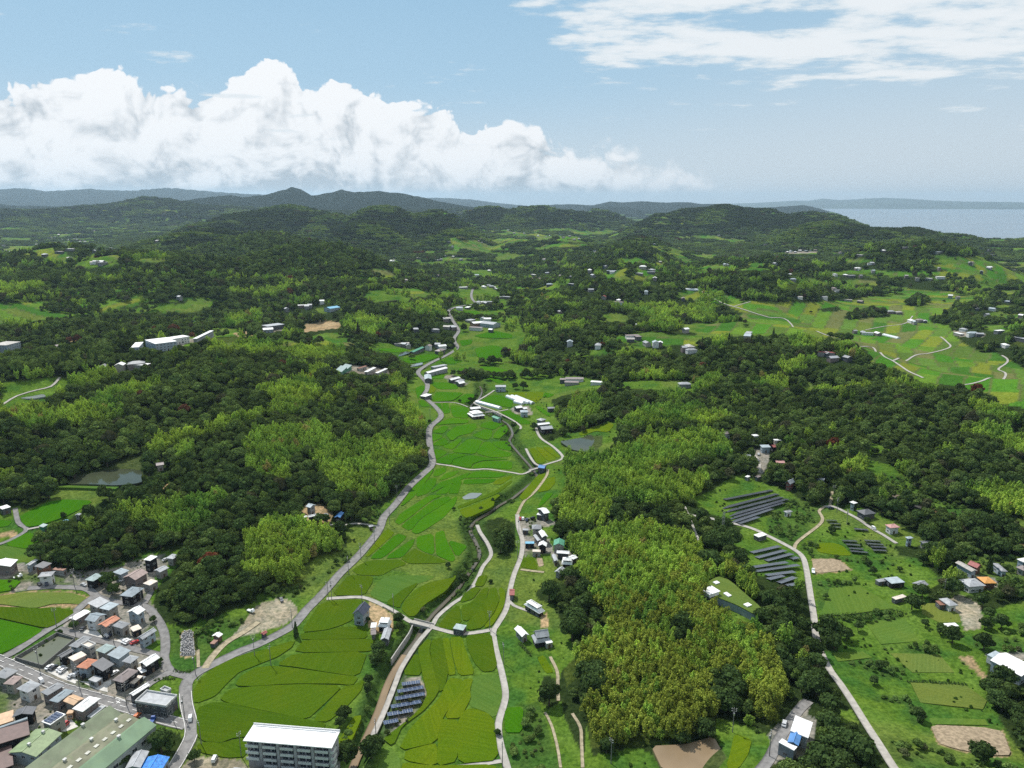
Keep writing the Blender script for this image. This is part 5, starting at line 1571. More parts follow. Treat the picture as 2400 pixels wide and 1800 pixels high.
for s, pts in [('H', [(378, 1512), (600, 1512), (726, 1608), (402, 1638)]), ('D', [(1402, 1292), (1850, 1312), (2028, 1342), (2105, 1556), (1900, 1556), (1622, 1498), (1472, 1448)]), ('j', [(525, 1170), (650, 1180), (690, 1340), (580, 1380)])]:
    sheet('ploughed_field', gp(s, pts), mat('ploughed_soil', (.30, .235, .16), 0.95, 0.3, 0.7, 0.1, bump=0.6, bscale=1.2, dirt=(.17, .16, .08)), lift=0.15, skirt=0.8)

# ------------------------------------------------------------------ ponds and river
def water_mat(name, c, rough=0.08):
    m = bpy.data.materials.new(name)
    m.use_nodes = True
    t = NT(m.node_tree)
    b = t.n['Principled BSDF']
    pos = t.new('ShaderNodeNewGeometry').outputs['Position']
    n = t.noise(pos, 0.03, 4, 0.55)
    t.put(b.inputs['Base Color'], t.mix(t.smooth(n, .35, .65), tuple(x * .85 for x in c), tuple(x * 1.15 for x in c)))
    b.inputs['Roughness'].default_value = rough
    b.inputs['IOR'].default_value = 1.33
    bn = t.new('ShaderNodeBump')
    bn.inputs['Strength'].default_value = 0.08
    bn.inputs['Distance'].default_value = 0.1
    t.put(bn.inputs['Height'], t.noise(pos, 1.2, 3, 0.6))
    t.l.new(bn.outputs[0], b.inputs['Normal'])
    return m


WG = water_mat('green_water', (.052, .062, .036), .05)
WB = water_mat('brown_water', (.24, .175, .105), 0.25)
WM = water_mat('muddy_water', (.125, .085, .045), 0.2)
WS = water_mat('paddy_water', (.22, .25, .24), 0.1)
for nm, s, pts, ma in [
    ('pond_water', 'E', [(575, 888), (680, 800), (900, 745), (1110, 625), (1275, 620), (1240, 690), (1225, 780), (1240, 860), (1180, 880), (1000, 902), (800, 895)], WG),
    ('pond_water', 'G', [(410, 515), (500, 495), (620, 465), (660, 440), (780, 450), (770, 520), (720, 582), (540, 585), (500, 570)], WG),
    ('pond_water', 'C', [(1200, 1520), (1500, 1480), (1740, 1400), (1850, 1560), (1760, 1720), (1300, 1720)], WB),
    ('pond_water', 'H', [(970, 920), (1080, 920), (1290, 1030), (1500, 1110), (1650, 1150), (1620, 1190), (1300, 1080), (1060, 970)], WM),
    ('pond_water', 'J', [(1060, 392), (1200, 385), (1240, 395), (1070, 405)], WG),
    ('paddy_water', 'J', [(1175, 840), (1300, 832), (1350, 850), (1240, 870)], WG),
    ('paddy_water', 'J', [(1305, 940), (1440, 930), (1440, 950), (1320, 962)], WS),
    ('paddy_water', 'F', [(1780, 980), (1850, 940), (1960, 945), (1900, 990), (1800, 1000)], WS),
    ('paddy_water', 'E', [(170, 125), (270, 85), (380, 90), (400, 120), (280, 142)], WS),
]:
    sheet(nm, gp(s, pts), ma, lift=0.12, skirt=1.0, level=True)
rp = smooth_path(RIVER_PATH, 4.0)
strip('river', rp[np.hypot(rp[:, 0], rp[:, 1]) < 330], 3.4, WB, lift=-2.75, cols=5)
strip('stream', rp[np.hypot(rp[:, 0], rp[:, 1]) > 325], 2.6, water_mat('stream_water', (.11, .10, .075), .15), lift=-2.9, cols=3)
# low concrete banks beside the lower river
def wall(name, label, pts_xy, h, th, material, cat='wall', z0=0.0, base=-0.6):
    p = np.asarray(pts_xy, float)[:, :2]
    nrm, _ = normals2(p)
    z = hz(p[:, 0], p[:, 1]) + z0
    A, B = p + nrm * th / 2, p - nrm * th / 2
    n = len(p)
    v = np.vstack([np.column_stack([A, z + base]), np.column_stack([A, z + h]), np.column_stack([B, z + h]), np.column_stack([B, z + base])])
    f = []
    for i in range(n - 1):
        for k in range(3):
            f.append((k * n + i, k * n + i + 1, (k + 1) * n + i + 1, (k + 1) * n + i))
    f += [(0, n, 2 * n, 3 * n), (n - 1, 4 * n - 1, 3 * n - 1, 2 * n - 1)]
    c = v.mean(0) * (1, 1, 0) + (0, 0, float(z.min()))
    o = obj(name, mesh(name, v - c, f), material, loc=tuple(c))
    return tag(o, label, cat, kind='thing')


def dens(p, step=4.0):
    return smooth_path(p, step)


wall('river_wall', 'pale concrete river wall below the navy-roofed house', dens(gp('B', [(1352, 430), (1320, 500), (1250, 600), (1168, 722)])), 0.5, 0.5, CONC, base=-3.5)
wall('retaining_wall', 'grey wall edging the main road above the big olive paddies', dens(gp('A', [(1700, 905), (1760, 840), (1900, 760), (2100, 675), (2190, 645)])), 0.15, 0.35, CONCD, base=-1.6, z0=-.1)
wall('retaining_wall', 'long dark wall below the street at the upper left terrace', dens(gp('A', [(100, 145), (240, 125), (500, 112), (740, 128), (800, 140), (822, 165)])), 0.2, 0.4, CONCD, base=-2.8)
wall('retaining_wall', 'curved dark wall of the roadside verge by the grey farm hut', dens(gp('F', [(1040, 1255), (1030, 1310), (960, 1390), (880, 1470)])), 0.3, 0.35, CONCD, base=-1.2)
wall('garden_wall', 'stone wall below the tan yard beside the lane road', dens(gp('B', [(1095, 270), (1170, 310), (1205, 335)])), 0.7, 0.3, STONE)
wall('retaining_wall', 'pale channel edge in front of the long greenhouse', dens(gp('m', [(1000, 640), (1180, 700), (1330, 770)])), 0.2, 0.4, CONC, base=-1.5)
wall('pond_dam', 'green grassed dam below the left pond', dens(gp('E', [(445, 900), (700, 905), (1015, 915)])), 1.6, 4.0, RM, cat='dam', base=-3)
# ------------------------------------------------------------------ buildings
CLR = {'W': (.80, .80, .78), 'LG': (.36, .375, .39), 'G': (.27, .28, .29), 'DG': (.115, .12, .13), 'BG': (.25, .30, .33), 'TEAL': (.32, .40, .39), 'OR': (.52, .21, .12), 'TAN': (.56, .37, .22),
       'PINK': (.34, .26, .235), 'MAU': (.25, .21, .20), 'NAVY': (.05, .06, .09), 'BLUE': (.08, .22, .48), 'SKY': (.18, .42, .58), 'GREEN': (.08, .28, .18), 'RED': (.33, .10, .09), 'BRN': (.13, .08, .07),
       'CREAM': (.64, .56, .47), 'BLK': (.022, .022, .026), 'OLV': (.20, .27, .13), 'BRT': (.62, .30, .08), 'RUST': (.26, .13, .09), 'STL': (.36, .42, .45), 'ROSE': (.50, .27, .25), 'BEI': (.40, .38, .345), 'PBL': (.42, .50, .56)}


def roof_mat(k):
    return mat('roof_' + k, CLR[k], 0.55, 0.16, 0.5, 0.35, bump=0.25, bscale=3.0, dirt=tuple(x * .72 + .02 for x in CLR[k]))


def wall_mat(k):
    return mat('wall_' + k, tuple(x * .72 for x in CLR[k]), 0.85, 0.12, 0.6, 0.2, dirt=tuple(x * .75 for x in CLR[k]))


GLASS = mat('window_glass', (.03, .04, .05), 0.12, 0.2, 1.0, 0.6)
FRAME = mat('window_frame', (.45, .45, .45), 0.5)
DOOR = mat('door_wood', (.11, .075, .05), 0.6, 0.2, 2.0)
METAL = mat('grey_metal', (.42, .43, .44), 0.4, 0.1, 2.0, 0.5, 0.6)


def box(x0, x1, y0, y1, z0, z1):
    v = [(x, y, z) for z in (z0, z1) for (x, y) in ((x0, y0), (x1, y0), (x1, y1), (x0, y1))]
    f = [(3, 2, 1, 0), (4, 5, 6, 7), (0, 1, 5, 4), (1, 2, 6, 5), (2, 3, 7, 6), (3, 0, 4, 7)]
    return v, f


def merge(*parts):
    V, F = [], []
    for v, f in parts:
        o = len(V)
        V += list(v)
        F += [tuple(i + o for i in q) for q in f]
    return V, F


def window_mesh(w, h):
    k = ('win', w, h)
    if k not in MATS:
        fr = [box(-w / 2, w / 2, -.05, .03, h / 2 - .09, h / 2), box(-w / 2, w / 2, -.05, .03, -h / 2, -h / 2 + .09), box(-w / 2, -w / 2 + .09, -.05, .03, -h / 2 + .09, h / 2 - .09), box(w / 2 - .09, w / 2, -.05, .03, -h / 2 + .09, h / 2 - .09), box(-.04, .04, -.045, .03, -h / 2 + .09, h / 2 - .09)]
        pane = box(-w / 2 + .09, w / 2 - .09, -.02, .03, -h / 2 + .09, h / 2 - .09)
        v, f = merge(pane, *fr)
        me = mesh('window', v, f, [0] * 6 + [1] * (6 * len(fr)))
        me.materials.append(GLASS)
        me.materials.append(FRAME)
        MATS[k] = me
    return MATS[k]


def door_mesh():
    if 'doormesh' not in MATS:
        v, f = merge(box(-.5, .5, -.05, .03, 0, 2.0), box(-.6, -.5, -.08, .03, 0, 2.1), box(.5, .6, -.08, .03, 0, 2.1), box(-.6, .6, -.09, .03, 2.0, 2.12))
        MATS['doormesh'] = mesh('door', v, f)
        MATS['doormesh'].materials.append(DOOR)
    return MATS['doormesh']


def frustum(a0, b0, z0, a1, b1, z1, t=0.0):
    v = [(-a0, -b0, z0), (a0, -b0, z0), (a0, b0, z0), (-a0, b0, z0), (-a1, -b1, z1), (a1, -b1, z1), (a1, b1, z1), (-a1, b1, z1)]
    f = [(3, 2, 1, 0), (4, 5, 6, 7), (0, 1, 5, 4), (1, 2, 6, 5), (2, 3, 7, 6), (3, 0, 4, 7)]
    return v, f


def roof_mesh(kind, a, b, h, pitch):
    """roof solid over an eave rectangle a x b at height h (local axes), thickness 0.22"""
    A, B, t = a / 2, b / 2, 0.22
    if kind == 'flat':
        return merge(box(-A, A, -B, B, h - .18, h + .12))
    if kind == 'shed':
        r = pitch * b
        v = [(-A, -B, h), (A, -B, h), (A, B, h + r), (-A, B, h + r), (-A, -B, h + t), (A, -B, h + t), (A, B, h + r + t), (-A, B, h + r + t)]
        return v, box(0, 1, 0, 1, 0, 1)[1]
    if kind in ('gx', 'gy'):
        if kind == 'gy':
            v, f = roof_mesh('gx', b, a, h, pitch)
            return [(y, -x, z) for x, y, z in v], f
        r = pitch * B
        v = [(-A, -B, h), (A, -B, h), (A, B, h), (-A, B, h), (-A, 0, h + r), (A, 0, h + r),
             (-A, -B, h + t), (A, -B, h + t), (A, B, h + t), (-A, B, h + t), (-A, 0, h + r + t), (A, 0, h + r + t)]
        f = [(0, 4, 5, 1), (2, 5, 4, 3), (6, 7, 11, 10), (8, 9, 10, 11), (0, 1, 7, 6), (2, 3, 9, 8), (0, 6, 10, 4), (4, 10, 9, 3), (1, 5, 11, 7), (5, 2, 8, 11)]
        return v, f
    if kind == 'hip':
        if b > a:
            v, f = roof_mesh('hip', b, a, h, pitch)
            return [(y, -x, z) for x, y, z in v], f
        r = pitch * B
        k = max(A - B, 0.15)
        v = [(-A, -B, h), (A, -B, h), (A, B, h), (-A, B, h), (-A, -B, h + t), (A, -B, h + t), (A, B, h + t), (-A, B, h + t), (-k, 0, h + r + t), (k, 0, h + r + t)]
        f = [(3, 2, 1, 0), (0, 1, 5, 4), (1, 2, 6, 5), (2, 3, 7, 6), (3, 0, 4, 7), (4, 5, 9, 8), (6, 7, 8, 9), (5, 6, 9), (7, 4, 8)]
        return v, f


def ridge_mesh(kind, a, b, h, pitch):
    A, B = a / 2, b / 2
    if kind == 'gx' or (kind == 'hip' and a >= b):
        k = A if kind == 'gx' else max(A - B, .15)
        z = h + pitch * B + .22
        return box(-k, k, -.16, .16, z - .1, z + .14)
    k = B if kind == 'gy' else max(B - A, .15)
    z = h + pitch * A + .22
    return box(-.16, .16, -k, k, z - .1, z + .14)


def wall_mesh(kind, a, b, h, pitch, ov, base=-1.6):
    A, B = a / 2 - ov, b / 2 - ov
    h2 = h - .02
    if kind == 'gx':
        r = pitch * b / 2
        zt = h2 + pitch * ov
        v = [(-A, -B, base), (A, -B, base), (A, B, base), (-A, B, base), (-A, -B, zt), (A, -B, zt), (A, B, zt), (-A, B, zt), (-A, 0, h2 + r), (A, 0, h2 + r)]
        f = [(3, 2, 1, 0), (0, 1, 5, 4), (2, 3, 7, 6), (1, 2, 6, 9, 5), (3, 0, 4, 8, 7), (4, 5, 9, 8), (6, 7, 8, 9)]
        return v, f
    if kind == 'gy':
        v, f = wall_mesh('gx', b, a, h, pitch, ov, base)
        return [(y, -x, z) for x, y, z in v], f
    if kind == 'shed':
        r0, r1 = pitch * ov, pitch * (b - ov)
        v, f = box(-A, A, -B, B, base, h2)
        v = [(x, y, (h2 + (r0 if y < 0 else r1)) if z > 0 else z) for x, y, z in v]
        return v, f
    return box(-A, A, -B, B, base, h2)


def openings(o, a, b, h, ov, seed, dens_=1.0, big=False, faces=(0, 1, 2, 3), stor=None):
    """windows on each wall, a door on one"""
    rng = random.Random(seed)
    A, B = a / 2 - ov, b / 2 - ov
    ns = stor or max(1, int((h + .4) / 2.8))
    for face in faces:
        ln = 2 * (A if face in (0, 2) else B)
        n = max(1, int(ln / 3.4 * dens_))
        for s in range(ns):
            for k in range(n):
                if rng.random() < 0.14 and n > 1:
                    continue
                c = -ln / 2 + ln * (k + .5) / n + rng.uniform(-.2, .2)
                zc = 1.5 + 2.8 * s
                isdoor = s == 0 and k == n // 2 and face == 0
                w, hh = (1.7, 1.15) if (rng.random() < .7 or s > 0) else (2.4, 1.8)
                w = min(w, ln * .7)
                w = 1.7 if w > 1.6 and w < 2 else (2.4 if w >= 2 else 1.0)
                if zc + hh / 2 > h - .25:
                    continue
                loc = {0: (c, -B, zc), 1: (-A, c, zc), 2: (c, B, zc), 3: (A, c, zc)}[face]
                rz = {0: 0, 1: -math.pi / 2, 2: math.pi, 3: math.pi / 2}[face]
                if isdoor:
                    obj('door', door_mesh(), None, o, (loc[0], loc[1], 0.0), rz)
                else:
                    obj('window', window_mesh(w, hh), None, o, loc, rz)


def frame_from(sheet_, L, F, Rr, h):
    q = gp(sheet_, [L, F, Rr], h)[:, :2]
    l, f, r = q
    e = r - f
    a = np.linalg.norm(e)
    e /= a
    n = np.array((-e[1], e[0]))
    b = float(np.dot(l - f, n))
    if b < 0:
        n, b = n, -b
        l = f + n * b
    # split the skew evenly between both directions
    c = f + e * a / 2 + n * b / 2
    return c, math.atan2(e[1], e[0]), max(a, 2.5), max(b, 2.5)


HOUSE_SPOTS = []


def house(label, c, rz, a, b, h, roof='hip', rc='G', wc='W', pitch=0.42, ov=0.45, name='house', cat='house', seed=0, dens_=1.0, group=None, tier=False, parapet=False, faces=(0, 1, 2, 3)):
    z = float(np.max(hz(np.array([c[0]]), np.array([c[1]]))))
    o = thing(name, label, cat, (c[0], c[1], z), rz, group)
    HOUSE_SPOTS.append((c[0], c[1], max(a, b) / 2 + 1))
    if tier:
        lh = 3.0
        v, f = box(-a / 2 + ov, a / 2 - ov, -b / 2 + ov, b / 2 - ov, -1.6, lh)
        obj('wall', mesh('wall', v, f), wall_mat(wc), o)
        ka, kb = a * .5 * .74, b * .5 * .66
        v, f = frustum(a / 2, b / 2, lh, ka, kb, lh + 1.35)
        lo = obj('lower_roof', mesh('lower_roof', v, f), roof_mat(rc), o)
        v, f = box(-ka + .25, ka - .25, -kb + .25, kb - .25, lh + 1.0, lh + 2.1)
        obj('upper_wall', mesh('upper_wall', v, f), wall_mat(wc), o)
        kd = roof if roof in ('gx', 'gy', 'hip') else 'hip'
        v, f = roof_mesh(kd, 2 * ka + .6, 2 * kb + .6, lh + 2.1, pitch)
        ro = obj('roof', mesh('roof', v, f), roof_mat(rc), o)
        v, f = ridge_mesh(kd, 2 * ka + .6, 2 * kb + .6, lh + 2.1, pitch)
        obj('ridge_cap', mesh('ridge_cap', v, f), mat('ridge_tile', (.30, .31, .32), .7, .2), ro)
        openings(o, a, b, lh, ov, seed, dens_, faces=faces)
        return o
    v, f = wall_mesh(roof, a, b, h, pitch, ov)
    obj('wall', mesh('wall', v, f), wall_mat(wc), o)
    v, f = roof_mesh(roof, a, b, h, pitch)
    ro = obj('roof', mesh('roof', v, f), roof_mat(rc), o)
    if roof in ('gx', 'gy', 'hip'):
        v, f = ridge_mesh(roof, a, b, h, pitch)
        obj('ridge_cap', mesh('ridge_cap', v, f), mat('ridge_' + rc, tuple(min(.85, x * 1.15 + .02) for x in CLR[rc]), .6, .15), ro)
    if parapet:
        A, B, p = a / 2, b / 2, .9
        v, f = merge(box(-A, A, -B, -B + .25, h + .12, h + p), box(-A, A, B - .25, B, h + .12, h + p), box(-A, -A + .25, -B + .25, B - .25, h + .12, h + p), box(A - .25, A, -B + .25, B - .25, h + .12, h + p))
        obj('parapet', mesh('parapet', v, f), wall_mat('W'), ro)
    openings(o, a, b, h, ov, seed, dens_, faces=faces)
    return o


# (sheet, left, front and right eave corner, eave height, roof, roof colour, wall colour, label, options)
HOUSES = [
    # settlement, upper row
    ('c', (465, 250), (690, 318), (945, 180), 6.4, 'shed', 'LG', 'BEI', 'pale grey shed-roofed house half of the large pair by the terrace', dict(pitch=.12)),
    ('c', (705, 322), (930, 372), (1145, 238), 6.4, 'hip', 'STL', 'BEI', 'grey-green hip-roofed house joined to the pale pair by the street bend', dict(pitch=.25)),
    ('c', (95, 520), (240, 572), (555, 395), 3.6, 'gx', 'W', 'MAU', 'long low house with white sheet roof beside the olive paddy', dict(pitch=.12)),
    ('c', (415, 560), (640, 612), (885, 455), 6.2, 'gy', 'BG', 'W', 'white two-storey house with blue-grey gable roof in the top row', dict(pitch=.35)),
    ('c', (745, 628), (865, 715), (1165, 535), 6.4, 'gx', 'OR', 'BEI', 'beige house with bright orange gable roof', dict(pitch=.3)),
    ('c', (950, 690), (1200, 748), (1375, 640), 5.6, 'hip', 'G', 'BEI', 'grey hip-roofed house right of the bright orange roof', dict(pitch=.4)),
    ('c', (1245, 432), (1530, 462), (1690, 350), 6.6, 'gx', 'W', 'PBL', 'white-roofed two-storey house by the upper street bend', dict(pitch=.4)),
    ('c', (1255, 748), (1430, 802), (1612, 735), 3.8, 'flat', 'CREAM', 'BLK', 'black house with cream flat roof between grey hip and long white house', {}),
    ('c', (1495, 935), (1625, 972), (1925, 782), 6.0, 'gx', 'LG', 'PBL', 'long pale blue-white house with steep roof at the lawn corner', dict(pitch=.5)),
    # settlement, middle block
    ('d', (445, 252), (600, 288), (862, 112), 6.0, 'hip', 'G', 'PBL', 'grey hip-roofed house beside the walled green basin', dict(pitch=.38)),
    ('d', (630, 248), (800, 302), (928, 236), 8.2, 'flat', 'CREAM', 'BEI', 'tall beige cube house with white roof-terrace parapet', dict(parapet=True)),
    ('d', (885, 338), (1070, 388), (1262, 272), 5.8, 'hip', 'TEAL', 'BEI', 'house with pale teal hip roof behind the beige cube', dict(pitch=.42)),
    ('d', (1100, 440), (1310, 492), (1530, 340), 5.6, 'shed', 'BG', 'PBL', 'house with large blue-grey striped metal shed roof', dict(pitch=.14)),
    ('d', (1385, 500), (1518, 562), (1672, 450), 6.0, 'hip', 'LG', 'BEI', 'light grey hip-roofed house with three small windows in the middle block', dict(pitch=.45)),
    ('d', (1648, 552), (1790, 612), (2032, 460), 6.2, 'gx', 'W', 'BLK', 'dark-walled house with bright white gable roof at the block corner', dict(pitch=.42)),
    ('d', (1570, 655), (1720, 715), (1785, 690), 2.8, 'flat', 'W', 'BLK', 'small white canopy roof below the white-gabled corner house', dict(ov=.1)),
    ('d', (190, 452), (325, 462), (545, 342), 6.0, 'gx', 'DG', 'BLK', 'black house with dark gable roof next to the basin wall', dict(pitch=.3)),
    ('d', (380, 472), (530, 517), (762, 412), 7.0, 'flat', 'CREAM', 'BEI', 'cream flat-roofed house with open balcony near the main street', {}),
    ('d', (605, 592), (760, 657), (962, 507), 6.0, 'hip', 'OR', 'PBL', 'house with faded red-orange hip roof in the middle block', dict(pitch=.4)),
    ('d', (888, 592), (1040, 702), (1242, 580), 6.4, 'shed', 'DG', 'BLK', 'black house with large plain dark grey roof', dict(pitch=.2)),
    ('d', (1178, 850), (1380, 892), (1662, 692), 6.0, 'hip', 'MAU', 'BLK', 'dark house with mauve-brown hip roof at the street corner', dict(pitch=.45)),
    ('d', (780, 830), (920, 884), (1040, 810), 2.9, 'flat', 'LG', 'LG', 'light grey garage with open dark front by the main street', dict(ov=.1, name='garage', cat='garage')),
    ('d', (1520, 890), (1560, 900), (1715, 770), 2.6, 'flat', 'CREAM', 'BLK', 'narrow beige carport canopy beside the mauve-roofed house', dict(ov=.1, name='carport', cat='carport')),
    # settlement, near block
    ('e', (-160, 370), (105, 442), (372, 285), 6.0, 'hip', 'G', 'BEI', 'grey hip-roofed house cut by the left edge at the main street', dict(pitch=.35)),
    ('e', (90, 512), (262, 562), (470, 402), 6.0, 'hip', 'PINK', 'BEI', 'pinkish beige hip-roofed house in the near row', dict(pitch=.4)),
    ('e', (280, 652), (552, 722), (832, 557), 6.2, 'hip', 'LG', 'W', 'white house with pale grey hip roof in the near row', dict(pitch=.45)),
    ('e', (760, 722), (950, 772), (1292, 582), 6.0, 'hip', 'G', 'MAU', 'brown-walled house with grey hip roof in the near row', dict(pitch=.4)),
    ('e', (960, 872), (1150, 917), (1482, 690), 6.0, 'hip', 'BG', 'MAU', 'house with ribbed blue-grey hip roof left of the tan roof', dict(pitch=.36)),
    ('e', (1190, 912), (1470, 972), (1682, 842), 5.6, 'gy', 'TAN', 'BEI', 'house with twin tan-orange roof slopes in the near row', dict(pitch=.25)),
    ('e', (1440, 1022), (1650, 1097), (1998, 852), 6.2, 'hip', 'W', 'MAU', 'house with brilliant white hip roof in the near row', dict(pitch=.42)),
    ('e', (1350, 1090), (1440, 1120), (1480, 1050), 3.0, 'flat', 'TAN', 'TAN', 'small tan annexe in front of the twin tan roof', dict(ov=.1)),
    ('e', (1735, 1195), (1800, 1200), (2090, 985), 2.6, 'flat', 'LG', 'DG', 'long narrow grey carport beside the brilliant white hip roof', dict(ov=.1, name='carport', cat='carport')),
    ('e', (245, 1185), (650, 1160), (740, 1005), 5.6, 'gx', 'DG', 'BLK', 'black house with dark two-slope roof above the brown hall', dict(pitch=.25)),
    ('e', (-150, 1290), (270, 1280), (270, 1060), 0.8, 'flat', 'TAN', 'TAN', 'bare tan concrete platform beside the black house', dict(ov=.05, name='platform', cat='platform', dens_=0, faces=())),
    # above the terrace
    ('a', (-260, 500), (255, 558), (432, 392), 5.0, 'gx', 'W', 'MAU', 'long house with white roof at the upper left edge', dict(pitch=.2)),
    ('a', (605, 492), (700, 518), (898, 390), 4.4, 'gx', 'LG', 'PBL', 'narrow grey-roofed house behind the dark roof, upper left', dict(pitch=.25)),
    ('a', (780, 552), (1020, 592), (1232, 472), 6.0, 'shed', 'DG', 'RUST', 'rust-walled house with flat dark grey roof under the wood', dict(pitch=.08)),
    ('a', (865, 792), (1215, 778), (1312, 657), 6.2, 'hip', 'G', 'W', 'white house with grey roof above the long dark wall', dict(pitch=.2)),
    ('a', (1215, 592), (1500, 640), (1555, 605), 3.2, 'flat', 'RUST', 'LG', 'low terrace of sheds with brown roof against the wood', dict(ov=.1)),
    ('b', (130, 872), (390, 892), (652, 737), 5.8, 'hip', 'TEAL', 'BLK', 'dark-walled house with teal-grey hip roof at the street end', dict(pitch=.35)),
    ('b', (800, 692), (1030, 742), (1242, 632), 5.6, 'hip', 'STL', 'PBL', 'pale house with grey-green hip roof left of the pink gable', dict(pitch=.38)),
    ('b', (1112, 782), (1380, 872), (1682, 672), 5.0, 'gx', 'PINK', 'MAU', 'house with broad pinkish-brown gable roof', dict(pitch=.35)),
    ('b', (1580, 372), (1730, 408), (1902, 287), 7.6, 'flat', 'W', 'BLK', 'tall black cube house with white flat roof at the wood edge', {}),
    ('b', (1800, 642), (1960, 687), (2172, 560), 4.6, 'gx', 'LG', 'BEI', 'light grey roofed house right of the pink gable', dict(pitch=.25)),
    ('b', (1560, 932), (1720, 987), (1912, 872), 4.4, 'flat', 'CREAM', 'BEI', 'cream flat-roofed shed under the trees behind the teal hip', dict(ov=.2)),
    ('b', (1055, 1182), (1300, 1268), (1592, 1042), 5.4, 'hip', 'BG', 'BLK', 'house with big blue-grey hip roof beside the isolated trees', dict(pitch=.35)),
    ('b', (2130, 322), (2270, 372), (2420, 250), 4.6, 'hip', 'LG', 'BEI', 'grey-roofed house furthest right of the upper street, by the wood', dict(pitch=.3)),
    # roadside office and store
    ('f', (270, 718), (350, 788), (800, 522), 4.4, 'gx', 'W', 'DG', 'long narrow white-roofed store beside the office', dict(pitch=.35, name='warehouse', cat='warehouse')),
    ('f', (490, 858), (1210, 1082), (1505, 802), 5.6, 'flat', 'LG', 'DG', 'large office with white flat roof and green edge by the main road', dict(parapet=True, name='office_building', cat='building', ov=.15)),
    ('f', (960, 700), (1240, 700), (1330, 640), 5.0, 'flat', 'LG', 'LG', 'flat-roofed wing behind the large roadside office', dict(parapet=True, ov=.15)),
    # farmhouse by the river bridge
    ('i', (340, 702), (720, 742), (952, 440), 6.4, 'gx', 'NAVY', 'STL', 'grey house with tall navy gable roof between paddies', dict(pitch=.72)),
    ('i', (1150, 975), (1548, 980), (1640, 770), 5.4, 'hip', 'W', 'BLK', 'traditional white-roofed farmhouse on the tan yard', dict(tier=True, pitch=.5)),
    ('i', (950, 1085), (1128, 1122), (1155, 960), 3.6, 'hip', 'W', 'BEI', 'small white hip-roofed annexe of the tan-yard farmhouse', dict(pitch=.3)),
    ('i', (955, 1345), (1130, 1345), (1120, 1140), 3.0, 'gy', 'MAU', 'MAU', 'small mauve-roofed shed below the tan-yard farmhouse', dict(pitch=.3, name='shed', cat='shed')),
    ('i', (1270, 1512), (1530, 1522), (1642, 1162), 3.8, 'gx', 'LG', 'DG', 'light grey gabled barn nearest the river by the tan yard', dict(pitch=.45, name='barn', cat='barn')),
    # farm below the bamboo
    ('k', (510, 348), (870, 552), (1012, 470), 4.0, 'hip', 'W', 'BLK', 'white two-tier roofed farmhouse beside the curved lane', dict(tier=True, pitch=.5)),
    ('k', (280, 982), (450, 1178), (622, 1110), 3.8, 'gy', 'W', 'BEI', 'white gabled storehouse left of the grey tiled farmhouse', dict(pitch=.5)),
    ('k', (600, 1112), (770, 1288), (1168, 1187), 4.4, 'gx', 'LG', 'BLK', 'grey tiled farmhouse with steep two-tier roof below the bamboo', dict(tier=True, pitch=.75)),
    ('k', (990, 1282), (1050, 1342), (1202, 1292), 3.0, 'flat', 'W', 'BEI', 'small white flat annexe of the grey tiled farmhouse', dict(ov=.15)),
    ('k', (140, 150), (270, 155), (275, 10), 3.4, 'gy', 'RED', 'DG', 'dark red-roofed hut beside the pale farm road', dict(pitch=.35, name='hut', cat='hut')),
    ('B', (1705, 450), (1790, 470), (1820, 425), 3.2, 'flat', 'TEAL', 'DG', 'field hut with pale teal roof at the bridge lane', dict(name='hut', cat='hut', ov=.2)),
    ('A', (1842, 510), (1890, 535), (1928, 505), 3.0, 'gx', 'W', 'RUST', 'small white-roofed shack in the scrub above the gravel path', dict(pitch=.3, name='shed', cat='shed')),
    ('A', (1828, 570), (1850, 590), (1885, 555), 2.2, 'flat', 'RUST', 'DG', 'low rusty shelter below the white-roofed shack', dict(ov=.1, name='shed', cat='shed')),
    ('B', (38, 500), (65, 512), (100, 488), 2.4, 'gx', 'RED', 'DG', 'little red-roofed hut beside the main road at the gravel clearing', dict(pitch=.4, name='hut', cat='hut')),
    # hamlet along the farm road
    ('j', (612, 112), (690, 227), (822, 190), 6.2, 'gx', 'W', 'DG', 'tall white-roofed house at the top of the roadside hamlet', dict(pitch=.25)),
    ('j', (470, 190), (530, 245), (690, 262), 3.6, 'flat', 'W', 'DG', 'low white L-shaped annexe of the top hamlet house', dict(ov=.2)),
    ('j', (405, 478), (435, 567), (642, 552), 5.4, 'hip', 'G', 'BEI', 'grey pyramid-roofed house in the roadside hamlet', dict(pitch=.5)),
    ('j', (560, 622), (650, 742), (782, 717), 5.6, 'gy', 'W', 'DG', 'steep white-gabled house in the roadside hamlet', dict(pitch=.5)),
    ('j', (490, 692), (560, 817), (628, 802), 4.0, 'gy', 'LG', 'MAU', 'narrow striped-roof storehouse in the roadside hamlet', dict(pitch=.4)),
    ('j', (275, 832), (287, 877), (482, 862), 3.2, 'flat', 'SKY', 'BLK', 'light blue roofed shed in the roadside hamlet', dict(ov=.2, name='shed', cat='shed')),
    ('j', (548, 852), (562, 932), (742, 932), 5.0, 'gy', 'W', 'BLK', 'white-gabled black-walled house below the striped storehouse', dict(pitch=.5)),
    ('j', (430, 1002), (440, 1052), (618, 1042), 3.4, 'flat', 'CREAM', 'BEI', 'low beige garage with cream roof at the hamlet corner', dict(ov=.15, name='garage', cat='garage')),
    ('j', (880, 802), (895, 922), (1128, 912), 4.8, 'gy', 'GREEN', 'BEI', 'large green-roofed barn below the bamboo', dict(pitch=.4, name='barn', cat='barn')),
    ('j', (945, 1032), (960, 1092), (1238, 1082), 3.8, 'gx', 'W', 'DG', 'rear white wing of the large hamlet farmstead', dict(pitch=.3)),
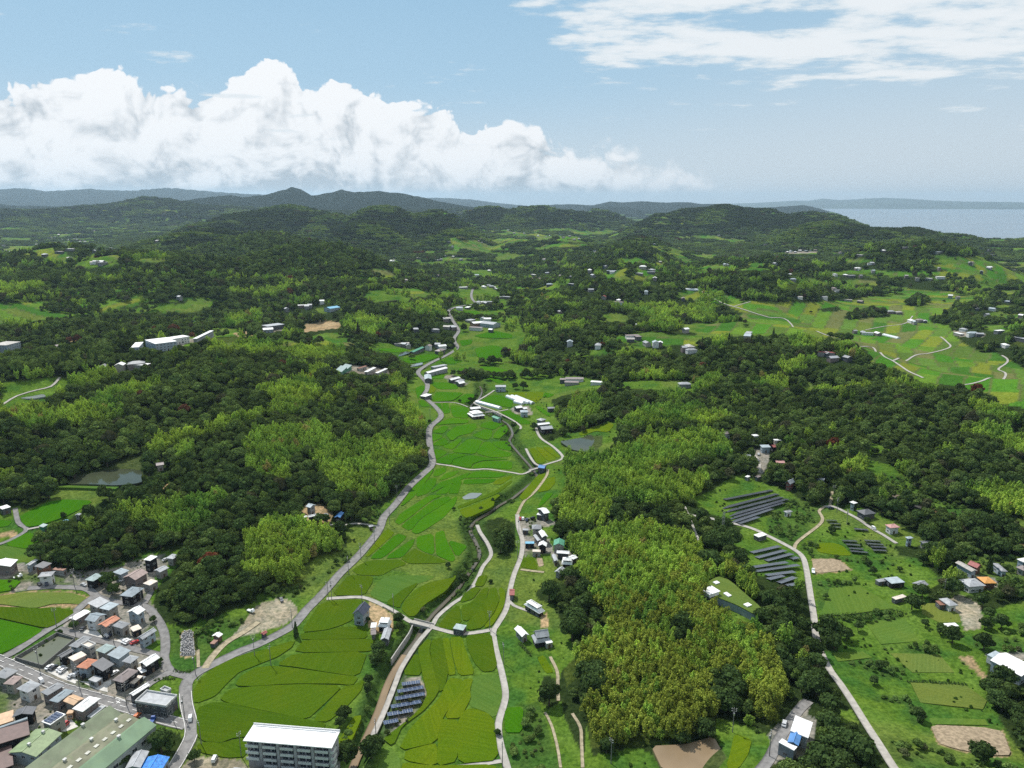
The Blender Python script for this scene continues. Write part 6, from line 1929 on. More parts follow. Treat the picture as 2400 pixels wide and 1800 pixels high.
    ('j', (840, 1122), (920, 1252), (992, 1240), 3.6, 'gy', 'LG', 'DG', 'left grey wing of the large hamlet farmstead', dict(pitch=.3)),
    ('j', (1025, 1192), (1070, 1282), (1305, 1270), 4.4, 'hip', 'W', 'BLK', 'main white-tiled house of the large hamlet farmstead', dict(tier=True, pitch=.5)),
    ('j', (1280, 1132), (1320, 1217), (1422, 1162), 3.4, 'gx', 'W', 'DG', 'small white-roofed store right of the large farmstead', dict(pitch=.3)),
    ('j', (925, 1482), (1030, 1517), (1148, 1400), 3.6, 'gx', 'LG', 'BEI', 'small grey-gabled house against the bamboo below the farmstead', dict(pitch=.45)),
    ('j', (218, 545), (228, 582), (348, 582), 3.0, 'flat', 'LG', 'DG', 'small grey hut at the hamlet roadside', dict(ov=.15, name='hut', cat='hut')),
    # right plateau
    ('o', (415, 185), (715, 360), (845, 335), 4.8, 'gy', 'BEI', 'PBL', 'long pale two-storey house with beige roof at the right', dict(pitch=.3)),
    ('o', (665, 200), (830, 290), (950, 240), 5.0, 'gy', 'RED', 'RUST', 'dark red-roofed house beside the long beige roof', dict(pitch=.5)),
    ('o', (1105, 205), (1360, 360), (1500, 355), 4.0, 'hip', 'G', 'PBL', 'grey-roofed house right of the dark cypress', dict(pitch=.35)),
    ('o', (460, 555), (665, 702), (1030, 657), 4.2, 'hip', 'LG', 'W', 'white house with light grey hip roof behind a trimmed hedge', dict(pitch=.35)),
    ('o', (790, 505), (1000, 625), (1262, 605), 4.2, 'hip', 'BRT', 'RUST', 'house with bright orange hip roof at the right', dict(pitch=.35)),
    ('o', (75, 955), (235, 1115), (425, 1085), 3.8, 'hip', 'LG', 'W', 'white bungalow with pale hip roof above the dug plot', dict(pitch=.4)),
    ('o', (-40, 1000), (30, 1090), (190, 1085), 3.0, 'flat', 'RUST', 'DG', 'rusty-roofed lean-to beside the white bungalow', dict(ov=.15, name='shed', cat='shed')),
    ('o', (0, 1500), (90, 1565), (440, 1535), 3.0, 'flat', 'W', 'DG', 'long shed with dazzling white roof on the right lawn', dict(ov=.2, name='shed', cat='shed')),
    ('o', (1705, 105), (1830, 165), (1990, 120), 5.0, 'flat', 'W', 'PBL', 'pale blue house with white roof at the right edge', {}),
    ('o', (1680, 280), (1840, 350), (1990, 300), 3.6, 'hip', 'MAU', 'BEI', 'brown-roofed house at the right edge below the pale blue one', dict(pitch=.3)),
    ('D', (1005, 20), (1070, 65), (1185, 52), 3.4, 'flat', 'STL', 'BLK', 'open shed with large pale roof on the plateau lawn', dict(ov=.2, name='shed', cat='shed')),
    ('D', (930, 32), (960, 52), (1040, 40), 2.6, 'flat', 'G', 'DG', 'small grey lean-to left of the pale plateau shed', dict(ov=.1, name='shed', cat='shed')),
    ('D', (1260, 60), (1320, 100), (1390, 75), 3.6, 'gx', 'G', 'DG', 'grey-roofed house between hedges on the plateau', dict(pitch=.35)),
    ('D', (1070, 185), (1105, 205), (1200, 178), 2.8, 'flat', 'CREAM', 'DG', 'small flat cream-roofed hut on the plateau lawn', dict(ov=.15, name='hut', cat='hut')),
    ('D', (1990, 700), (2190, 870), (2330, 790), 5.0, 'gy', 'W', 'PBL', 'large white-roofed building cut by the right edge', dict(pitch=.2, name='warehouse', cat='building')),
    ('D', (1900, 680), (1985, 730), (2060, 690), 3.6, 'flat', 'STL', 'W', 'flat grey wing left of the large white building at the right edge', dict(ov=.1)),
    ('D', (235, 1230), (350, 1390), (388, 1270), 6.0, 'shed', 'W', 'W', 'tall white workshop beside the lower right lane', dict(pitch=.08)),
    ('D', (180, 1400), (265, 1460), (292, 1380), 5.4, 'gx', 'BLUE', 'BEI', 'blue-roofed link between the white workshop buildings', dict(pitch=.3)),
    ('D', (105, 1430), (225, 1500), (255, 1470), 5.0, 'flat', 'W', 'LG', 'low white workshop in front of the blue roof', dict(ov=.1)),
    # plateau houses by the solar field
    ('p', (245, 215), (330, 252), (400, 225), 5.6, 'hip', 'W', 'PBL', 'white-roofed house at the top of the plateau lane', dict(pitch=.3)),
    ('p', (410, 370), (520, 465), (745, 415), 4.0, 'hip', 'DG', 'DG', 'long house with dark grey hip roof on the plateau lane', dict(pitch=.4)),
    ('p', (860, 640), (1000, 708), (1185, 680), 4.6, 'hip', 'ROSE', 'W', 'white house with rose-red hip roof and balcony', dict(pitch=.3)),
    ('p', (1240, 870), (1330, 900), (1435, 880), 5.6, 'hip', 'STL', 'PBL', 'pale blue two-storey house below the rose-red roof', dict(pitch=.3)),
    ('p', (1490, 950), (1600, 985), (1760, 960), 3.6, 'gx', 'G', 'BEI', 'low grey-roofed house beside the pale blue one', dict(pitch=.3)),
    # ridge houses
    ('n', (370, 140), (470, 180), (680, 160), 4.6, 'gx', 'MAU', 'W', 'brown-gabled house at the wood above the bamboo ridge', dict(pitch=.55)),
    ('n', (1045, 175), (1180, 215), (1300, 205), 5.0, 'hip', 'W', 'PBL', 'white-roofed house half hidden in the ridge trees', dict(pitch=.3)),
    ('n', (1560, 270), (1620, 300), (1770, 295), 6.6, 'flat', 'W', 'CREAM', 'tall cream ridge house with white flat roof', {}),
    ('n', (1290, 410), (1345, 460), (1540, 450), 5.0, 'shed', 'STL', 'PBL', 'light blue ridge house with grey roof', dict(pitch=.1)),
    ('n', (1520, 410), (1590, 455), (1690, 440), 4.6, 'gx', 'RED', 'BLK', 'red-roofed dark house beside the light blue ridge house', dict(pitch=.4)),
    ('n', (695, 480), (790, 525), (875, 500), 3.4, 'flat', 'W', 'LG', 'small hut with white framed roof at the bamboo edge', dict(ov=.1, name='hut', cat='hut')),
    ('n', (950, 620), (1010, 640), (1105, 640), 4.6, 'gx', 'LG', 'BEI', 'pale gabled house among trees right of the bamboo ridge', dict(pitch=.5)),
    ('n', (1420, 740), (1650, 800), (1845, 790), 4.4, 'gx', 'ROSE', 'BEI', 'long house with salmon pink roof on the ridge', dict(pitch=.3)),
    ('n', (1900, 1190), (1950, 1260), (2070, 1180), 5.5, 'gx', 'LG', 'RED', 'small red-fronted cabin with steep white roof in the trees', dict(pitch=.9)),
    ('n', (1185, 1080), (1250, 1110), (1330, 1080), 3.0, 'gx', 'MAU', 'DG', 'dark brown-roofed hut at the lane end above the solar field', dict(pitch=.3, name='hut', cat='hut')),
    ('n', (985, 1075), (1030, 1100), (1090, 1070), 2.8, 'flat', 'W', 'LG', 'small white cabin inside the solar field fence', dict(ov=.1, name='hut', cat='hut')),
    ('H', (410, 830), (480, 840), (500, 820), 4.4, 'gy', 'LG', 'PBL', 'pale house with grey gable in the trees right of the red cabin', dict(pitch=.4)),
    ('H', (100, 1105), (160, 1115), (215, 1105), 3.4, 'hip', 'G', 'W', 'small grey-roofed house deep in scrub beside the solar field', dict(pitch=.3)),
    ('G', (2090, 1300), (2130, 1325), (2205, 1305), 3.2, 'flat', 'W', 'DG', 'dark hut with white roof below the solar field', dict(ov=.2, name='hut', cat='hut')),
    # house group at the left of the main road
    ('l', (255, 285), (390, 330), (540, 270), 5.6, 'gy', 'STL', 'LG', 'steel blue gabled house above the white farmhouse in the wood clearing', dict(pitch=.4)),
    ('l', (320, 515), (340, 545), (640, 510), 4.0, 'gx', 'W', 'BLK', 'long white-tiled farmhouse in the wood clearing', dict(pitch=.5)),
    ('l', (650, 490), (700, 530), (850, 500), 4.2, 'hip', 'LG', 'BEI', 'grey hip-roofed house right of the white farmhouse in the clearing', dict(pitch=.5)),
    ('l', (210, 535), (225, 560), (325, 540), 3.2, 'hip', 'W', 'STL', 'small white-roofed annexe at the left of the clearing', dict(pitch=.4)),
    ('l', (1005, 530), (1130, 580), (1230, 450), 3.8, 'gx', 'BLUE', 'BLK', 'shed under a deep blue roof in the wood clearing', dict(pitch=.4, name='shed', cat='shed')),
    ('l', (660, 780), (760, 850), (815, 800), 2.8, 'gx', 'W', 'DG', 'white-roofed shack at the bamboo edge below the clearing', dict(pitch=.3, name='shed', cat='shed')),
    ('l', (1790, 770), (1860, 800), (1960, 780), 2.8, 'hip', 'LG', 'BLK', 'dark roadside farm hut with pale roof', dict(pitch=.4, name='hut', cat='hut')),
    # mid valley
    ('m', (240, 125), (265, 150), (552, 85), 5.0, 'gx', 'W', 'LG', 'long white barn wing running across the valley road', dict(pitch=.3, name='barn', cat='barn')),
    ('m', (135, 165), (215, 240), (320, 245), 4.6, 'gy', 'STL', 'DG', 'long white barn wing along the valley road bend', dict(pitch=.3, name='barn', cat='barn')),
    ('m', (330, 45), (350, 65), (545, 40), 4.2, 'flat', 'LG', 'LG', 'flat grey store behind the long white barns', dict(ov=.2)),
    ('m', (580, 235), (600, 255), (735, 225), 4.0, 'gx', 'W', 'DG', 'back house of the white valley farmstead', dict(pitch=.4)),
    ('m', (690, 255), (710, 280), (800, 255), 4.0, 'hip', 'LG', 'DG', 'middle house of the white valley farmstead', dict(pitch=.4)),
    ('m', (705, 285), (720, 308), (805, 290), 3.8, 'gx', 'W', 'DG', 'front house of the white valley farmstead', dict(pitch=.4)),
    ('m', (215, 455), (225, 485), (322, 475), 4.0, 'flat', 'W', 'DG', 'white-roofed depot beside the valley road', dict(ov=.3)),
    ('m', (875, 645), (880, 670), (1028, 662), 4.0, 'gx', 'W', 'DG', 'rear wing of the white house amid bright paddies', dict(pitch=.3)),
    ('m', (890, 700), (905, 760), (1090, 745), 4.4, 'hip', 'W', 'BLK', 'white-tiled house amid bright paddies', dict(tier=True, pitch=.4)),
    ('m', (1180, 780), (1265, 815), (1325, 805), 4.0, 'gy', 'GREEN', 'PBL', 'green-roofed workshop amid the paddies', dict(pitch=.3)),
    ('m', (1225, 325), (1235, 352), (1388, 348), 6.0, 'flat', 'LG', 'PBL', 'pale blue two-storey office above the greenhouses', {}),
    ('m', (1520, 635), (1540, 660), (1630, 645), 4.0, 'gx', 'W', 'DG', 'white-roofed house right behind the long greenhouse', dict(pitch=.3)),
    ('m', (1560, 690), (1600, 720), (1710, 715), 5.2, 'hip', 'STL', 'PBL', 'pale blue house below the white greenhouse houses', dict(pitch=.3)),
    ('m', (1630, 650), (1645, 672), (1702, 660), 4.0, 'gx', 'W', 'DG', 'small white house between the greenhouse and the pale blue house', dict(pitch=.3)),
    ('m', (1970, 650), (1990, 670), (2092, 655), 3.6, 'gx', 'G', 'DG', 'dark-walled hut at the wood edge right of the greenhouses', dict(pitch=.3, name='hut', cat='hut')),
    ('m', (1860, 810), (1900, 840), (1970, 815), 4.0, 'hip', 'LG', 'BEI', 'grey hip house above the white farmstead near the right pond', dict(pitch=.35)),
    ('m', (1835, 880), (1845, 905), (2025, 880), 4.0, 'gx', 'W', 'DG', 'rear white roof of the farmstead near the right pond', dict(pitch=.3)),
    ('m', (1855, 930), (1900, 970), (2070, 950), 4.2, 'gx', 'LG', 'BLK', 'front grey roof of the farmstead near the right pond', dict(pitch=.35)),
    ('G', (245, 700), (280, 730), (302, 705), 3.2, 'gy', 'BLUE', 'DG', 'bright blue-roofed shed at the paddy lane', dict(pitch=.3, name='shed', cat='shed')),
    ('E', (1325, 690), (1350, 715), (1418, 700), 4.4, 'gx', 'MAU', 'BEI', 'brown-roofed house beside the left pond', dict(pitch=.3)),
    ('E', (-60, 1075), (20, 1090), (95, 1065), 4.0, 'flat', 'W', 'DG', 'white-roofed house below the left pond at the photo edge', dict(ov=.2)),
    ('E', (720, 1085), (760, 1100), (800, 1075), 3.2, 'gx', 'LG', 'DG', 'grey-roofed hut on the lane below the left pond dam', dict(pitch=.3, name='hut', cat='hut')),
    ('E', (655, 1130), (685, 1140), (705, 1120), 3.0, 'gx', 'LG', 'BEI', 'second grey hut on the lane below the left pond dam', dict(pitch=.3, name='hut', cat='hut')),
    ('E', (350, 1230), (375, 1245), (415, 1215), 4.2, 'shed', 'TEAL', 'GREEN', 'green shed at the wood edge below the pond terraces', dict(pitch=.2, name='shed', cat='shed')),
    ('E', (548, 1180), (565, 1190), (590, 1178), 2.6, 'flat', 'SKY', 'LG', 'little light blue shelter among trees by the pond terraces', dict(ov=.1, name='shed', cat='shed')),
    ('I', (-60, 760), (60, 790), (180, 740), 9.0, 'hip', 'BEI', 'PBL', 'school gymnasium with broad beige roof at the left edge', dict(pitch=.2, name='gymnasium', cat='building')),
    ('I', (1170, 760), (1200, 775), (1240, 745), 7.0, 'flat', 'W', 'PBL', 'near block of the white school', dict(name='school_building', cat='building')),
    ('I', (1285, 735), (1340, 765), (1530, 735), 9.0, 'flat', 'W', 'PBL', 'tall main wing of the white school', dict(name='school_building', cat='building')),
    ('I', (1440, 712), (1460, 730), (1640, 695), 7.0, 'flat', 'W', 'W', 'rear long wing of the white school', dict(name='school_building', cat='building')),
    ('I', (1680, 690), (1700, 702), (1850, 675), 6.0, 'flat', 'W', 'LG', 'far low wing of the white school', dict(name='school_building', cat='building')),
    ('J', (90, 600), (105, 615), (248, 595), 6.0, 'flat', 'LG', 'DG', 'dark hall with grey flat roof left of the sandy ground', dict(ov=.2, name='hall', cat='building')),
    ('J', (45, 630), (60, 645), (150, 635), 4.0, 'gx', 'W', 'PBL', 'pale low wing below the dark hall by the sandy ground', dict(pitch=.2)),
    ('J', (620, 445), (640, 465), (730, 435), 5.0, 'gx', 'SKY', 'PBL', 'long light blue shed in the wood clearing above the sandy ground', dict(pitch=.2, name='shed', cat='shed')),
    ('J', (690, 985), (740, 1000), (790, 975), 4.0, 'shed', 'TEAL', 'GREEN', 'front teal-roofed barn at the wood farm', dict(pitch=.2, name='barn', cat='barn')),
    ('J', (740, 960), (790, 975), (830, 955), 4.0, 'shed', 'TEAL', 'GREEN', 'rear teal-roofed barn at the wood farm', dict(pitch=.2, name='barn', cat='barn')),
    ('J', (880, 960), (890, 970), (960, 962), 3.6, 'gx', 'RUST', 'BEI', 'brown-roofed shed of the wood farm', dict(pitch=.2, name='shed', cat='shed')),
    ('J', (945, 985), (965, 998), (1040, 975), 4.4, 'hip', 'W', 'BEI', 'left white house of the wood farm', dict(pitch=.3)),
    ('J', (1040, 995), (1055, 1008), (1140, 985), 4.4, 'hip', 'W', 'BEI', 'right white house of the wood farm', dict(pitch=.3)),
    ('J', (1860, 570), (1880, 585), (1985, 575), 6.0, 'gx', 'W', 'RUST', 'brown-walled hall of the valley factory', dict(pitch=.15, name='factory', cat='factory')),
    ('J', (2005, 565), (2050, 595), (2115, 580), 6.0, 'gy', 'LG', 'PBL', 'pale blue hall of the valley factory', dict(pitch=.2, name='factory', cat='factory')),
    ('J', (1835, 545), (1850, 560), (1900, 550), 4.0, 'flat', 'LG', 'BEI', 'grey store left of the valley factory', dict(ov=.2)),
    ('J', (1345, 815), (1360, 830), (1455, 795), 4.6, 'gx', 'GREEN', 'DG', 'long dark green shed by the upper left paddies', dict(pitch=.3, name='shed', cat='shed')),
]
for i, (sh, L_, F_, R_, h_, rf, rc, wc, lab, op) in enumerate(HOUSES):
    if 5.5 <= h_ <= 6.7 and sh in 'abcde':
        h_ *= .88
    c_, rz_, a_, b_ = frame_from(sh, L_, F_, R_, h_)
    a_, b_ = min(a_, 60), min(b_, 40)
    if b_ < 0.32 * a_ and 'tier' in op:
        b_ = .45 * a_
    op = dict(op)
    op.setdefault('dens_', 1.0)
    op.setdefault('pitch', .42)
    op['pitch'] *= 1.12
    if op.get('name') is None and rf != 'flat':
        op.setdefault('ov', .7)
    house(lab, c_, rz_, a_, b_, h_, rf, rc, wc, seed=i, **op)
# ------------------------------------------------------------------ large single buildings
def place(c, rz, name, label, cat, z=None, group=None):
    z = float(hz(c[0], c[1])) if z is None else z
    HOUSE_SPOTS.append((c[0], c[1], 8))
    return thing(name, label, cat, (c[0], c[1], z), rz, group)


# green factory with three parallel bays (far-left, near-left and far-right eave corners)
hF = 7.0
q = gp('g', [(1290, 65), (440, 650), (1895, 320)], hF)[:, :2]
e1 = q[1] - q[0]; ln = np.linalg.norm(e1) * 1.22; e1 /= np.linalg.norm(e1)
e2 = np.array((-e1[1], e1[0])); wd = float(np.dot(q[2] - q[0], e2))
if wd < 0:
    e2, wd = -e2, -wd
cF = q[0] + e1 * ln / 2 + e2 * wd / 2
rzF = math.atan2(e1[1], e1[0])
sgn = 1 if np.cross(e1, e2) > 0 else -1
fac = place(cF, rzF, 'factory', 'large factory with three long weathered green roof bays at the lower left', 'factory')
FGREEN = mat('weathered_green_sheet', (.17, .205, .125), 0.6, 0.22, 0.12, 0.3, dirt=(.17, .165, .12))
FGREEN2 = mat('fresh_green_sheet', (.165, .255, .155), 0.55, 0.15, 0.10, 0.3, dirt=(.19, .28, .15))
FOLIVE = mat('mossy_olive_sheet', (.20, .20, .135), 0.7, 0.25, 0.15, 0.2, dirt=(.16, .20, .10))
FWALL = mat('factory_wall', (.30, .34, .33), 0.7, 0.2, 0.4, 0.2)
for k in range(3):
    y0 = sgn * (-wd / 2 + wd * k / 3); y1 = sgn * (-wd / 2 + wd * (k + 1) / 3)
    ym = y0 + (y1 - y0) * (.36 if k != 1 else .30)
    r = 2.3 if k != 1 else 1.2
    A = ln / 2 - .3 * k
    v = [(-A, y0, hF), (A, y0, hF), (A, ym, hF + r), (-A, ym, hF + r), (A, y1, hF), (-A, y1, hF)]
    v += [(x, y, z - .25) for x, y, z in v]
    f = [(0, 1, 2, 3), (3, 2, 4, 5), (9, 8, 7, 6), (11, 10, 8, 9), (0, 3, 9, 6), (3, 5, 11, 9), (2, 1, 7, 8), (4, 2, 8, 10), (1, 0, 6, 7), (5, 4, 10, 11)]
    ro = obj('roof_bay', mesh('roof_bay', v, f), (FGREEN, FOLIVE, FGREEN2)[k], fac)
    for j in range(9 if k == 1 else 2):
        xs = -A + 2 * A * (j + .6) / (9.5 if k == 1 else 2.2)
        yy = y1 - (y1 - y0) * .30 if k == 1 else ym + (y1 - ym) * .12
        zz = hF + r * (1 - abs(yy - ym) / abs(y1 - ym)) + .06
        if k == 1:
            obj('skylight', mesh('skylight', *box(xs - .9, xs + .9, yy - .7, yy + .7, zz - .1, zz + .12)), mat('skylight_panel', (.42, .42, .36), .4, .2), ro)
        v, f = merge(box(xs + 2.2, xs + 3.1, ym - .45, ym + .45, hF + r - .3, hF + r + .75), box(xs + 2.0, xs + 3.3, ym - .6, ym + .6, hF + r + .75, hF + r + .9))
        if j % 3 == 0:
            obj('roof_vent', mesh('roof_vent', v, f), mat('vent_metal', (.50, .50, .48), .5, .2), ro)
    A2 = A - .4
    v = [(-A2, y0, -2), (A2, y0, -2), (A2, y0, hF - .3), (-A2, y0, hF - .3), (-A2, y1, -2), (A2, y1, -2), (A2, y1, hF - .3), (-A2, y1, hF - .3), (-A2, ym, hF + r - .3), (A2, ym, hF + r - .3)]
    sh = .05 * sgn
    v = [(x, y + (sh if y == y0 else -sh if y == y1 else 0), z) for x, y, z in v]
    f = [(0, 1, 2, 3), (5, 4, 7, 6), (0, 3, 8, 7, 4), (1, 5, 6, 9, 2)]
    obj('wall', mesh('wall', v, f), FWALL, fac)
    for j in range(8):
        xs = -A2 + 2 * A2 * (j + .5) / 8
        if k == 2:
            obj('window', window_mesh(2.4, 1.8), None, fac, (xs, y1 + .02 * sgn, 4.2), math.pi if sgn > 0 else 0)
# lower annexe with yellowish roof at its near-left side
c_, rz_, a_, b_ = frame_from('g', (215, 495), (445, 655), (775, 380), 5.5)
ann = house('yellow-green roofed annexe at the left side of the green factory', c_, rz_, a_, b_, 5.5, 'gx', 'OLV', 'STL', pitch=.22, name='factory_annexe', cat='building', seed=501)
for xs in (-3, 4):
    obj('roof_vent', mesh('roof_vent', *box(xs - .5, xs + .5, -.5, .5, 6.3, 8.0)), MATS['vent_metal'], ann)

c_, rz_, a_, b_ = frame_from('g', (-260, 620), (372, 398), (345, 203), 6.0)
hall = house('large hall with dark brown roof at the left edge', c_, rz_, a_, b_, 6.0, 'shed', 'BRN', 'BLK', pitch=.06, name='hall', cat='hall', seed=502)
A, B = a_ / 2, b_ / 2
obj('roof_edge', mesh('roof_edge', *box(A - 1.1, A + .1, -B, B, 6.32, 7.0)), wall_mat('STL'), hall)
house('low brown lean-to below the dark brown hall', frame_from('g', (-150, 640), (195, 530), (200, 490), 4.0)[0], rz_, 26, 6, 4.0, 'flat', 'BRN', 'BLK', name='hall_lean_to', cat='building', seed=503)

# apartment block: five storeys with balcony rows
hA = 14.6
q = gp('h', [(80, 482), (1850, 607), (1895, 267), (370, 172)], hA)[:, :2]
ex = (q[1] - q[0]); aA = np.linalg.norm(ex); ex /= aA
nA = np.array((-ex[1], ex[0])); bA = float(np.dot((q[2] + q[3]) / 2 - (q[0] + q[1]) / 2, nA))
cA = (q[0] + q[1]) / 2 + nA * bA / 2
apt = place(cA, math.atan2(ex[1], ex[0]), 'apartment_block', 'white five-storey apartment block with balcony rows at the bottom edge', 'apartment block')
A, B = aA / 2, bA / 2
AWALL = mat('apartment_wall', (.34, .34, .35), 0.85, 0.12, 0.5, 0.2)
AWHITE = mat('apartment_white', (.80, .80, .79), 0.6, 0.05, 0.5, 0.3)
obj('wall', mesh('wall', *box(-A + .6, A - .8, -B + 1.6, B - .3, -3, hA - .2)), AWALL, apt)
ro = obj('roof', mesh('roof', *box(-A, A, -B, B, hA - .2, hA + .15)), AWHITE, apt)
obj('roof_rim', mesh('roof_rim', *merge(box(-A, A, B - .25, B, hA + .15, hA + .75), box(-A + 1.2, A - 1.2, B - 1.2, B - .9, hA + .15, hA + .5))), AWHITE, ro)
for s in range(5):
    z0 = hA - 2.85 * (s + 1)
    for k in range(5):
        x0 = -A + .3 + (2 * A - .6) * k / 5; x1 = x0 + (2 * A - .6) / 5
        if s > 2 and k == 0:
            continue
        bal = obj('balcony', mesh('balcony', *merge(box(x0 + .25, x1 - 1.5, -B + .1, -B + .25, z0, z0 + 1.15), box(x0 + .25, x1 - 1.5, -B + .25, -B + 1.6, z0, z0 + .15))), mat('balcony_panel', (.56, .58, .57), .7, .1), apt)
        obj('pillar', mesh('pillar', *box(x1 - 1.3, x1 - .2, -B + .5, -B + 1.62, z0 - .1, z0 + 2.72)), AWALL, apt)
        for j in range(2):
            obj('window', window_mesh(2.4, 1.8), None, apt, (x0 + (x1 - x0 - 1.4) * (.25 + .5 * j) + .2, -B + 1.58, z0 + 1.2))
    for yy in (-.3, .4):
        obj('window', window_mesh(1.7, 1.15), None, apt, (A - .78, yy * B, z0 + 1.4), math.pi / 2)
    v, f = merge(box(A - .8, A + .4, -B + .3, -B + .45, z0, z0 + 1.1), box(A + .3, A + .45, -B + .45, -B + 3.4, z0, z0 + 1.1), box(A - .8, A + .3, -B + .45, -B + 3.4, z0, z0 + .15))
    obj('side_balcony', mesh('side_balcony', v, f), MATS['balcony_panel'], apt)
house('low flat-roofed entrance hall in front of the apartment block', cA + ex * (-6) - nA * (B + 5), math.atan2(ex[1], ex[0]), 30, 5, 4.0, 'flat', 'LG', 'DG', name='entrance_hall', cat='building', seed=504)

# sheds at the bottom edge with the bright blue sheet
c_, rz_, a_, b_ = frame_from('g', (1595, 705), (1735, 790), (1845, 592), 4.6)
house('grey ribbed shed beside the bright blue tarpaulin roof', c_, rz_, a_, b_, 4.6, 'gx', 'LG', 'STL', pitch=.3, name='shed', cat='shed', seed=505)
c_, rz_, a_, b_ = frame_from('g', (1742, 770), (1980, 850), (2098, 662), 3.8)
TARP = mat('roof_TARP', (.02, .20, .62), 0.5, 0.35, 0.8, 0.4, bump=0.8, bscale=1.5)
CLR['TARP'] = (.02, .20, .62)
house('shed roofed with creased bright blue tarpaulin near the road', c_, rz_, a_, b_, 3.8, 'gx', 'TARP', 'STL', pitch=.25, name='shed', cat='shed', seed=506)

# earth-covered building with grass roof and skylights
q = gp('C', [(1620, 95), (1780, 25), (1880, 60), (2165, 300), (2090, 335), (1930, 250), (1780, 190)], 4.0)
p = chaikin(q[:, :2], 1, .12)
c0 = p.mean(0); z0 = float(np.max(hz(p[:, 0], p[:, 1])))
gr = thing('grass_roof_building', 'low curved building with grass roof and white skylights in the wood', 'building', (c0[0], c0[1], z0))
n = len(p)
lp = p - c0
ar = np.sum(lp[:, 0] * np.roll(lp[:, 1], -1) - np.roll(lp[:, 0], -1) * lp[:, 1])
if ar < 0:
    lp = lp[::-1]
v = np.vstack([np.column_stack([lp, np.full(n, 4.0)]), np.column_stack([lp, np.full(n, -3.0)])])
obj('wall', mesh('wall', v, [(i + n, (i + 1) % n + n, (i + 1) % n, i) for i in range(n)]), wall_mat('PBL'), gr)
v = np.vstack([np.column_stack([lp * 1.01, np.full(n, 4.35)]), np.column_stack([lp * 1.01, np.full(n, 3.9)])])
obj('roof', mesh('roof', v, [tuple(range(n))] + [(i + n, (i + 1) % n + n, (i + 1) % n, i) for i in range(n)]), RL, gr)
for (sx, sy, w) in ((1765, 70, 1.5), (1660, 115, 1.4), (1850, 160, 1.2), (1872, 175, 1.2), (2035, 258, 1.7)):
    g = gp('C', [(sx, sy)], 4.5)[0] - (c0[0], c0[1], 0)
    obj('skylight', mesh('skylight', *box(-w, w, -w * .8, w * .8, 4.36, 4.9)), AWHITE, gr, (g[0], g[1], 0), .5)
g = gp('C', [(1715, 145)], 5.0)[0] - (c0[0], c0[1], 0)
obj('roof_hut', mesh('roof_hut', *merge(box(-3.4, 3.4, -2.8, 2.8, 4.36, 6.4), box(-3.9, 3.9, -3.3, 3.3, 6.4, 6.6))), AWHITE, gr, (g[0], g[1], 0), .5)

# ------------------------------------------------------------------ greenhouses
GHM = mat('greenhouse_film', (.62, .66, .68), 0.35, 0.12, 0.8, 0.4)
def greenhouse(label, sheet_, a, b, w=5.5, h=3.0):
    q = gp(sheet_, [a, b])[:, :2]
    d = q[1] - q[0]; L_ = np.linalg.norm(d); c = q.mean(0)
    o = place(c, math.atan2(d[1], d[0]), 'greenhouse', label, 'greenhouse')
    m_ = 9
    V = []
    for x in (-L_ / 2, L_ / 2):
        for k in range(m_):
            t_ = math.pi * k / (m_ - 1)
            V.append((x, -w / 2 * math.cos(t_), h * math.sin(t_) ** .7))
    F = [(k, k + m_, k + 1 + m_, k + 1) for k in range(m_ - 1)] + [tuple(range(m_)), tuple(range(2 * m_ - 1, m_ - 1, -1))]
    obj('film_cover', mesh('film_cover', V, F, smooth=False), GHM, o)
    for j in range(int(L_ / 4)):
        x = -L_ / 2 + 2 + 4 * j
        V = []
        for dx_ in (-.06, .06):
            for k in range(m_):
                t_ = math.pi * k / (m_ - 1)
                V.append((x + dx_, -(w / 2 + .04) * math.cos(t_), (h + .04) * math.sin(t_) ** .7))
        obj('hoop', mesh('hoop', V, [(k, k + m_, k + 1 + m_, k + 1) for k in range(m_ - 1)]), METAL, o)


greenhouse('long white film greenhouse beside the channel lane', 'm', (965, 575), (1305, 672))
greenhouse('left of the three white film greenhouses on the valley floor', 'm', (1405, 500), (1640, 585), 5)
greenhouse('middle of the three white film greenhouses on the valley floor', 'm', (1470, 498), (1720, 592), 5)
greenhouse('right of the three white film greenhouses on the valley floor', 'm', (1530, 503), (1775, 595), 5)
greenhouse('short white greenhouse in front of the three', 'm', (1520, 572), (1640, 600), 6)
greenhouse('long pale greenhouse at the head of the far field road', 'K', (1500, 285), (1630, 297), 9, 4)
greenhouse('long glassy greenhouse in the far right fields', 'L', (1000, 685), (1130, 715), 7, 3)

# ------------------------------------------------------------------ solar arrays
def panel_mat(name, c1, c2, grid):
    m = bpy.data.materials.new(name)
    m.use_nodes = True
    t = NT(m.node_tree)
    b = t.n['Principled BSDF']
    uv = t.new('ShaderNodeTexCoord').outputs['Object']
    br = t.new('ShaderNodeTexBrick')
    br.offset = 0
    t.put(br.inputs['Vector'], uv)
    br.inputs['Color1'].default_value = (*c1, 1)
    br.inputs['Color2'].default_value = (*[x * 1.15 for x in c1], 1)
    br.inputs['Mortar'].default_value = (*c2, 1)
    br.inputs['Scale'].default_value = 1.0
    br.inputs['Mortar Size'].default_value = grid
    br.inputs['Brick Width'].default_value = 1.0
    br.inputs['Row Height'].default_value = 1.65
    t.l.new(br.outputs['Color'], b.inputs['Base Color'])
    b.inputs['Roughness'].default_value = 0.18
    b.inputs['Specular IOR Level'].default_value = 0.5
    return m


PV = panel_mat('solar_cells', (.032, .05, .10), (.38, .40, .43), 0.04)
PVD = panel_mat('dark_solar_cells', (.060, .068, .085), (.25, .26, .28), 0.03)


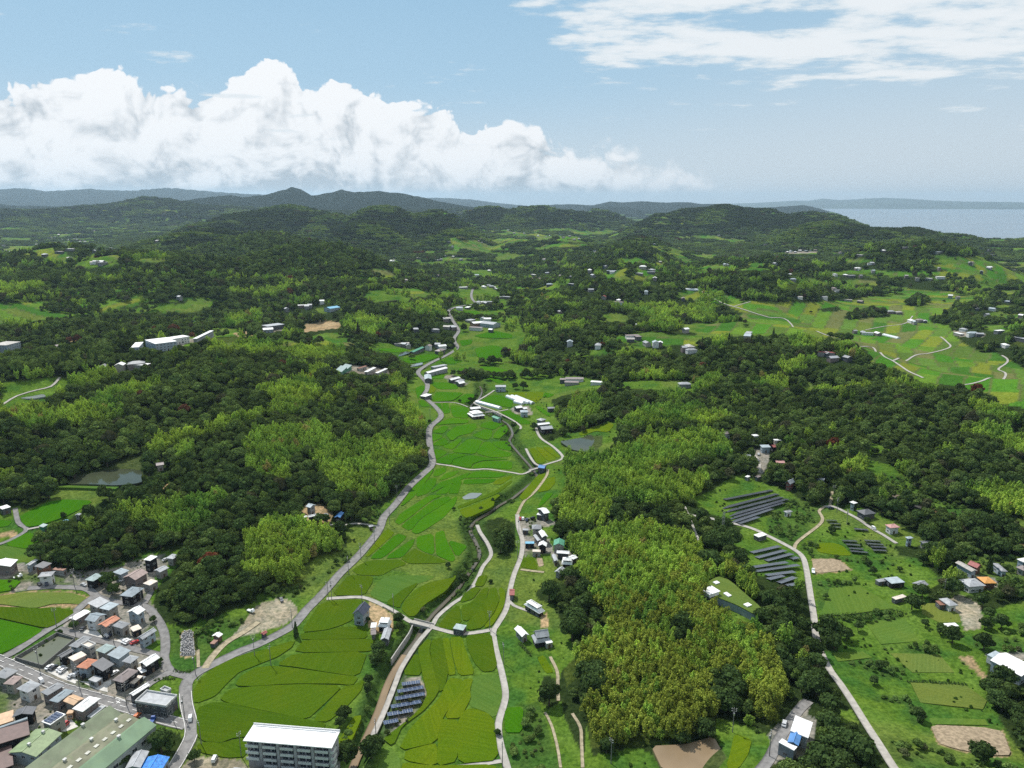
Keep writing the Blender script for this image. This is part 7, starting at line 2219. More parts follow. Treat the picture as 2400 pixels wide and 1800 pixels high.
def solar_row(label, sheet_, a, b, depth=3.4, tilt=12.0, dark=False, group=None, z_low=0.9, flip=1):
    q = gp(sheet_, [a, b], 1.5)[:, :2]
    d = q[1] - q[0]
    L_ = max(np.linalg.norm(d), 3.0)
    rz = math.atan2(d[1], d[0])
    nrm = np.array((-d[1], d[0])) / np.linalg.norm(d)
    c = q.mean(0) + nrm * depth * .42
    zz = float(hz(c[0], c[1]))
    o = thing('solar_row', label, 'solar panels', (c[0], c[1], zz), rz, group)
    t_ = math.radians(tilt) * flip
    n = max(1, int(round(L_ / 2.0)))
    pw = L_ / n
    dy, dzv = depth / 2 * math.cos(t_), depth / 2 * math.sin(t_)
    zc = z_low + abs(dzv)
    key = ('pv', round(pw, 2), depth, tilt, dark, flip)
    if key not in MATS:
        w = pw / 2 - .03
        v = []
        for zo in (0, -.06):
            v += [(-w, -dy, dzv + zo), (w, -dy, dzv + zo), (w, dy, -dzv + zo), (-w, dy, -dzv + zo)]
        f = [(0, 1, 2, 3), (7, 6, 5, 4), (0, 4, 5, 1), (1, 5, 6, 2), (2, 6, 7, 3), (3, 7, 4, 0)]
        MATS[key] = mesh('panel', v, f)
        MATS[key].materials.append(PVD if dark else PV)
    for k in range(n):
        obj('panel', MATS[key], None, o, (-L_ / 2 + pw * (k + .5), 0, zc))
    parts = []
    m_ = max(2, int(L_ / 6) + 1)
    for k in range(m_):
        x = -L_ / 2 + .4 + (L_ - .8) * k / (m_ - 1)
        obj('post', mesh('post', *merge(box(x - .06, x + .06, -dy * .7 - .06, -dy * .7 + .06, -.5, zc + dzv * .7 - .07), box(x - .06, x + .06, dy * .7 - .06, dy * .7 + .06, -.5, zc - dzv * .7 - .07))), METAL, o)
    return o


ordn = ['first', 'second', 'third', 'fourth', 'fifth', 'sixth', 'seventh', 'eighth', 'ninth', 'tenth']
for k, (a, b) in enumerate([((1262, 948), (1420, 925)), ((1225, 1012), (1452, 970)), ((1205, 1075), (1462, 1028)), ((1168, 1145), (1432, 1095)), ((1138, 1212), (1358, 1170)), ((1105, 1285), (1232, 1258))]):
    solar_row('%s blue solar row from the top in the plot beside the river road' % ordn[k], 'B', a, b, 3.6, 14, False, 'solar rows by the river road')
for k, (a, b) in enumerate([((1850, 998), (2262, 915)), ((1832, 1064), (2310, 945)), ((1828, 1098), (2350, 975)), ((1884, 1128), (2395, 992)), ((1892, 1155), (2360, 1030)), ((1930, 1186), (2262, 1090)), ((1975, 1206), (2145, 1158))]):
    solar_row('%s long dark solar row from the top in the fenced hilltop field' % ordn[k], 'G', a, b, 4.6, 12, True, 'solar rows of the fenced hilltop field')
for k, (s, a, b) in enumerate([('H', (-125, 1456), (120, 1412)), ('H', (-80, 1498), (165, 1448)), ('H', (0, 1524), (225, 1478)), ('H', (218, 1515), (278, 1505)), ('H', (-120, 1580), (180, 1554)), ('H', (-100, 1612), (280, 1580)), ('H', (0, 1652), (245, 1634)), ('D', (20, 30), (150, 8)), ('D', (115, 60), (255, 22)), ('D', (180, 88), (265, 78)), ('D', (215, 135), (280, 125))]):
    solar_row('%s dark solar row from the top in the field left of the plateau road' % (ordn + ['eleventh'])[k], s, a, b, 4.2, 12, True, 'solar rows left of the plateau road')
for k, (a, b) in enumerate([((130, 935), (400, 945)), ((195, 1003), (455, 1022)), ((255, 1075), (515, 1092)), ((275, 1125), (600, 1155))]):
    solar_row('%s dark solar row of the left plateau block above the yellow plot' % ordn[k], 'p', a, b, 3.6, 12, True, 'solar rows of the left plateau block')
for k, (a, b) in enumerate([((540, 932), (830, 945)), ((580, 990), (890, 1012)), ((655, 1045), (940, 1060)), ((695, 1108), (945, 1120))]):
    solar_row('%s dark solar row of the right plateau block' % ordn[k], 'p', a, b, 3.6, 12, True, 'solar rows of the right plateau block')
for k, (a, b) in enumerate([((510, 1180), (600, 1180)), ((540, 1208), (630, 1210)), ((545, 1236), (632, 1240))]):
    solar_row('%s short solar row of the small patch below the hilltop lane' % ordn[k], 'H', a, b, 3.0, 12, True, 'short solar rows below the hilltop lane')
solar_row('single flat solar row beside the white van on the plateau lane', 'H', (750, 1255), (870, 1262), 3.4, 8, True)
# roof panels of the near house
c_, rz_, a_, b_ = frame_from('e', (820, 1282), (1000, 1352), (1312, 1152), 6.4)
hp = house('pale flat-roofed house covered with solar panels near the green factory', c_, rz_, a_, b_, 6.4, 'flat', 'W', 'BEI', seed=510)
nx = max(3, int(a_ / 1.5))
pm = mesh('panel', *box(-.65, .65, -b_ * .4, b_ * .4, 0, .12)); pm.materials.append(PV)
for k in range(nx):
    obj('solar_panel', pm, None, hp, (-a_ / 2 + .5 + (a_ - 1) * (k + .5) / nx, 0, 6.75))

# ------------------------------------------------------------------ walled basin beside the main street
rim = gp('A', [(135, 725), (495, 512), (650, 560), (370, 795)])[:, :2]
flo = [rim[i] * .93 + rim.mean(0) * .07 for i in range(4)]
sheet('basin_water', np.array(flo), water_mat('basin_water', (.10, .115, .07), .3), lift=0.25, skirt=.6, level=True, round_=0)
loop = np.vstack([rim, rim[:1]])
for k in range(4):
    seg = np.linspace(loop[k], loop[k + 1], 6)
    wall('basin_wall', ['left', 'top', 'right', 'front'][k] + ' dark concrete wall of the green basin by the street', seg, 1.7, .4, CONCD)

# ------------------------------------------------------------------ bridge
q = gp('B', [(1370, 405), (1500, 435)])
d = q[1, :2] - q[0, :2]
c = q[:, :2].mean(0)
br = place(c, math.atan2(d[1], d[0]), 'bridge', 'small concrete bridge carrying the lane over the stream', 'bridge')
L_ = np.linalg.norm(d) + 3
obj('deck', mesh('deck', *box(-L_ / 2, L_ / 2, -2.1, 2.1, -.5, .28)), CONCRETE, br)
for s in (-1, 1):
    obj('parapet', mesh('parapet', *box(-L_ / 2, L_ / 2, s * 2.1 - .12, s * 2.1 + .12, .28, 1.1)), CONC, br)
obj('abutment', mesh('abutment', *merge(box(-L_ / 2, -L_ / 2 + 1, -2, 2, -4, -.5), box(L_ / 2 - 1, L_ / 2, -2, 2, -4, -.5))), CONC, br)
q = gp('G', [(165, 745), (235, 725)])
d = q[1, :2] - q[0, :2]
br = place(q[:, :2].mean(0), math.atan2(d[1], d[0]), 'bridge', 'narrow farm bridge next to the bright blue shed', 'bridge')
L_ = np.linalg.norm(d) + 3
obj('deck', mesh('deck', *box(-L_ / 2, L_ / 2, -1.5, 1.5, -.4, .30)), CONCRETE, br)
for s in (-1, 1):
    obj('parapet', mesh('parapet', *box(-L_ / 2, L_ / 2, s * 1.5 - .1, s * 1.5 + .1, .30, .7)), CONC, br)

# ------------------------------------------------------------------ cemetery
GS = mat('granite', (.33, .325, .32), .7, .3, 2.0, .2)
v, f = merge(box(-.9, .9, -.9, .9, -.3, .35), box(-.5, .5, -.5, .5, .35, .8), box(-.28, .28, -.28, .28, .8, 1.9))
GME = mesh('gravestone', v, f); GME.materials.append(GS)
q = gp('A', [(1575, 490), (1660, 490), (1680, 685), (1565, 690)])[:, :2]
for i in range(6):
    for j in range(11):
        if (i * 7 + j * 5) % 9 == 0:
            continue
        s_, t_ = (i + .5 + random.uniform(-.15, .15)) / 6, (j + .5 + random.uniform(-.15, .15)) / 11
        p = (q[0] * (1 - s_) + q[1] * s_) * (1 - t_) + (q[3] * (1 - s_) + q[2] * s_) * t_
        o = obj('gravestone', GME, None, None, (p[0], p[1], float(hz(p[0], p[1]))), random.uniform(-.15, .15) + .3)
        o.scale = (1, 1, random.uniform(.7, 1.15))
        tag(o, 'grey granite gravestone in the hillside cemetery plot', 'gravestone', 'gravestones of the hillside cemetery')

# ------------------------------------------------------------------ vehicles
def car_meshes(kind):
    if kind == 'car':
        prof = [(-2.1, .35), (-2.15, .75), (-2.0, .95), (-1.55, 1.0), (-1.25, 1.42), (.35, 1.46), (1.05, .98), (1.95, .86), (2.1, .6), (2.1, .35)]
        glass = [(-1.5, 1.02), (-1.22, 1.36), (.30, 1.40), (.95, 1.0)]
        w = .84
    elif kind == 'van':
        prof = [(-1.7, .3), (-1.72, 1.0), (-1.62, 1.82), (1.05, 1.86), (1.55, 1.1), (1.7, .95), (1.7, .3)]
        glass = [(-1.5, 1.1), (-1.45, 1.65), (1.0, 1.7), (1.4, 1.15)]
        w = .74
    else:
        prof = [(-2.4, .55), (-2.4, .95), (.55, .95), (.6, 1.95), (1.5, 1.98), (1.95, 1.2), (2.0, .45), (.6, .45)]
        glass = [(.75, 1.25), (.78, 1.8), (1.4, 1.82), (1.75, 1.28)]
        w = .85
    n = len(prof)
    V = [(x, -w, z) for x, z in prof] + [(x, w, z) for x, z in prof]
    V = [(x, y * (.86 if z > 1.2 else 1), z) for x, y, z in V]
    F = [tuple(range(n - 1, -1, -1)), tuple(range(n, 2 * n))] + [(i, (i + 1) % n, (i + 1) % n + n, i + n) for i in range(n)]
    body = mesh('body', V, [q_[::-1] for q_ in F])
    m_ = len(glass)
    V = []
    for s in (-1, 1):
        V += [(x, s * (w * (.86 if z > 1.2 else .99) + .015), z) for x, z in glass]
    F = [tuple(range(m_)), tuple(range(2 * m_ - 1, m_ - 1, -1))]
    # windscreen and rear screen
    for (xa, za), (xb, zb), s in ((glass[0], glass[1], -1), (glass[3], glass[2], 1)):
        o_ = len(V)
        V += [(xa + s * .1, -w * .75, za), (xa + s * .1, w * .75, za), (xb + s * .1, w * .72, zb), (xb + s * .1, -w * .72, zb)]
        F.append((o_, o_ + 1, o_ + 2, o_ + 3))
    gl = mesh('windows', V, F)
    gl.materials.append(GLASS)
    V, F = [], []
    for s in (-.09, .09):
        V += [(.31 * math.cos(2 * math.pi * k / 10), s, .31 * math.sin(2 * math.pi * k / 10)) for k in range(10)]
    F = [tuple(range(9, -1, -1)), tuple(range(10, 20))] + [(k, (k + 1) % 10, (k + 1) % 10 + 10, k + 10) for k in range(10)]
    wh = mesh('wheel', V, F)
    wh.materials.append(mat('tyre', (.02, .02, .02), .8))
    return body, gl, wh, w


CARM = {k: car_meshes(k) for k in ('car', 'van', 'truck')}
BODY = {}


def vehicle(label, kind, sheet_, xy, heading_px, colour, cat=None):
    q = gp(sheet_, [xy, heading_px])[:, :2]
    d = q[1] - q[0]
    c = q[0]
    o = thing({'car': 'parked_car', 'van': 'van', 'truck': 'truck'}[kind], label, cat or kind, (c[0], c[1], float(hz(c[0], c[1])) + .32), math.atan2(d[1], d[0]))
    body, gl, wh, w = CARM[kind]
    key = (kind, colour)
    if key not in BODY:
        b = body.copy()
        b.materials.append(mat('paint_' + colour, {'white': (.80, .80, .80), 'silver': (.5, .51, .52), 'black': (.02, .02, .022), 'red': (.42, .03, .03), 'blue': (.04, .10, .32), 'grey': (.2, .2, .21), 'navy': (.03, .04, .08), 'orange': (.55, .14, .03)}[colour], .25, .03, 1, .5))
        BODY[key] = b
    obj('body', BODY[key], None, o)
    obj('windows', gl, None, o)
    xw = 1.35 if kind != 'van' else 1.1
    for sx in (-1, 1):
        for sy in (-1, 1):
            obj('wheel', wh, None, o, (sx * xw, sy * (w - .02), .31))
    return o


CARS = [
    ('white kei van driving along the main road past the office', 'van', 'A', (1646, 1250), (1640, 1290), 'white'),
    ('white car parked nearest the basin on the street-side drive', 'car', 'd', (125, 640), (190, 600), 'white'),
    ('black car parked beside the white car near the basin', 'car', 'd', (195, 650), (250, 615), 'black'),
    ('left white car on the concrete drive by the cream house', 'car', 'd', (315, 665), (365, 630), 'white'),
    ('right white car on the concrete drive by the cream house', 'car', 'd', (355, 695), (410, 655), 'white'),
    ('silver car parked in front of the red-orange hip roof', 'car', 'd', (510, 785), (560, 750), 'silver'),
    ('white small van parked in front of the red-orange hip roof', 'van', 'd', (590, 770), (640, 730), 'white'),
    ('black kei van parked by the light grey garage', 'van', 'd', (710, 820), (745, 790), 'black'),
    ('white car tucked behind the mauve-brown roof', 'car', 'd', (1245, 740), (1290, 715), 'white'),
    ('white car half hidden beside the beige carport', 'car', 'd', (1705, 850), (1740, 825), 'white'),
    ('left white car in the front yard of the black flat-roofed house', 'car', 'd', (1425, 185), (1475, 150), 'white'),
    ('right white car in the front yard of the black flat-roofed house', 'car', 'd', (1470, 205), (1510, 175), 'white'),
    ('small red car at the corner of the long pale house', 'car', 'd', (1592, 212), (1620, 200), 'red'),
    ('black car on the white drive of the blue-grey gable house', 'car', 'c', (400, 760), (450, 710), 'black'),
    ('navy car between the orange roof and grey hip house', 'car', 'c', (930, 920), (985, 870), 'navy'),
    ('silver van behind the orange-roofed house', 'van', 'c', (880, 930), (850, 900), 'silver'),
    ('white van in the driveway by the near row', 'van', 'e', (830, 510), (870, 560), 'white'),
    ('red van beside the solar-roofed house', 'van', 'e', (1310, 1380), (1360, 1340), 'red'),
    ('white car beside the solar-roofed house', 'car', 'e', (1145, 1450), (1195, 1415), 'white'),
    ('black and red car on the verge behind the green factory', 'car', 'f', (450, 1350), (500, 1300), 'orange'),
    ('flatbed truck with blue cab on the verge behind the green factory', 'truck', 'f', (860, 1470), (900, 1400), 'blue'),
    ('white van in the gravel yard left of the apartment block', 'van', 'A', (1855, 1600), (1870, 1570), 'white'),
    ('left dark car under the white house above the long wall', 'car', 'a', (930, 970), (900, 930), 'black'),
    ('right dark car under the white house above the long wall', 'car', 'a', (1100, 970), (1080, 930), 'navy'),
    ('white small truck by the paddy at the upper left', 'truck', 'a', (440, 800), (560, 770), 'white'),
    ('white car beside the teal-grey hip roof', 'car', 'b', (520, 880), (580, 850), 'white'),
    ('silver car at the corner of the teal-grey hip roof', 'car', 'b', (170, 990), (220, 1010), 'silver'),
    ('white car in front of the pink gable', 'car', 'b', (1090, 865), (1120, 840), 'white'),
    ('silver car on the pale yard by the black cube house', 'car', 'b', (2100, 395), (2150, 370), 'silver'),
    ('grey car alone on the gravel clearing by the main road', 'car', 'B', (220, 215), (230, 235), 'grey'),
    ('white small truck at the left edge of the gravel clearing', 'truck', 'A', (2170, 315), (2212, 330), 'white'),
    ('white car second from the road in the hamlet car park', 'car', 'j', (235, 345), (235, 310), 'white'),
    ('red car in the hamlet car park', 'car', 'j', (175, 350), (180, 315), 'red'),
    ('dark blue car in the hamlet car park', 'car', 'j', (320, 375), (330, 340), 'navy'),
    ('black van in the hamlet car park nearest the house', 'van', 'j', (450, 350), (490, 335), 'black'),
    ('white van on the plateau lane beside the flat solar row', 'van', 'p', (690, 718), (740, 755), 'white'),
    ('white kei truck on the plateau road by the ploughed plot', 'truck', 'H', (390, 1630), (385, 1600), 'white'),
    ('dark car parked on the hilltop lane bend', 'car', 'H', (542, 1080), (575, 1080), 'navy'),
    ('black and white car on the lane by the white workshop', 'car', 'D', (140, 1290), (150, 1250), 'silver'),
    ('white car on the lane in the ridge hamlet', 'car', 'n', (1270, 610), (1280, 560), 'white'),
]
for lab, kd, s, a, b, cl in CARS:
    vehicle(lab, kd, s, a, b, cl)

# ------------------------------------------------------------------ utility poles
POLEM = mat('pole_concrete', (.20, .195, .185), .9, .15, 1.0)
def pole_meshes():
    V, F = [], []
    for z, r in ((-.8, .19), (11.5, .11)):
        V += [(r * math.cos(2 * math.pi * k / 7), r * math.sin(2 * math.pi * k / 7), z) for k in range(7)]
    F = [(k, (k + 1) % 7, (k + 1) % 7 + 7, k + 7) for k in range(7)] + [tuple(range(7, 14))]
    p = mesh('pole', V, F); p.materials.append(POLEM)
    a = mesh('crossarm', *box(-1.0, 1.0, -.06, .06, -.06, .06)); a.materials.append(POLEM)
    t_ = mesh('transformer', *merge(box(-.3, .3, .12, .7, -.5, .5), box(-.2, .2, .2, .6, .5, .62))); t_.materials.append(METAL)
    i_ = mesh('insulator', *box(-.07, .07, -.07, .07, 0, .3)); i_.materials.append(AWHITE)
    return p, a, t_, i_


PM = pole_meshes()
POLES = [('A', (645, 95), 'at the terrace street'), ('A', (490, 450), 'beside the olive paddy street'), ('A', (652, 515), 'at the inner street corner'), ('A', (985, 585), 'midway along the inner street'), ('A', (340, 800), 'beside the basin'), ('A', (685, 960), 'at the garage on the main street'), ('A', (1095, 1120), 'at the junction by the long white store'), ('A', (1505, 1275), 'at the office corner'), ('A', (1598, 1240), 'at the office front by the main road'), ('A', (1690, 855), 'below the cemetery'), ('A', (1230, 265), 'at the upper street bend'), ('A', (2200, 690), 'at the road by the gravel track'), ('A', (1740, 1460), 'in the paddy corner by the gravel yard'), ('A', (2085, 1560), 'left of the apartment block'),
         ('B', (315, 450), 'by the dark conifer on the main road'), ('B', (625, 205), 'left of the pair at the road fork'), ('B', (655, 205), 'right of the pair at the road fork'), ('B', (918, 235), 'behind the navy-roofed house'), ('B', (1190, 320), 'along the lane above the tan yard'), ('B', (2020, 470), 'at the farm road junction'), ('B', (2140, 760), 'beside the farm road below the junction'), ('B', (1040, 1440), 'at the lower end of the solar plot'), ('B', (130, 780), 'in the big olive paddy'), ('B', (2130, 1650), 'on the farm road at the bottom edge'),
         ('C', (855, 1620), 'under the big bamboo at the bottom'), ('C', (1905, 1350), 'beside the yellow rice plot right of the brown pond'),
         ('F', (800, 1640), 'where the main road leaves the houses'), ('F', (908, 1520), 'second up the main road'), ('F', (1025, 1385), 'third up the main road'), ('F', (1155, 1215), 'below the roadside hut'), ('F', (1505, 310), 'at the road bend by the bamboo'), ('F', (1220, 1000), 'in the shade of the bamboo by the road'),
         ('G', (48, 1500), 'on the farm road below the hamlet'), ('G', (60, 1290), 'at the hamlet houses'), ('G', (120, 170), 'beside the greenhouses'), ('D', (1515, 190), 'behind the white bungalow'), ('D', (10, 1560), 'at the lower right lane'), ('H', (560, 1000), 'at the hilltop lane end'), ('H', (595, 1110), 'at the hilltop lane bend'), ('H', (680, 1215), 'in the green below the hilltop lane'), ('H', (1470, 1600), 'by the hedge above the orange roof')]
for s, xy, lab in POLES:
    g = gp(s, [xy])[0]
    o = thing('utility_pole', 'grey utility pole ' + lab, 'utility pole', tuple(g), random.uniform(0, 3.1))
    obj('pole', PM[0], None, o)
    for zz in (10.9, 9.9):
        ca = obj('crossarm', PM[1], None, o, (0, .2, zz))
        for x in (-.85, .85):
            obj('insulator', PM[3], None, ca, (x, 0, .06))
    if random.random() < .5:
        obj('transformer', PM[2], None, o, (0, 0, 8.6))
# steel mast in the wood right of the path
g = gp('G', [(1815, 1345)])[0]
o = thing('steel_mast', 'tall slim steel mast rising from the wood below the solar field', 'mast', tuple(g))
for k in range(4):
    sx, sy = (-1, 1)[k % 2], (-1, 1)[k // 2]
    obj('leg', mesh('leg', *box(sx * .5 - .08, sx * .5 + .08, sy * .5 - .08, sy * .5 + .08, -.5, 20)), METAL, o)
for k in range(8):
    obj('brace', mesh('brace', *merge(box(-.5, .5, -.55, -.45, 2.4 * k + 1, 2.4 * k + 1.1), box(-.5, .5, .45, .55, 2.4 * k + 1, 2.4 * k + 1.1), box(-.55, -.45, -.45, .45, 2.4 * k + 1, 2.4 * k + 1.1), box(.45, .55, -.45, .45, 2.4 * k + 1, 2.4 * k + 1.1))), METAL, o)
# pylon by the far shore and the tower on the far peak
for s, xy, hh, w, lab in (('O', (1342, 420), 42, 6, 'thin steel pylon standing before the bay'),):
    g = ground(*px(s, [xy])[0])[0]
    o = thing('pylon', lab, 'pylon', tuple(g))
    for k in range(4):
        sx, sy = (-1, 1)[k % 2], (-1, 1)[k // 2]
        v, f = frustum(.28, .28, -1, .2, .2, hh)
        v = [(x + sx * w / 2 * (1 - .8 * max(z, 0) / hh), y + sy * w / 2 * (1 - .8 * max(z, 0) / hh), z) for x, y, z in v]
        obj('leg', mesh('leg', v, f), METAL, o)
    obj('crossarm', mesh('crossarm', *box(-6, 6, -.3, .3, hh * .8, hh * .8 + .6)), METAL, o)

# ------------------------------------------------------------------ single trees that stand apart
SINGLES = [
    ('C', (680, 985), 1.45, 'broadleaf_tree', 'large round dark tree standing in the near bamboo grove'), ('C', (320, 1120), 1.15, 'broadleaf_tree', 'tall dark tree at the left edge of the bamboo grove'),
    ('D', (1240, 290), 1.05, 'broadleaf_tree', 'solitary round tree casting a shadow on the plateau lawn'), ('D', (510, 560), 1.5, 'broadleaf_tree', 'big dark tree beside the plateau road'), ('D', (675, 560), .8, 'broadleaf_tree', 'medium tree right of the big roadside tree'), ('D', (1590, 580), 1.0, 'broadleaf_tree', 'round tree below the dazzling white shed roof'), ('D', (1480, 500), .7, 'broadleaf_tree', 'small tree at the left end of the dazzling white shed'), ('D', (775, 470), .6, 'broadleaf_tree', 'small bushy tree in the green above the hedge line'),
    ('D', (1330, 190), .9, 'broadleaf_tree', 'tree in front of the grey plateau house'), ('D', (1860, 640), 1.0, 'broadleaf_tree', 'tree left of the large white building'), ('D', (1870, 460), .7, 'broadleaf_tree', 'small tree below the dug plot'), ('D', (2010, 460), .9, 'broadleaf_tree', 'round tree right of the dug plot'), ('D', (1920, 370), .7, 'broadleaf_tree', 'small tree above the dug plot corner'), ('D', (1360, 440), .5, 'broadleaf_tree', 'little tree by the path on the right lawn'), ('D', (1850, 1620), .95, 'broadleaf_tree', 'round tree below the ploughed plot at the bottom right'), ('D', (1290, 1250), .7, 'broadleaf_tree', 'dark bushy tree in the middle of the overgrown slope'), ('D', (970, 800), .5, 'broadleaf_tree', 'small dark shrub tree on the overgrown slope'), ('D', (920, 940), .5, 'broadleaf_tree', 'low dark shrub on the overgrown slope'),
    ('A', (960, 90), 1.0, 'broadleaf_tree', 'rounded tree beside the upper street, left of the blue-grey hip roof'), ('A', (900, 60), .75, 'broadleaf_tree', 'smaller tree left of the rounded street tree'), ('A', (970, 165), .8, 'broadleaf_tree', 'dark tree at the street edge below the rounded one'), ('A', (1330, 400), .45, 'broadleaf_tree', 'garden shrub tree behind the cream flat roof'), ('A', (1380, 760), .4, 'broadleaf_tree', 'garden shrub at the white-gabled corner house'), ('A', (1370, 790), .35, 'broadleaf_tree', 'small garden shrub at the block corner'), ('A', (1680, 1590), .55, 'broadleaf_tree', 'lone shrub tree beside the road bend near the apartments'), ('A', (1060, 1650), .7, 'broadleaf_tree', 'bushy tree by the grey ribbed shed'), ('A', (640, 460), .5, 'broadleaf_tree', 'garden tree before the long white sheet roof'), ('A', (520, 500), .3, 'broadleaf_tree', 'small shrub at the basin corner'),
    ('B', (770, 1590), .95, 'broadleaf_tree', 'round tree at the right end of the apartment block'), ('B', (1000, 1570), 1.05, 'broadleaf_tree', 'dark tree beside the lower river road'), ('B', (1040, 1520), .8, 'broadleaf_tree', 'second dark tree at the lower river road'), ('B', (725, 1310), .55, 'broadleaf_tree', 'tree at the corner of the long yellow paddy'), ('B', (755, 1230), .7, 'broadleaf_tree', 'dark tree on the field bank above the yellow paddy'), ('B', (960, 1010), .55, 'broadleaf_tree', 'dark green tree on the river slope'), ('B', (975, 930), .5, 'broadleaf_tree', 'reddish shrub tree on the river slope'), ('B', (1225, 420), .75, 'broadleaf_tree', 'dark tree at the right of the tan yard'), ('B', (1240, 480), .6, 'broadleaf_tree', 'dark tree behind the grey gabled barn'), ('B', (965, 400), .35, 'broadleaf_tree', 'garden tree between navy house and white farmhouse'), ('B', (1790, 70), .8, 'broadleaf_tree', 'tree on the stream bank above the bridge'), ('B', (1740, 110), .6, 'broadleaf_tree', 'smaller tree on the stream bank above the bridge'), ('B', (2025, 60), .3, 'broadleaf_tree', 'tiny bush on the terrace tip by the farm road'), ('B', (2085, 1380), .35, 'broadleaf_tree', 'shrub at the edge of the pale farm road'), ('B', (1080, 690), .9, 'broadleaf_tree', 'leafy bush mass on the river slope below the barn'), ('B', (1050, 770), .7, 'broadleaf_tree', 'lower leafy bush on the river slope below the barn'),
    ('F', (710, 1100), .6, 'broadleaf_tree', 'tree beside the deep blue shed'), ('F', (820, 1180), .9, 'broadleaf_tree', 'dark tree right of the deep blue shed'), ('F', (560, 1210), .85, 'broadleaf_tree', 'dark tree before the clearing farmhouse'), ('F', (610, 1200), .7, 'broadleaf_tree', 'second dark tree before the clearing farmhouse'), ('F', (805, 1260), .5, 'broadleaf_tree', 'round bush on the drive lawn'), ('F', (690, 1250), .35, 'broadleaf_tree', 'small bush on the drive lawn'), ('F', (760, 1340), .6, 'broadleaf_tree', 'round dark tree on the slope below the drive'), ('F', (850, 1360), .25, 'broadleaf_tree', 'tiny bush on the slope below the drive'), ('F', (1495, 340), .45, 'broadleaf_tree', 'round shrub at the main road bend'), ('F', (1665, 1590), .45, 'broadleaf_tree', 'dark bush at the end of the terrace wall'), ('F', (1710, 1090), .3, 'broadleaf_tree', 'bush at the tip of the marshy plot'), ('F', (1310, 830), .7, 'broadleaf_tree', 'tree shading the main road below the bamboo'),
    ('m', (1530, 380), .9, 'broadleaf_tree', 'left of two round trees on the green terrace'), ('m', (1640, 395), 1.15, 'broadleaf_tree', 'right of two round trees on the green terrace'), ('m', (640, 190), .9, 'broadleaf_tree', 'tree behind the white valley farmstead'), ('m', (840, 240), .8, 'broadleaf_tree', 'tree right of the white valley farmstead'), ('m', (1485, 950), .8, 'broadleaf_tree', 'dark tree at the channel end by the paddies'), ('m', (960, 510), .6, 'broadleaf_tree', 'row tree beside the stream above the greenhouses'), ('m', (880, 560), .6, 'broadleaf_tree', 'second row tree beside the stream above the greenhouses'), ('m', (1790, 960), .8, 'broadleaf_tree', 'dark tree left of the farmstead near the right pond'), ('m', (720, 570), .4, 'broadleaf_tree', 'small tree by the blue-sheeted hollow'),
    ('E', (1290, 800), 1.1, 'broadleaf_tree', 'dark round tree at the right bank of the left pond'), ('E', (1260, 760), .9, 'broadleaf_tree', 'second dark tree at the right bank of the left pond'), ('E', (950, 1010), 1.0, 'broadleaf_tree', 'tree at the right foot of the pond dam'), ('E', (1120, 960), 1.0, 'broadleaf_tree', 'leafy tree at the pond dam end'), ('E', (545, 1160), .5, 'broadleaf_tree', 'bush at the corner of the bright terrace'),
    ('H', (870, 1570), .45, 'broadleaf_tree', 'round clipped bush below the solar blocks'), ('H', (900, 1640), .55, 'broadleaf_tree', 'olive bush below the solar blocks'), ('H', (1130, 1620), .4, 'broadleaf_tree', 'small bush on the lower plateau green'), ('H', (1340, 1560), .8, 'broadleaf_tree', 'dark tree above the lower plateau green'), ('H', (860, 1200), .5, 'broadleaf_tree', 'garden tree before the dark hip roof'), ('H', (1850, 1240), 1.2, 'broadleaf_tree', 'big dark tree at the muddy pond end'), ('H', (540, 1290), .6, 'broadleaf_tree', 'grey-green shrub tree left of the solar blocks'), ('H', (760, 1090), .6, 'broadleaf_tree', 'tree at the plateau lane beside the dark roof'),
    ('L', (370, 495), .6, 'broadleaf_tree', 'small tree alone in the far right fields'), ('L', (1520, 405), .8, 'broadleaf_tree', 'lone tree by the far right lane'),
]
for i, (s, xy, sc, nm, lab) in enumerate(SINGLES):
    g = gp(s, [xy])[0]
    k = i % NB
    solo_tree(g[0], g[1], g[2], k, sc, lab, 'tree', crown_mat=None)
for i, (s, xy, sc, lab) in enumerate([('E', (1820, 1610), 1.25, 'rust-red broadleaf tree in the wood above the settlement'), ('H', (570, 600), 1.5, 'large rust-red tree in the right-hand wood'), ('H', (785, 740), .9, 'smaller rust-red tree below the large one'), ('E', (95, 360), 1.0, 'rust-brown tree in the far left wood'), ('L', (1810, 1200), 1.3, 'brownish-red tree at the edge of the far right field'), ('H', (1985, 560), .9, 'reddish tree on the dark right-hand hill')]):
    g = gp(s, [xy])[0]
    solo_tree(g[0], g[1], g[2], i % NB, sc, lab, 'tree', name='rust_tree', crown_mat=LEAFRED)


def conifer(label, g, h=11, r=2.0):
    o = thing('conifer_tree', label, 'tree', tuple(g))
    rng = np.random.default_rng(int(abs(g[0]) * 7) + 3)
    n = 260
    s = rng.random(n) ** .8
    a = rng.uniform(0, 6.283, n)
    rr = r * (1 - s) ** .8 * rng.uniform(.75, 1.05, n)
    c = np.stack([rr * np.cos(a), rr * np.sin(a), .8 + s * (h - .8)], -1)
    nr = np.stack([np.cos(a), np.sin(a), np.full(n, .5)], -1) + rng.normal(size=(n, 3)) * .3
    v, f = quads_from(c, nr, rng.uniform(.7, 1.2, n), rng, .7)
    v2, f2 = frustum(r * .7, r * .7, .8, .1, .1, h - .4)
    F = [list(q_) for q_ in f] + [[i + len(v) for i in q_] for q_ in f2]
    me = mesh('crown', np.vstack([v, np.array(v2)]), F)
    obj('crown', me, LEAF, o)
    obj('trunk', mesh('trunk', *frustum(.22, .22, -.5, .12, .12, 2.5)), BARK, o)


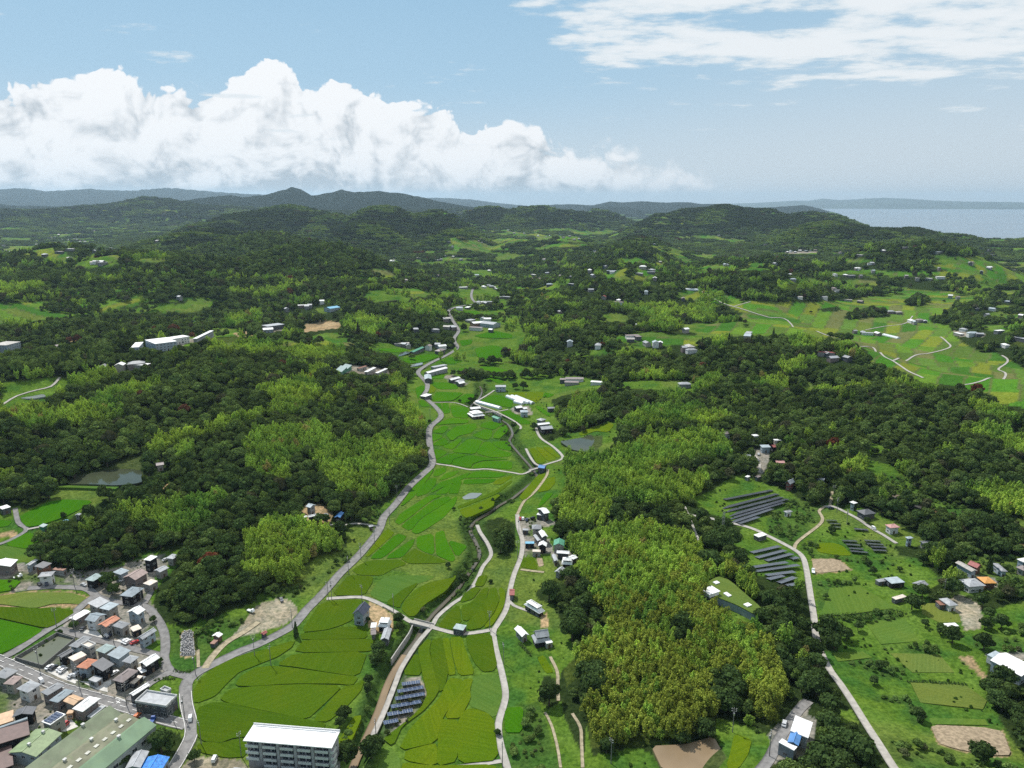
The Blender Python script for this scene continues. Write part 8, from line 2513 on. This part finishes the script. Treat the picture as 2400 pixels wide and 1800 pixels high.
for s, xy, h, r, lab in [('B', (348, 530), 9, 1.6, 'dark pointed conifer beside the main road at the paddies'), ('o', (1060, 400), 12, 1.5, 'slim dark cypress beside the grey-roofed house'), ('o', (1110, 400), 10, 1.4, 'second slim cypress beside the grey-roofed house'),
                         ('I', (1145, 800), 16, 3.0, 'tall dark conifer left of the school'), ('I', (1260, 790), 17, 3.0, 'second tall conifer in front of the school'),
                         ('I', (560, 1000), 20, 3.2, 'tallest olive conifer in the left park row'), ('I', (600, 960), 18, 3, 'olive conifer second in the left park row'), ('I', (720, 960), 17, 3, 'olive conifer left in the right park row'), ('I', (780, 960), 17, 3, 'olive conifer middle in the right park row'), ('I', (840, 950), 16, 3, 'olive conifer right in the right park row'),
                         ('J', (1800, 205), 14, 2.5, 'left of two dark conifers in the upper valley'), ('J', (1815, 208), 14, 2.5, 'right of two dark conifers in the upper valley')]:
    conifer(lab, gp(s, [xy])[0], h, r)

# clipped hedges
HEDGE = LEAF
def hedge(label, sheet_, pts, h=1.4, w=1.2):
    p = smooth_path(gp(sheet_, pts), 1.2)
    rng = np.random.default_rng(len(p))
    n = len(p) * 16
    idx = rng.integers(0, len(p), n)
    nr2, _ = normals2(p)
    off = rng.uniform(-.5, .5, n)
    zz = rng.uniform(.1, 1, n) ** .5 * h
    xy = p[idx] + nr2[idx] * (off * w)[:, None] + rng.normal(size=(n, 2)) * .3
    c0 = p.mean(0)
    z = hz(xy[:, 0], xy[:, 1])
    c = np.column_stack([xy - c0, z + zz])
    nn = np.column_stack([nr2[idx] * off[:, None] * 2, np.full(n, .8)]) + rng.normal(size=(n, 3)) * .4
    v, f = quads_from(c, nn, rng.uniform(.5, .9, n), rng, .8)
    o = obj('hedge', mesh('hedge', v, f), HEDGE, loc=(c0[0], c0[1], 0))
    tag(o, label, 'hedge')


hedge('trimmed hedge round the light grey hip-roofed house', 'o', [(440, 640), (560, 730), (700, 800), (900, 800), (1060, 740)], 1.6)
hedge('long dark hedge across the plateau below the lawn', 'D', [(440, 370), (650, 355), (900, 345), (1080, 320), (1190, 345)], 2.2, 2.2)
hedge('roadside hedge at the foot of the cemetery verge', 'A', [(1510, 820), (1560, 835), (1640, 830)], 1.0)
hedge('hedge bordering the verge above the office', 'A', [(1340, 905), (1410, 890), (1500, 895)], .9)
hedge('dark hedge along the slope below the bamboo farm', 'C', [(60, 590), (130, 650), (160, 690)], 1.2)
hedge('dark hedge under the farmstead by the right pond', 'm', [(1840, 1000), (1960, 990), (2100, 985)], 2.0, 2.5)
hedge('row of low shrubs beside the roadside wall in the settlement', 'A', [(1700, 460), (1690, 560), (1700, 640)], .9)
hedge('overgrown dark hedge on the overgrown right slope', 'D', [(1210, 915), (1400, 925), (1700, 940)], 1.0)
# ------------------------------------------------------------------ far hamlets
def far_house_proto(k):
    a, b, h = ((12, 8, 4.2), (15, 9, 4.8), (9, 8, 6.0), (20, 9, 4.5))[k]
    rf = ('gx', 'hip', 'gx', 'flat')[k]
    w = mesh('wall', *wall_mesh(rf, a, b, h, .45, .5, -3))
    r = mesh('roof', *roof_mesh(rf, a, b, h, .45))
    return w, r


FARP = [far_house_proto(k) for k in range(4)]
FARW = {}


def far_house(sheet_, x, y, rc='W', k=None, s=1.0, label=None, group=None):
    p = px(sheet_, [(x, y)])[0]
    g = ground(p[0], p[1], 4.0)[0]
    k = random.randrange(4) if k is None else k
    wc = random.choice(['W', 'BEI', 'DG', 'MAU', 'G'])
    key = (k, rc, wc)
    if key not in FARW:
        w, r = FARP[k][0].copy(), FARP[k][1].copy()
        w.materials.append(wall_mat(wc)); r.materials.append(roof_mat(rc))
        FARW[key] = (w, r)
    o = thing('farmhouse', label, 'house', (g[0], g[1], g[2]), random.choice((0, .3, 1.2, 1.57, -.4, 2.0)) + random.uniform(-.2, .2), group)
    s *= random.uniform(.85, 1.2)
    o.scale = (s, s, s)
    obj('wall', FARW[key][0], None, o)
    obj('roof', FARW[key][1], None, o)
    HOUSE_SPOTS.append((g[0], g[1], 8))


FAR = [
    ('K', 'small pale-roofed farmhouse scattered in the woods right of the valley', [(185, 160), (300, 145), (215, 200), (325, 245), (420, 175), (480, 135), (500, 175), (515, 238), (700, 165), (805, 88), (865, 135), (1100, 145), (1200, 135), (1235, 190), (1210, 120), (415, 475), (680, 290), (1160, 305), (920, 380), (915, 400), (1480, 365), (1020, 605), (985, 603), (1070, 603), (1040, 685), (1075, 688), (1025, 715), (1165, 750), (1240, 760), (1280, 755), (1500, 640), (1535, 785), (1550, 812), (1490, 800), (2045, 660), (2035, 685), (1130, 95), (280, 25), (1850, 75), (735, 70), (1280, 45), (500, 755), (745, 768), (480, 1065), (540, 1062), (515, 1085), (740, 1082), (1490, 1105)]),
    ('L', 'small pale-roofed farmhouse around the far right fields', [(60, 70), (185, 155), (215, 200), (490, 72), (580, 158), (670, 162), (720, 168), (800, 172), (775, 108), (905, 125), (570, 280), (610, 295), (485, 358), (275, 352), (800, 392), (690, 375), (890, 60), (1195, 175), (1290, 190), (1390, 190), (1490, 180), (1745, 62), (1845, 140), (1910, 98), (1480, 110), (1575, 350), (1640, 360), (1060, 480), (1130, 485), (1240, 560), (1310, 555), (1360, 560), (1270, 575), (1890, 510), (1690, 630), (1650, 665), (1770, 672), (1830, 672), (1940, 455), (1810, 452), (2070, 390), (2190, 520), (2050, 765), (2000, 640), (2190, 710), (500, 835), (680, 875), (560, 880), (750, 650), (860, 662), (820, 655), (950, 668)]),
    ('N', 'tiny white-roofed house in the far hamlets at the valley head', [(285, 640), (335, 640), (310, 650), (500, 622), (620, 632), (675, 607), (725, 610), (695, 515), (910, 518), (905, 495), (890, 510), (720, 545), (1275, 475), (1330, 482), (1350, 475), (1420, 470), (1480, 478), (1515, 475), (1540, 498), (1510, 500), (1440, 485), (1390, 482), (1185, 462), (1260, 428), (1770, 452), (1790, 455), (1310, 630), (1340, 712), (1640, 573), (1665, 590), (2030, 530), (1610, 700), (1750, 705), (2010, 695), (960, 700), (1080, 440), (1120, 460), (775, 630), (1150, 470), (1650, 585)]),
    ('M', 'tiny pale house in the town on the far left plain', [(335, 495), (360, 462), (430, 462), (220, 450), (400, 500), (440, 505), (480, 495), (520, 515), (550, 515), (575, 478), (610, 470), (640, 462), (610, 445), (235, 535), (385, 580), (450, 562), (445, 622), (615, 645), (665, 650), (640, 648), (720, 555), (725, 572), (610, 578), (1020, 510), (30, 555), (40, 575), (290, 600), (460, 500), (500, 500), (415, 485), (380, 470), (20, 540), (60, 580), (590, 485), (630, 468)]),
    ('O', 'tiny pale house in the far hamlets below the coastal hills', [(235, 475), (320, 497), (385, 490), (540, 532), (700, 578), (760, 572), (830, 570), (860, 570), (1020, 585), (1060, 600), (1150, 600), (1425, 550), (1445, 552), (1300, 572), (1980, 572), (2010, 600), (390, 620), (275, 665), (600, 660), (925, 662), (1140, 690), (1235, 700), (1870, 655), (1985, 685), (1230, 652), (1660, 580), (2140, 695), (680, 582), (800, 574), (730, 580)]),
    ('J', 'small white farmhouse along the upper valley', [(1170, 45), (1120, 45), (1190, 35), (1150, 52), (1410, 20), (1570, 35), (1600, 32), (2010, 122), (1910, 165), (1790, 270), (1970, 265), (2010, 250), (2060, 275), (2035, 262), (2090, 280), (2140, 352), (2165, 352), (1920, 400), (1960, 395), (2000, 395), (1990, 405), (1760, 450), (1830, 440), (1570, 168), (1290, 210), (1640, 540), (1660, 548), (1650, 610), (1700, 610), (1380, 625), (1550, 635), (265, 462), (410, 425), (465, 430), (440, 440), (570, 395), (1280, 765), (1310, 770), (1260, 758), (1490, 790), (1570, 770), (1605, 780), (1590, 822), (1955, 540), (2000, 545), (1900, 620), (2030, 640)]),
    ('I', 'small pale house in the left-hand woods', [(600, 15), (830, 45), (880, 48), (800, 50), (1550, 360), (500, 785), (1180, 935), (1200, 940), (1040, 960), (890, 950), (700, 815), (625, 820)]),
]
for sh, lab, pts in FAR:
    for (x, y) in pts:
        rc = random.choice(['W', 'W', 'LG', 'LG', 'STL', 'BEI', 'G', 'MAU'])
        far_house(sh, x, y, rc, None, 0.92, lab, lab.replace('house', 'houses', 1))
far_house('I', 800, 815, 'BRT', 0, 1.2, 'small orange-roofed house in the left-hand park wood')
far_house('I', 1650, 570, 'SKY', 3, 1.2, 'light blue shed alone in the left-hand wood')
far_house('K', 795, 352, 'RED', 0, 1.2, 'small red-roofed house in the woods right of the valley')
far_house('K', 220, 202, 'PINK', 3, 1.6, 'long pinkish shed at the upper valley right')
far_house('L', 505, 832, 'RED', 3, 1.1, 'reddish-roofed shed at the wood above the right field')
far_house('M', 335, 492, 'W', 3, 2.4, 'largest white hall in the town on the far left plain')
# ------------------------------------------------------------------ where trees stand
def jitter_grid(r0, r1, step, seed, half=R(47)):
    rng = np.random.default_rng(seed)
    xs = np.arange(-r1 * math.sin(half), r1 * math.sin(half), step)
    ys = np.arange(max(0, r0 * math.cos(half)), r1, step)
    x, y = np.meshgrid(xs, ys)
    x = (x + rng.uniform(-.46, .46, x.shape) * step).ravel()
    y = (y + rng.uniform(-.46, .46, y.shape) * step).ravel()
    r, a = np.hypot(x, y), np.abs(np.arctan2(x, y))
    k = (r >= r0) & (r < r1) & (a < half)
    return x[k], y[k], rng


def allow(x, y, z, h, kinds, soft=True):
    """cover class at the foot; crowns may not cover open ground behind them"""
    u, v, dep = project(x, y, z)
    c = cover_at(u, v)
    ok = np.isin(c, kinds) & (v > V0)
    if soft:
        u2, v2, _ = project(x, y, z + h)
        c2 = cover_at(u2, np.maximum(v2, V0))
        ok &= np.isin(c2, (FOREST, BAMBOO, SCRUB)) | (v2 < V0 + 4)
    return ok, c, u, v, dep


P_x, P_y, P_z, P_i, P_s, P_t = [], [], [], [], [], []
_hs = np.array(HOUSE_SPOTS)
_roadcells = set(map(tuple, np.floor(ROAD_ALL / 3.0).astype(int)))
_roadcells |= {(i + a_, j + b_) for i, j in list(_roadcells) for a_ in (-1, 0, 1) for b_ in (-1, 0, 1)}


def clear_of(x, y, pad=0.0, front=10.0):
    """not in a house, not right in front of one, not on a road"""
    ok = np.ones(len(x), bool)
    for hx_, hy_, hr_ in _hs:
        r_ = math.hypot(hx_, hy_)
        if r_ > 900:
            fx, fy, rad = hx_ * (1 - front / r_), hy_ * (1 - front / r_), hr_ + 7 + pad
            # farm clearings open towards the valley
            lx_ = (x * hy_ - y * hx_) / r_
            ly_ = (x * hx_ + y * hy_) / r_
            ok &= ~((np.abs(lx_) < hr_ + 3 + pad) & (ly_ < r_) & (ly_ > r_ - min(150, r_ * .045)))
        else:
            fx, fy, rad = hx_ * (1 - 3.5 / r_), hy_ * (1 - 3.5 / r_), hr_ + 2.5 + pad
        ok &= (x - fx) ** 2 + (y - fy) ** 2 > rad * rad
    k = np.floor(np.column_stack([x, y]) / 3.0).astype(int)
    near = np.hypot(x, y) < 1500
    ok &= ~np.array([n_ and (a_, b_) in _roadcells for (a_, b_), n_ in zip(map(tuple, k), near)])
    return ok
TREES, CLUMPS = [], []        # candidates to stand as individuals


def tint_broad(x, y, n, rng):
    a = fbm(x / 40, y / 40, 101, 3)[:, None]
    b = rng.random((n, 1))
    base = np.array((.064, .106, .032)) * (1 - a) + np.array((.116, .166, .043)) * a
    c = base * (0.6 + 0.85 * b)
    odd = rng.random(n)
    c[odd > 0.93] = np.array((.11, .17, .04)) * (0.8 + .4 * b[odd > .93])
    c[odd < 0.003] = np.array((.13, .06, .035))
    c[(odd < 0.05) & (odd > 0.003)] = np.array((.085, .090, .045))
    return c


def tint_bamb(x, y, n, rng):
    a = np.clip(fbm(x / 30, y / 30, 103, 3) * 1.8 - .4, 0, 1)[:, None]
    b = rng.random((n, 1))
    c = np.array((.110, .205, .036)) * (1 - a) + np.array((.255, .350, .050)) * a
    c = c * (0.95 + 0.6 * b) * np.where(np.hypot(x, y) > 950, 1.22, 1.12)[:, None]
    odd = rng.random(n)
    c[odd < .015] = np.array((.34, .30, .10))
    return c


def add(x, y, z, idx, scl, tint):
    P_x.append(x); P_y.append(y); P_z.append(z); P_i.append(idx); P_s.append(scl); P_t.append(tint)


# near and middle woods: single crowns
for r0, r1, step, sc in ((165, 950, 5.9, 1.0), (950, 1700, 7.0, 1.12), (1700, 2700, 8.6, 1.3)):
    x, y, rng = jitter_grid(r0, r1, step, int(r0))
    z = hz(x, y)
    ok, c, u, v, dep = allow(x, y, z, 9.0 if r0 < 1000 else 6.0, (FOREST,))
    ok &= clear_of(x, y)
    x, y, z, u, v, dep = (q[ok] for q in (x, y, z, u, v, dep))
    n = len(x)
    s = sc * (0.55 + 0.85 * rng.random(n) ** 1.7) * (0.85 + 0.3 * fbm(x / 50, y / 50, 7, 2))
    tt = tint_broad(x, y, n, rng)
    ix = rng.integers(0, NB, n)
    sp = rng.random(n)
    pb = (sp < .07) & (fbm(x / 25, y / 25, 141, 2) > .48)      # bamboo strays into the wood
    ix = np.where(pb, NB + rng.integers(0, NM, n), ix)
    tt[pb] = tint_bamb(x[pb], y[pb], int(pb.sum()), rng) * .8
    pc = (sp > .93) & (fbm(x / 60, y / 60, 143, 2) > .45)
    ix = np.where(pc & (r0 > 200), IC + rng.integers(0, 2, n), ix)
    tt[pc] *= .72
    if r0 < 200:
        TREES += list(zip(x, y, z, ix, s, u, v, dep, map(tuple, tt)))
    else:
        add(x, y, z - 0.8, ix, s, tt)
for r0, r1, step, sc in ((165, 950, 3.9, 1.0), (950, 1700, 5.4, 1.25), (1700, 2700, 7.4, 1.6)):
    x, y, rng = jitter_grid(r0, r1, step, int(r0) + 1)
    z = hz(x, y)
    ok, c, u, v, dep = allow(x, y, z, 8.5 if r0 < 1000 else 6.5, (BAMBOO,))
    ok &= clear_of(x, y)
    x, y, z, u, v, dep = (q[ok] for q in (x, y, z, u, v, dep))
    n = len(x)
    s = sc * rng.uniform(.78, 1.12, n)
    tt = tint_bamb(x, y, n, rng)
    ix = NB + rng.integers(0, NM, n)
    pb = (rng.random(n) < .10) & (fbm(x / 18, y / 18, 147, 2) > .5)
    if r0 > 200:
        ix = np.where(pb, rng.integers(0, NB, n), ix)
        tt[pb] = tint_broad(x[pb], y[pb], int(pb.sum()), rng)
    s *= .8 + .4 * fbm(x / 14, y / 14, 149, 2)
    if r0 < 200:
        CLUMPS += list(zip(x, y, z, ix, s, u, v, dep, map(tuple, tt)))
    else:
        add(x, y, z - 0.8, ix, s, tt)
# bushes in scrub and along field edges
x, y, rng = jitter_grid(165, 1300, 3.4, 900)
z = hz(x, y)
ok, c, u, v, dep = allow(x, y, z, 1.5, (SCRUB,))
ok &= (fbm(x / 16, y / 16, 19, 3) + 0.25 * rng.random(len(x)) > 0.52) & clear_of(x, y, -1.5)
x, y, z = x[ok], y[ok], z[ok]
n = len(x)
tt = tint_broad(x, y, n, rng) * 1.2 + np.array((.012, .03, .004))
add(x, y, z - 0.6, rng.integers(0, NB, n), 0.16 + 0.34 * rng.random(n) ** 2, tt)
# weeds and small shrubs scattered over meadows
x, y, rng = jitter_grid(165, 800, 3.4, 901)
z = hz(x, y)
ok, c, u, v, dep = allow(x, y, z, 0.5, (OPEN,), False)
ok &= (fbm(x / 22, y / 22, 29, 3) > .53) & (u > 1240) & (rng.random(len(x)) < .7) & clear_of(x, y)
x, y, z = x[ok], y[ok], z[ok]
n = len(x)
add(x, y, z - 0.5, rng.integers(0, NB, n), 0.05 + 0.15 * rng.random(n) ** 3, np.array((.075, .145, .028)) * rng.uniform(.5, 1.15, (n, 1)))
# gardens between the houses
x, y, rng = jitter_grid(165, 620, 3.0, 903)
z = hz(x, y)
ok, c, u, v, dep = allow(x, y, z, 0.5, (YARD,), False)
ok &= (fbm(x / 9, y / 9, 151, 2) > .58) & clear_of(x, y, -2.6)
x, y, z = x[ok], y[ok], z[ok]
n = len(x)
add(x, y, z - .4, rng.integers(0, NB, n), .08 + .18 * rng.random(n) ** 2, tint_broad(x, y, n, rng))
# clumps of trees in the farmland of the upper valley
for r0, r1, step in ((880, 1700, 7.0), (1700, 2700, 8.5)):
    x, y, rng = jitter_grid(r0, r1, step, int(r0) + 7)
    z = hz(x, y)
    ok, c, u, v, dep = allow(x, y, z, 0, (OPEN, CROP), False)
    big_field = (c == CROP) & (u > 1750)
    ok &= (fbm(x / 55, y / 55, 131, 3) + np.where(big_field, -.5, 0) + np.clip((y - 1400) / 1500, 0, .06) > .575) & clear_of(x, y, 2)
    x, y, z = x[ok], y[ok], z[ok]
    n = len(x)
    kb = fbm(x / 80, y / 80, 133, 2) > .64
    tt = tint_broad(x, y, n, rng)
    tt[kb] = tint_bamb(x[kb], y[kb], int(kb.sum()), rng)
    add(x, y, z - .6, np.where(kb, NB + rng.integers(0, NM, n), rng.integers(0, NB, n)), (.5 + .75 * rng.random(n)) * (1.0 if r0 < 1000 else 1.25), tt)
# bushes along the stream and rough grass tufts on the banks
x, y, rng = jitter_grid(165, 1000, 2.6, 907)
d_ = dist_polyline(x, y, RIVER_PATH)
ok = (d_ > 2.6) & (d_ < 8.5) & (rng.random(len(x)) < .5) & (fbm(x / 12, y / 12, 137, 3) > .45) & clear_of(x, y)
x, y = x[ok], y[ok]
n = len(x)
add(x, y, hz(x, y) - 2.2, rng.integers(0, NB, n), .12 + .3 * rng.random(n) ** 2, tint_broad(x, y, n, rng) * 1.25 + np.array((.01, .03, .004)))
# far stands
for r0, r1, step, sc in ((2700, 5200, 24, 1.0), (5200, 8200, 38, 1.55)):
    x, y, rng = jitter_grid(r0, r1, step, int(r0) + 2, R(42))
    z = hz(x, y)
    ok, c, u, v, dep = allow(x, y, z, 0, (FOREST, BAMBOO), False)
    ok |= (v <= V0) & (z > 20)
    ok &= (z > SEA_Z + 20) & clear_of(x, y, 10, 25)
    ok &= (z > 38) | (np.hypot(x, y) < 5200) | (fbm(x / 300, y / 300, 81, 4) < .5)
    ok |= np.isin(c, (OPEN, CROP)) & (v > V0) & (fbm(x / 110, y / 110, 139, 3) > .56) & clear_of(x, y, 10, 25)
    x, y, z, c = x[ok], y[ok], z[ok], c[ok]
    n = len(x)
    tt = tint_broad(x, y, n, rng)
    tt *= np.where(z > 75, .52, .85)[:, None]  # high hills darkened: darker species, plus cloud shade put into the tint
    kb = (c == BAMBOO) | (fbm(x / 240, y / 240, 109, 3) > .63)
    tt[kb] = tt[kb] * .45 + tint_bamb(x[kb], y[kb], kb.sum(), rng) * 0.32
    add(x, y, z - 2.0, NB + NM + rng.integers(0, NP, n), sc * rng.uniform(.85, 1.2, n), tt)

# the largest in view stand as trees of their own, the rest belong to the forest
def split_largest(cands, count, h):
    vis = [q for q in cands if -20 < q[5] < 2420 and q[6] < 1830 and q[6] > 500]
    vis.sort(key=lambda q: -q[4] / q[7])
    pick, grid_ = [], {}
    for q in vis:
        pick.append(q)
        if len(pick) >= count:
            break
    ids = set(id(q) for q in pick)
    return pick, [q for q in cands if id(q) not in ids]


TREES_SOLO, rest = split_largest([q for q in TREES if q[3] < NB], 290, 9)
rest += [q for q in TREES if q[3] >= NB]
q = list(zip(*rest))
add(np.array(q[0]), np.array(q[1]), np.array(q[2]) - .5, np.array(q[3]), np.array(q[4]), np.array(q[8]))
CLUMPS_SOLO, rest = split_largest(CLUMPS, 290, 10)
q = list(zip(*rest))
add(np.array(q[0]), np.array(q[1]), np.array(q[2]) - .5, np.array(q[3]), np.array(q[4]), np.array(q[8]))

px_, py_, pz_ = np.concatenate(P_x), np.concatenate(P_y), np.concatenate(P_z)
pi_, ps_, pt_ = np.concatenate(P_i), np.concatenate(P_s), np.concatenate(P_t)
NPT = len(px_)
print('forest points', NPT, 'tri-cands', len(TREES), len(CLUMPS))
fm = bpy.data.meshes.new('forest')
fm.vertices.add(NPT)
fm.vertices.foreach_set('co', np.stack([px_, py_, pz_], -1).astype(np.float32).ravel())
a_ = fm.attributes.new('which', 'INT', 'POINT'); a_.data.foreach_set('value', pi_.astype(np.int32))
a_ = fm.attributes.new('size', 'FLOAT_VECTOR', 'POINT')
a_.data.foreach_set('vector', (ps_[:, None] * np.column_stack([RNG.uniform(.82, 1.2, (NPT, 2)), RNG.uniform(.82, 1.28, NPT)])).astype(np.float32).ravel())
a_ = fm.attributes.new('turn', 'FLOAT', 'POINT'); a_.data.foreach_set('value', RNG.uniform(0, 6.283, NPT).astype(np.float32))
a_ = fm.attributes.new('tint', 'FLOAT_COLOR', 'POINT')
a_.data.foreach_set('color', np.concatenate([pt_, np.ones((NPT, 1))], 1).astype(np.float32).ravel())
fo = obj('forest', fm)
tag(fo, 'dense broadleaf and bamboo forest covering the hills', None, kind='stuff')
ng = bpy.data.node_groups.new('forest_scatter', 'GeometryNodeTree')
ng.interface.new_socket('Geometry', in_out='INPUT', socket_type='NodeSocketGeometry')
ng.interface.new_socket('Geometry', in_out='OUTPUT', socket_type='NodeSocketGeometry')
gi_ = ng.nodes.new('NodeGroupInput'); go_ = ng.nodes.new('NodeGroupOutput')
ci = ng.nodes.new('GeometryNodeCollectionInfo')
ci.inputs['Collection'].default_value = PROTO
ci.inputs['Separate Children'].default_value = True
ci.inputs['Reset Children'].default_value = True
iop = ng.nodes.new('GeometryNodeInstanceOnPoints')
iop.inputs['Pick Instance'].default_value = True


def named(nm, ty):
    nd = ng.nodes.new('GeometryNodeInputNamedAttribute')
    nd.data_type = ty
    nd.inputs['Name'].default_value = nm
    return nd.outputs[0]


cx_ = ng.nodes.new('ShaderNodeCombineXYZ')
ng.links.new(named('turn', 'FLOAT'), cx_.inputs[2])
e2r = ng.nodes.new('FunctionNodeEulerToRotation')
ng.links.new(cx_.outputs[0], e2r.inputs[0])
ng.links.new(gi_.outputs[0], iop.inputs['Points'])
ng.links.new(ci.outputs[0], iop.inputs['Instance'])
ng.links.new(named('which', 'INT'), iop.inputs['Instance Index'])
ng.links.new(e2r.outputs[0], iop.inputs['Rotation'])
ng.links.new(named('size', 'FLOAT_VECTOR'), iop.inputs['Scale'])
ng.links.new(iop.outputs[0], go_.inputs[0])
md = fo.modifiers.new('scatter', 'NODES')
md.node_group = ng


for (x, y, z, k, s, u, v, dep, tt) in TREES_SOLO:
    if k >= NB:
        continue
    solo_tree(x, y, z, int(k), s, 'dark green broadleaf tree, one of many in the close-set wood', 'tree', 'broadleaf trees of the woods')
for (x, y, z, k, s, u, v, dep, tt) in CLUMPS_SOLO:
    solo_tree(x, y, z, int(k), s, 'yellow-green bamboo clump with arching plumes in the dense grove', 'bamboo', 'bamboo clumps of the groves', 'bamboo_clump')
# ------------------------------------------------------------------ summer haze: one closed box of even air
hv_ = [(x, y, z) for x in (-45000, 45000) for y in (-3000, 50000) for z in (-235, 790)]
hf_ = [(0, 1, 3, 2), (4, 6, 7, 5), (0, 4, 5, 1), (2, 3, 7, 6), (0, 2, 6, 4), (1, 5, 7, 3)]
hm = bpy.data.materials.new('haze_air')
hm.use_nodes = True
t = NT(hm.node_tree)
t.n.clear()
ho = t.new('ShaderNodeOutputMaterial')
pvn_ = t.new('ShaderNodeVolumePrincipled')
pvn_.inputs['Color'].default_value = (0.60, 0.82, 1.0, 1)
pvn_.inputs['Density'].default_value = HAZE_DENSITY
pvn_.inputs['Anisotropy'].default_value = 0.35
hm.cycles.volume_sampling = 'DISTANCE'
t.l.new(pvn_.outputs[0], ho.inputs['Volume'])
tag(obj('haze', mesh('haze', hv_, hf_), hm), 'pale blue summer haze filling the air over the country', None, kind='stuff')
